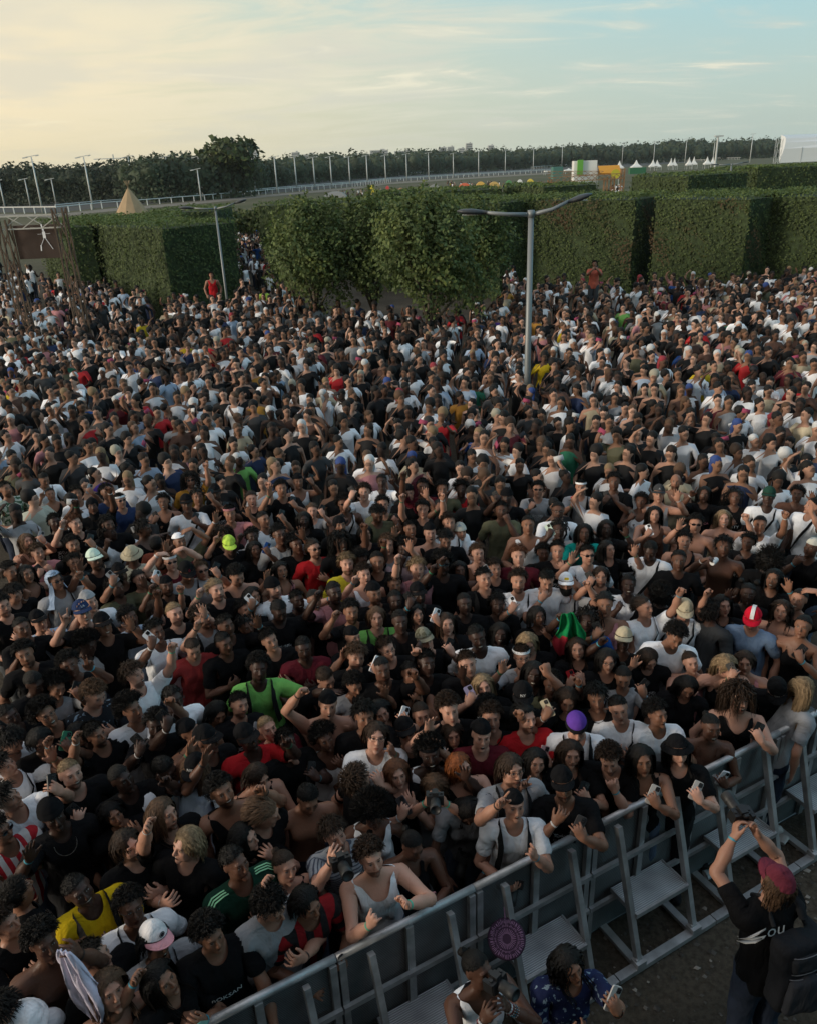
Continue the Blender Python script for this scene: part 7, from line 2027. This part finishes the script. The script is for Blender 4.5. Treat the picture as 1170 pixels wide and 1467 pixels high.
# ------------------------------------------------------------------ screen in its truss, tipi
wd = simple('rusty truss', (.085, .055, .035), .75, noise=.25, scale=3)
def truss(a, b, w, mat, parent, name='truss', step=.5, t=.035):
    a, b = Vector(a), Vector(b); d = (b - a); L = d.length; d.normalize(); u = Vector((0, 0, 1)) if abs(d.z) < .9 else Vector((1, 0, 0)); x = d.cross(u).normalized(); y = x.cross(d)
    m = MB(); cs = [(x * i + y * j) * w / 2 for i, j in ((-1, -1), (1, -1), (1, 1), (-1, 1))]
    for c in cs: m.bar(a + c, b + c, t)
    n = max(1, int(L / step))
    for i in range(n):
        p = a + d * L * i / n; q = a + d * L * (i + 1) / n
        for k in range(4): m.bar(p + cs[k], q + cs[(k + 1) % 4], t * .7)
    return m.obj(name, mat, parent)
Ys = 24.5; c1 = at_y(3, 315, Ys); c2 = at_y(84, 298, Ys); sroot = empty('screen_tower', ((c1.x + c2.x) / 2, Ys, 0), 0, 'brown truss frame at the left edge carrying a video screen', 'screen frame')
hw = (c2.x - c1.x) / 2
truss((-hw, 0, 0), (-hw, 0, c1.z), .30, wd, sroot, 'column', .7, .042); truss((hw, 0, 0), (hw, 0, c2.z), .30, wd, sroot, 'column', .7, .042)
tz_ = at_y(45, 318, Ys).z
truss((-hw, .1, tz_), (hw, .1, tz_), .35, simple('white truss', (.4, .38, .34), .6), sroot, 'top_beam', .45, .035)
z0, z1 = at_y(40, 372, Ys).z, at_y(40, 323, Ys).z; sx0, sx1 = -hw + .18, hw - .28
b = MB().box(((sx0 + sx1) / 2, .25, (z0 + z1) / 2), (sx1 - sx0, .12, z1 - z0)); scr = b.obj('video_screen', simple('screen picture', (.035, .02, .014), .5, emit=.25, noise=.5, scale=1.2), sroot)
fg = MB(); cxs = (sx0 + sx1) / 2 + .25; zc = (z0 + z1) / 2 + .1; hh = (z1 - z0) * .42
for a_, b2_, w_ in (((0, 0), (0, .45), .16), ((-.42, .28), (.42, .30), .07), ((0, .45), (-.06, .95), .07), ((-.04, 0), (-.35, -.55), .08), ((.04, 0), (.42, -.8), .08), ((-.35, -.5), (-.40, -.9), .06)):
    fg.bar((cxs + a_[0] * hh * 1.1, .18, zc + a_[1] * hh), (cxs + b2_[0] * hh * 1.1, .18, zc + b2_[1] * hh), w_ * hh * 1.3, .006)
fg.lathe([(.001, -.10 * hh), (.09 * hh, 0), (.001, .10 * hh)], 8, (cxs, .18, zc + .56 * hh)); fg.obj('picture_figure', simple('screen white', (.5, .48, .45), .5, emit=.35), scr)
# tipi
Yt = 112; ap = at_y(184, 270, Yt); tp = empty('tipi', (ap.x, Yt, 0), 0, 'pale canvas tipi with crossed poles behind the hedges', 'tipi')
b = MB(); n = 10; R_ = 2.9; V = [(R_ * math.cos(2 * math.pi * k / n + .2), R_ * math.sin(2 * math.pi * k / n + .2), 0) for k in range(n)] + [(.14 * math.cos(2 * math.pi * k / n + .2), .14 * math.sin(2 * math.pi * k / n + .2), ap.z) for k in range(n)]
b.add(V, [(k, (k + 1) % n, n + (k + 1) % n, n + k) for k in range(n)]); b.obj('canvas', simple('canvas', (.34, .235, .135), .85, noise=.12, scale=1), tp)
for k in range(7):
    a = 2 * math.pi * k / 7; MB().bar((.9 * math.cos(a), .9 * math.sin(a), ap.z * .66), (-.42 * math.cos(a), -.42 * math.sin(a), ap.z + .95), .07).obj('pole', simple('tipi pole', (.22, .16, .09), .8), tp)
bsm = MB(); bsm.bar((-.25, -R_ * .86, .25), (-.02, -.17, ap.z - .2), .05, .02); bsm.obj('seam', simple('seam', (.14, .10, .07), .8), tp)

# ------------------------------------------------------------------ tents, gate, stalls, marquee, skyline
tw = simple('tent white', (.66, .66, .64), .6)
def pagoda(px, peak, w, label, Y=330, mat=None, flat=False):
    p = at_y(px, peak, Y); m_ = mat or tw; w_ = w * Y / F_PX * .93; eav = p.z * .72 if flat else max(p.z * .42, 1.6)
    r = empty('pagoda_tent', (p.x, Y, 0), 0, label, 'tent', 'white pointed tents')
    b = MB(); prof = [(.5, 0), (.30, .18), (.16, .42), (.07, .75), (.01, 1.0)] if not flat else [(.5, 0), (.44, .35), (.30, .75), (.12, .97), (.01, 1.0)]; V = []; F = []
    for s_, t_ in prof:
        for cx, cy in ((-1, -1), (1, -1), (1, 1), (-1, 1)): V.append((cx * s_ * w_, cy * s_ * w_, eav + (p.z - eav) * t_))
    for i in range(4):
        for k in range(4): F.append((i * 4 + k, i * 4 + (k + 1) % 4, i * 4 + 4 + (k + 1) % 4, i * 4 + 4 + k))
    b.add(V, F); b.obj('roof', m_, r, False)
    for cx in (-1, 1):
        for cy in (-1, 1): MB().box((cx * w_ * .48, cy * w_ * .48, eav / 2), (.12, .12, eav)).obj('leg', galv, r)
    MB().box((0, 0, eav - .2), (w_ * .99, w_ * .99, .4)).obj('valance', m_, r)
ords = ['beside the green box', 'left of the white stand wall', 'large one right of the orange awning', 'behind the green fascia', 'right of the green fascia, first of a pair', 'right of the green fascia, second of a pair', 'small one left of the middle pair', 'small one in the middle', 'left of a pair before the wood', 'right of a pair before the wood', 'left of the tall pole', 'touching the tall pole']
for (px, pk, w), lb in zip(((785, 248, 12), (814, 241, 12), (887, 230, 11), (911, 229, 14), (935, 228, 10), (941, 229, 10), (961, 226, 7), (966, 226, 7), (987, 225, 8), (994, 224, 8), (1013, 224, 9), (1021, 224, 8)), ords):
    pagoda(px, pk, w, 'white pointed tent ' + lb)
Yg = 150
def box_px(name, x0, y0, x1, y1, Y, dep, mat, label=None, cat=None, parent=None, **kw):
    a = at_y(x0, y0, Y); c = at_y(x1, y1, Y); a2 = at_y(x1, y0, Y)
    b = MB().box((0, 0, 0), (abs(a2.x - a.x), dep, a.z - at_y(x0, y1, Y).z)); o = b.obj(name, mat, parent); o.location = ((a.x + a2.x) / 2, Y + dep / 2, (a.z + c.z) / 2)
    return tag(o, label, cat, **kw)
box_px('display_wall', 822, 230, 855, 262, 160, 2, tw, 'white stand wall beside a green banner', 'wall')
box_px('banner', 827, 229, 835, 251, 159.5, .3, simple('banner green', (.12, .34, .05), .6), 'upright bright green banner on the white stand wall', 'banner')
box_px('container', 792, 239, 806, 256, 155, 2.4, simple('teal box', (.06, .16, .14), .6), 'dark green container box left of the white stand wall', 'container')
box_px('fascia', 902, 240, 925, 249, 140, 1, simple('fascia green', (.03, .12, .06), .6), 'dark green fascia board over the far hedge', 'board')
fz = lib_text('GELATO', 1.0, simple('sign white', (.6, .6, .6), .6)) if False else None
o_ = at_y(873, 237, 158); aw = empty('awning_stall', (o_.x, 158, 0), 0, 'orange awning stall beside the white stand wall', 'stall')
b = MB(); wv = 2.0; b.add([(-wv, -.8, o_.z - 1.2), (wv, -.8, o_.z - 1.4), (wv, 1.0, o_.z), (-wv, 1.0, o_.z), (-wv, 1.0, o_.z - 1.6), (wv, 1.0, o_.z - 1.6)], [(0, 1, 2, 3), (3, 2, 5, 4)]); b.obj('awning', simple('awning orange', (.55, .25, .02), .6), aw)
MB().lathe([(.001, 0), (.85, .0), (.85, .1), (.001, .1)], 14, (0, 0, 0)).obj('round_sign', simple('sign yellow', (.45, .40, .03), .6), aw).matrix_local = Matrix.Translation((.8, -1.2, o_.z - 1.5)) @ Matrix.Rotation(math.pi / 2, 4, 'X')
for x in (-wv, wv): MB().box((x, .9, (o_.z - .3) / 2), (.12, .12, o_.z - .3)).obj('post', galv, aw)
# truss gate
Yg = 100; gl = at_y(785, 258, Yg); gr_ = at_y(891, 252, Yg); gate = empty('truss_gate', ((gl.x + gr_.x) / 2, Yg, 0), 0, 'brown truss gate spanning the way between far hedges', 'gate'); hw2 = (gr_.x - gl.x) / 2
gt = simple('gate truss', (.24, .13, .06), .7)
truss((-hw2, 0, gl.z), (hw2, 0, gr_.z), .55, gt, gate, 'cross_beam', .7, .07); truss((-hw2, .6, gl.z + .75), (hw2 * .5, .6, gr_.z + .4), .4, gt, gate, 'cross_beam', .7, .05)
for x in (-.97, .55, .74, 1.0): truss((x * hw2, 0, 0), (x * hw2, 0, gl.z + (gr_.z - gl.z) * (x + 1) / 2 + (.8 if x > .9 else 0)), .4, gt, gate, 'column', .7, .06)
# stalls
for (px, py, w, col, lb) in ((532, 265, 11, (.55, .42, .02), 'bright yellow tent beyond the hedges'), (555, 266, 8, (.45, .05, .05), 'small red parasol beside the yellow tent'), (598, 269, 22, (.16, .165, .15), 'flat grey tent left of the market awnings'), (622, 264, 20, (.20, .20, .18), 'pointed grey tent in the market'), (638, 268, 16, (.17, .17, .15), 'last grey tent before the red awning'), (665, 262, 20, (.50, .10, .04), 'red awning of a market stall'), (688, 260, 16, (.50, .30, .06), 'orange awning of a market stall'), (707, 260, 18, (.42, .27, .08), 'ochre awning of a market stall'), (480, 274, 34, (.20, .20, .19), 'low wide grey tent before the white rail'), (540, 273, 18, (.12, .12, .12), 'dark low tent under the yellow tent'), (728, 258, 12, (.08, .22, .08), 'green awning right of the ochre awning'), (744, 257, 11, (.55, .55, .52), 'pale small awning right of the green awning'), (759, 256, 12, (.50, .38, .05), 'yellow awning left of the pointed tents'), (574, 269, 12, (.30, .16, .08), 'brown awning right of the small red parasol'), (652, 268, 11, (.42, .42, .40), 'small light canopy under the red awning')):
    pagoda(px, py, w, lb, Y=115, mat=simple('tent %d %d' % (px, py), col, .7), flat=True)
    bpy.context.scene.collection.objects
for o in list(COL.objects):
    if o.name.startswith('pagoda_tent') and o.get('label', '').split()[0] not in ('white',): o.name = 'market_tent'; o['group'] = 'market tents and awnings'
p = at_y(518, 308, 48); um = empty('parasol', (p.x, 48, 0), 0, 'green parasol with a white top between the plane trees', 'parasol')
MB().lathe([(1.25, p.z - .55), (.7, p.z - .2), (.05, p.z)], 8).obj('canopy', simple('parasol green', (.02, .11, .06), .7), um); MB().tube([(0, 0, 0), (0, 0, p.z + .35)], .04, 6).obj('pole', wp, um); MB().lathe([(.35, p.z - .1), (.05, p.z + .12)], 8, (.25, 0, 0)).obj('cap', wp, um)
# marquee at the right edge with scaffold tower
Ym = 150; l0 = at_y(1117, 228, Ym); t0 = at_y(1128, 198, Ym); r0 = at_y(1240, 190, Ym); mq = empty('marquee', (l0.x, Ym, 0), 0, 'big white curved marquee at the right edge', 'marquee')
b = MB(); W_ = r0.x - l0.x; zb = 0; sec = []; n = 9
prof = [(0, l0.z - .6), (.10, (l0.z + t0.z) / 2), (1.0, l0.z + (t0.z - l0.z) * .8), (2.2, t0.z), (4.5, t0.z + .35), (9, t0.z + .6)]
V = [((z - l0.z) / (t0.z - l0.z) * (t0.x - l0.x) * 1.0, y * .35, z) for y, z in prof] + [(W_, y, z) for y, z in prof]; k_ = len(prof)
b.add(V, [(i, k_ + i, k_ + i + 1, i + 1) for i in range(k_ - 1)] + [tuple(range(k_))]); b.obj('canvas', simple('marquee white', (.60, .62, .63), .55), mq)
for x in (.25, .5, .75): MB().box((x * W_, .0, t0.z * .4), (.08, .05, t0.z * .8)).obj('seam', simple('seam grey', (.4, .42, .43), .6), mq)
s0 = at_y(1112, 199, 140); sc_ = empty('scaffold_tower', (s0.x + .5, 140, 0), 0, 'thin scaffold tower against the white marquee', 'scaffold')
truss((0, 0, 0), (0, 0, s0.z), .8, galv, sc_, 'scaffold_frame', 1.3, .05)
# skyline
cb = simple('far concrete', (.38, .38, .37), .8); wn = simple('far window', (.10, .11, .12), .4)
for (x0, x1, y, lb, Y) in ((355, 368, 217, 'pale tower block above the wood right of the tall tree', 1300), (418, 428, 218, 'small pale block above the treeline', 1300), (430, 452, 221, 'low long block beside the small pale block', 1300), (530, 556, 215, 'long low white building on the far ridge', 1500), (565, 592, 216, 'second low white building on the far ridge', 1500), (628, 639, 211, 'left block of the pair on the ridge', 1600), (641, 650, 210, 'right block of the pair on the ridge', 1600), (667, 676, 205, 'tallest tower block on the skyline', 1600), (657, 665, 212, 'short block beside the tallest tower', 1600), (699, 707, 208, 'lone block right of the tallest tower', 1600)):
    a = at_y(x0, y, Y); c = at_y(x1, y, Y); r = empty('tower_block', ((a.x + c.x) / 2, Y, 0), 0, lb, 'building', 'tower blocks on the skyline'); w = c.x - a.x; top = (a.z + c.z) / 2
    MB().box((0, 8, top / 2), (w, 16, top)).obj('wall', cb, r)
    nx, nz = max(2, int(w / 3.2)), 5
    for i in range(nz):
        b = MB(); b.box((0, -.1, top - 2.5 - i * 3.2), (w * .9, .3, 1.4)); b.obj('window_band', wn, r)
    MB().box((w * .2, 6, top + .9), (w * .25, 4, 1.8)).obj('roof_box', cb, r)
q0 = at_y(163, 227, 700); cr = empty('tower_crane', (q0.x, 700, 0), 0, 'thin tower crane above the dark wood', 'crane')
MB().box((0, 0, q0.z / 2), (.8, .8, q0.z + 6)).obj('mast', galv, cr); MB().box((-4, 0, q0.z), (24, .7, .7)).obj('jib', galv, cr)
# ------------------------------------------------------------------ build the people
build_people()

def crowd_mass():
    rs = np.random.RandomState(77)
    kinds = ['DN'] * 26 + ['CL', 'FR', 'FR', 'P1', 'P1', 'PU', 'HH', 'CH', 'OP']
    var = []
    for i in range(28):
        fem = i % 2; V, F = base(fem, 2)
        a, b = (kinds[rs.randint(len(kinds))], kinds[rs.randint(len(kinds))])
        x, y, z = V[:, 0], V[:, 1], V[:, 2]; ax = np.abs(x)
        R = V.copy()
        tank = fem and i % 4 == 1
        topm = (z > .88) & (z < 1.465) & (ax < (.165 if tank else .36)) & ~((np.sqrt(x ** 2 + y ** 2) < .075) & (z > 1.41))
        legm = (z <= .90) & (ax < .3)
        d = (R - HC) / HR; dn = nrm_rows(d); dx, dy, dz = dn[:, 0], dn[:, 1], dn[:, 2]
        line = np.where(dy < -.1, .30 + .12 * (-dy), -.5); line = np.where((dy >= -.1) & (dy < .25), .30 - ((dy + .1) / .35) * .8, line)
        hairm = (dz > line) & (z > 1.56)
        n_ = np.stack([x, y, np.zeros_like(x)], 1); n_[ax > .2] = np.stack([0 * x, y, z - 1.4], 1)[ax > .2]; n_ /= np.linalg.norm(n_, axis=1)[:, None] + 1e-6
        R[topm] += n_[topm] * .013; R[:, 0] *= np.where(z < 1.5, .93, 1); R[legm] += n_[legm] * .0
        hv = [.020, .045, .024, .07][rs.randint(4)] if not fem else .024
        hairm[:] = False; longm = hairm
        def blob(c, r, nu=10, nv=6):
            P_ = [(0, 0, 1)] + [(math.sin(math.pi * j / nv) * math.cos(2 * math.pi * k / nu), math.sin(math.pi * j / nv) * math.sin(2 * math.pi * k / nu), math.cos(math.pi * j / nv)) for j in range(1, nv) for k in range(nu)] + [(0, 0, -1)]
            T = [(0, 1 + k, 1 + (k + 1) % nu) for k in range(nu)]
            for j in range(nv - 2):
                for k in range(nu): a0, b0 = 1 + j * nu + k, 1 + j * nu + (k + 1) % nu; T += [(a0, a0 + nu, b0), (b0, a0 + nu, b0 + nu)]
            e = 1 + (nv - 1) * nu; T += [(e, e - nu + (k + 1) % nu, e - nu + k) for k in range(nu)]
            P_ = np.array(P_); return np.array(c) + P_ * np.array(r) * (1 + rs.normal(0, .035, (len(P_), 1))), np.array(T)
        hs_ = [blob((0, .028, 1.702), (.080 + hv * .45, .088 + hv * .45, .080 + hv * .55))]
        if fem: hs_.append(blob((0, .075, 1.56), (.085, .05, .19)))
        n0 = len(V); XV = [R]; XF = [F]
        for v_, f_ in hs_: XV.append(v_); XF.append(f_ + n0); n0 += len(v_)
        nb = n0 - len(V); R = np.concatenate(XV); V = np.concatenate([V] + XV[1:]); F = np.concatenate(XF)
        x, y, z = V[:, 0], V[:, 1], V[:, 2]; ax = np.abs(x)
        pad = lambda m_: np.concatenate([m_, np.zeros(nb, bool)])
        topm, legm = pad(topm), pad(legm); hairm = np.zeros(len(V), bool); hairm[-nb:] = True; longm = hairm
        P = Pose(dict(ARM[b]), dict(ARM[a]), yaw=rs.uniform(-35, 35), pitch=rs.uniform(0, 16), bend=rs.uniform(0, 8), turn=rs.uniform(-10, 10), roll=rs.uniform(-8, 8))
        X = P.apply(R)
        eye = (np.abs(ax - .031) < .017) & (np.abs(z - 1.66) < .015) & (y < -.06) & ~hairm
        reg = np.zeros(len(V), int); reg[topm] = 1; reg[legm] = 2; reg[hairm | longm] = 3; reg[eye] = 4
        keep = (V[F][:, :, 2].max(1) > .80)
        ph = None
        if a in ('P1', 'PU') or b in ('P1', 'PU'):
            s_ = 'L' if b in ('P1', 'PU') else 'R'; hm = P.hand(s_); sg = 1 if s_ == 'L' else -1
            bx = np.array([(sg * (.80 + u * .04), -.02 + v * .07, 1.372 + w * .006) for u in (-1, 1) for v in (-1, 1) for w in (-1, 1)])
            ph = np.array([tuple(hm @ Vector(q)) for q in bx])
        def fr_(Fx):
            q_ = np.sort(reg[Fx], axis=1); q_ = np.where((q_ == 4).any(1), 4, q_[:, 1]); return q_
        var.append((X, F, F[keep], fr_(F), fr_(F[keep]), ph))
    BXF = np.array([(0, 1, 3), (0, 3, 2), (4, 6, 7), (4, 7, 5), (0, 4, 5), (0, 5, 1), (2, 3, 7), (2, 7, 6), (0, 2, 6), (0, 6, 4), (1, 5, 7), (1, 7, 3)])
    topline = [(-120, 445), (0, 442), (60, 432), (120, 405), (150, 395), (200, 405), (240, 418), (335, 418), (345, 402), (400, 420), (520, 432), (600, 434), (700, 422), (735, 397), (900, 393), (935, 392), (1050, 386), (1290, 372)]
    tx, ty = zip(*topline)
    pts = []
    near = np.array(N_PEOPLE)
    y = 7.5; row = 0
    while y < 37.5:
        sp = .54 if y < 12 else .565 + .007 * (y - 12)
        x = -.62 * y - 1 + (row % 2) * sp * .5
        while x < .66 * y + 1:
            px_, py_ = x + rs.uniform(-.16, .16), y + rs.uniform(-.16, .16)
            u, v = proj((px_, py_, 1.64))
            if v < 734 and -30 < u < 1200 and v > np.interp(u, tx, ty) and np.min((near[:, 0] - px_) ** 2 + (near[:, 1] - py_) ** 2) > .17 and rs.rand() > .05 and (u > 235 or v > 460 or rs.rand() < .5):
                pts.append((px_, py_, 0, u, v))
            x += sp
        y += sp * .88; row += 1
    n_dense = len(pts)
    def patch(u0, u1, v0, v1, n, zz=1.64):
        for _ in range(n):
            u, v = rs.uniform(u0, u1), rs.uniform(v0, v1); p = at(u, v, zz); pts.append((p.x, p.y, 0, u, v))
    patch(0, 60, 375, 440, 38); patch(60, 160, 392, 432, 40); patch(100, 160, 360, 396, 12); patch(-10, 30, 368, 400, 14)
    patch(334, 384, 322, 372, 70); patch(336, 400, 366, 400, 7); patch(384, 420, 400, 425, 12); patch(270, 400, 322, 345, 60)
    patch(640, 800, 258, 266, 110); patch(470, 640, 268, 277, 50); patch(989, 1006, 252, 270, 30); patch(868, 892, 262, 270, 18); patch(726, 738, 380, 396, 6)
    cols = [('k', 42), ('w', 31), ('g', 7), ('dg', 7), ('be', 4), ('br', 4), ('n', 3), ('lb', 2.5), ('r', 1.5), ('dr', 1.5), ('ol', 2), ('p', 1.5), ('gn', .4), ('b', .5), ('o', .4), ('y', .4)]
    nm, pr = zip(*cols); pr = np.array(pr) / sum(pr)
    special = [(768, 450, 'o'), (703, 494, 'o'), (770, 490, 'y'), (696, 500, 'n'), (820, 632, 'gn'), (980, 488, 'b'), (1047, 482, 'p'), (345, 656, 'ng'), (10, 540, 'y'), (25, 525, 'r'), (232, 575, 'dr'), (85, 440, 'p'), (320, 470, 'r'), (88, 505, 'gn'), (134, 655, 'pu'), (380, 408, 'ny'), (920, 455, 'p'), (853, 455, 'k'), (895, 430, 'ng'), (1025, 420, 'be'), (1015, 560, 'dr'), (1152, 545, 'r'), (875, 505, 'w'), (700, 630, 'w'), (1100, 660, 'w'), (30, 700, 'fl'), (368, 560, 'o'), (540, 600, 'k'), (700, 450, 'pu'), (805, 445, 'o'), (1130, 565, 'w'), (1080, 590, 'w'), (15, 600, 'p'), (590, 555, 'w'), (650, 480, 'w'), (840, 545, 'w'), (735, 600, 'dr'), (470, 530, 'w'), (230, 690, 'w'), (180, 660, 'w')]
    arr = np.array([(p[3], p[4]) for p in pts]); forced = {}
    for u, v, c in special: forced[int(np.argmin((arr[:, 0] - u) ** 2 + (arr[:, 1] - v) ** 2))] = c
    VV, FF, CC = [], [], []; off = 0
    for i, (x, y, z, u, v) in enumerate(pts):
        X, F, Fs, reg, regs, ph = var[rs.randint(len(var))]
        dense = i < n_dense and y < 30
        if dense and y > 8: F, reg = Fs, regs
        rz = math.atan2(-x, y) + math.radians(rs.normal(4, 28) if i < n_dense else rs.uniform(-180, 180)); s = rs.uniform(.87, .99)
        c, sn = math.cos(rz) * s, math.sin(rz) * s
        W = np.stack([X[:, 0] * c - X[:, 1] * sn + x, X[:, 0] * sn + X[:, 1] * c + y, X[:, 2] * s], 1)
        sk = np.array(SKIN[str(rs.choice([1, 2, 3, 4, 5], p=[.15, .28, .25, .18, .14]))]) * rs.uniform(.85, 1.1)
        tc = np.array(TCOL[forced.get(i) or nm[rs.choice(len(nm), p=pr)]]) * rs.uniform(.75, 1.1)
        hc = np.array((.007, .006, .0055)) if rs.rand() < .80 else np.array([HCOL['d'], HCOL['b'], HCOL['d'], HCOL['b'], HCOL['g']][rs.randint(5)])
        q = rs.rand()
        if q < .05: hc = np.array((.5, .5, .5))
        elif q < .10: hc = np.array([(.02, .02, .022), (.30, .28, .22), (.25, .03, .04), (.03, .06, .2)][rs.randint(4)])
        lc = np.array([(.02, .028, .05), (.013, .013, .014), (.18, .17, .15), (.10, .14, .20)][rs.choice(4, p=[.3, .4, .15, .15])])
        pal = np.stack([sk, tc, lc, hc, sk * .42]); col = pal[reg]
        col = col * (1 + rs.normal(0, .05, (len(col), 1)))
        VV.append(W); FF.append(F + off); CC.append(col); off += len(W)
        if ph is not None:
            W2 = np.stack([ph[:, 0] * c - ph[:, 1] * sn + x, ph[:, 0] * sn + ph[:, 1] * c + y, ph[:, 2] * s], 1)
            VV.append(W2); FF.append(BXF + off); CC.append(np.tile([(.02, .02, .025), (.5, .5, .5), (.3, .05, .1)][rs.randint(3)], (12, 1))); off += 8
    V = np.concatenate(VV); F = np.concatenate(FF); C = np.clip(np.concatenate(CC), .003, 1); C = np.concatenate([C, np.ones((len(C), 1))], 1)
    used = np.unique(F); mp = np.zeros(len(V), np.int64); mp[used] = np.arange(len(used))
    me = mesh_np('crowd', V[used], mp[F], attr_mat('crowd', .75), True, {'col': ('BYTE_COLOR', 'CORNER', np.repeat(C, 3, axis=0))})
    o = link(bpy.data.objects.new('crowd', me)); tag(o, 'dense festival crowd standing from the middle back to the hedges', None, None, 'stuff')
    globals()['MASS_N'] = (len(pts), len(F))
crowd_mass()

# ------------------------------------------------------------------ cloth in the hand, flag, round fan
def drape(name, top, H, widths, shift, folds, mat, col, label, cat, seed=0, facing=0.0):
    rs = np.random.RandomState(seed); nu, nv = 26, 30; V = []
    f = Matrix.Rotation(facing, 3, 'Z')
    for j in range(nv + 1):
        t = j / nv; w = np.interp(t, [i / (len(widths) - 1) for i in range(len(widths))], widths); sx = np.interp(t, [i / (len(shift) - 1) for i in range(len(shift))], shift)
        for i in range(nu + 1):
            u = i / nu - .5
            amp = .008 + .030 * min(1, t * 1.6)
            y = amp * (math.sin(u * folds * 6.28 + 1.5 * math.sin(t * 3 + seed)) + .5 * math.sin(u * folds * 15 + t * 5)); z = -H * t - .035 * math.sin(u * 9 + seed) * t + .02 * math.sin(u * 21) * t
            x = u * w + sx + .012 * math.sin(t * 9 + u * 4)
            V.append(tuple(Vector(top) + f @ Vector((x, y, z))))
    F = [(j * (nu + 1) + i, j * (nu + 1) + i + 1, (j + 1) * (nu + 1) + i + 1, (j + 1) * (nu + 1) + i) for j in range(nv) for i in range(nu)]
    me = mesh_np(name, V, np.array(F), mat, True, {'rest': ('FLOAT_VECTOR', 'POINT', V)}); o = link(bpy.data.objects.new(name, me)); o.color = (*col, 1)
    md = o.modifiers.new('thick', 'SOLIDIFY'); md.thickness = .004
    return tag(o, label, cat)
pose, mw = PERSON['cloth']; hp = (mw @ pose.hand('L')) @ Vector((.80, 0, 1.37))
drape('cloth', tuple(hp + Vector((0, -.03, .03))), .50, (.05, .15, .20, .22, .17, .08), (0, .02, .05, .09, .12, .14), 3.0, M('cloth'), (.60, .56, .68), 'crumpled white t-shirt hanging from a raised fist at the left', 'cloth', 3, -.3)
pose, mw = PERSON['flag']; hp = (mw @ pose.hand('R')) @ Vector((-.80, 0, 1.37))
fo = drape('flag', tuple(hp + Vector((.05, -.05, .06))), .42, (.10, .24, .30, .30), (0, .03, .05, .06), 2.0, M('cloth'), (.01, .22, .07), 'green and red flag held over the head in blue', 'flag', 5, .2)
fo.data.materials.append(simple('flag red', (.35, .015, .03), .8))
for p_ in fo.data.polygons:
    i = p_.index; 
    if (i // 26) > 16 and (i % 26) < 11: p_.material_index = 1
# fan hanging over the pit
fc = BC + BD * -1.33 + BN * .10; fc.z = .86
r = empty('round_fan', fc, 0, 'round dark purple tasselled fan hanging over the barrier', 'fan')
Rf_ = Matrix.Rotation(rzb + math.pi, 4, 'Z') @ Matrix.Rotation(math.radians(-62), 4, 'X')
r.matrix_world = Matrix.Translation(at_y(725, 1345, 3.62)) @ Matrix.Rotation(math.radians(38), 4, 'X')
pm = simple('fan purple', (.035, .012, .035), .8); pk = simple('fan thread', (.36, .20, .34), .7)
b = MB(); b.lathe([(.001, -.012), (.10, -.012), (.122, -.006), (.128, 0), (.122, .006), (.10, .010), (.06, .008), (.001, .010)], 36); b.obj('disc', pm, r, True)
rs1 = random.Random(2)
b = MB()
for k in range(64):
    a = 2 * math.pi * k / 64 + rs1.uniform(-.02, .02); c_, s_ = math.cos(a), math.sin(a); ra, rb = rs1.uniform(.088, .096), rs1.uniform(.108, .122); w = rs1.uniform(-.04, .04)
    b.bar((c_ * ra, s_ * ra, .013), (math.cos(a + w) * rb, math.sin(a + w) * rb, .010), .0024, .003)
    if k % 2 == 0: b.bar((c_ * .030, s_ * .030, .012), (c_ * .062, s_ * .062, .013), .0022, .003)
    rb = rs1.uniform(.070, .082); b.bar((c_ * .072, s_ * .072, .013), (c_ * (rb + .006), s_ * (rb + .006), .013), .0018, .003)
tag(b.obj('threads', pk, r), None, None, None, 'stuff')
MB().tube([(.0, .12, 0), (.002, .16, .0), (0, .19, .01)], .004, 6).obj('loop', pk, r)
# ------------------------------------------------------------------ evening air
hz = MB().box((0, 1000, 39.0), (3400, 2300, 80)).obj('haze', None)
m_, nt_, N_, L_, B_ = nt_new('haze'); N_.remove(B_)
pv = N_.new('ShaderNodeVolumePrincipled'); pv.inputs['Color'].default_value = (.80, .84, .84, 1); pv.inputs['Density'].default_value = .00010; pv.inputs['Anisotropy'].default_value = .2
L_.new(pv.outputs[0], N_['Material Output'].inputs['Volume']); hz.data.materials.append(m_)
tag(hz, 'thin evening haze that pales the far woodland', None, None, 'stuff')
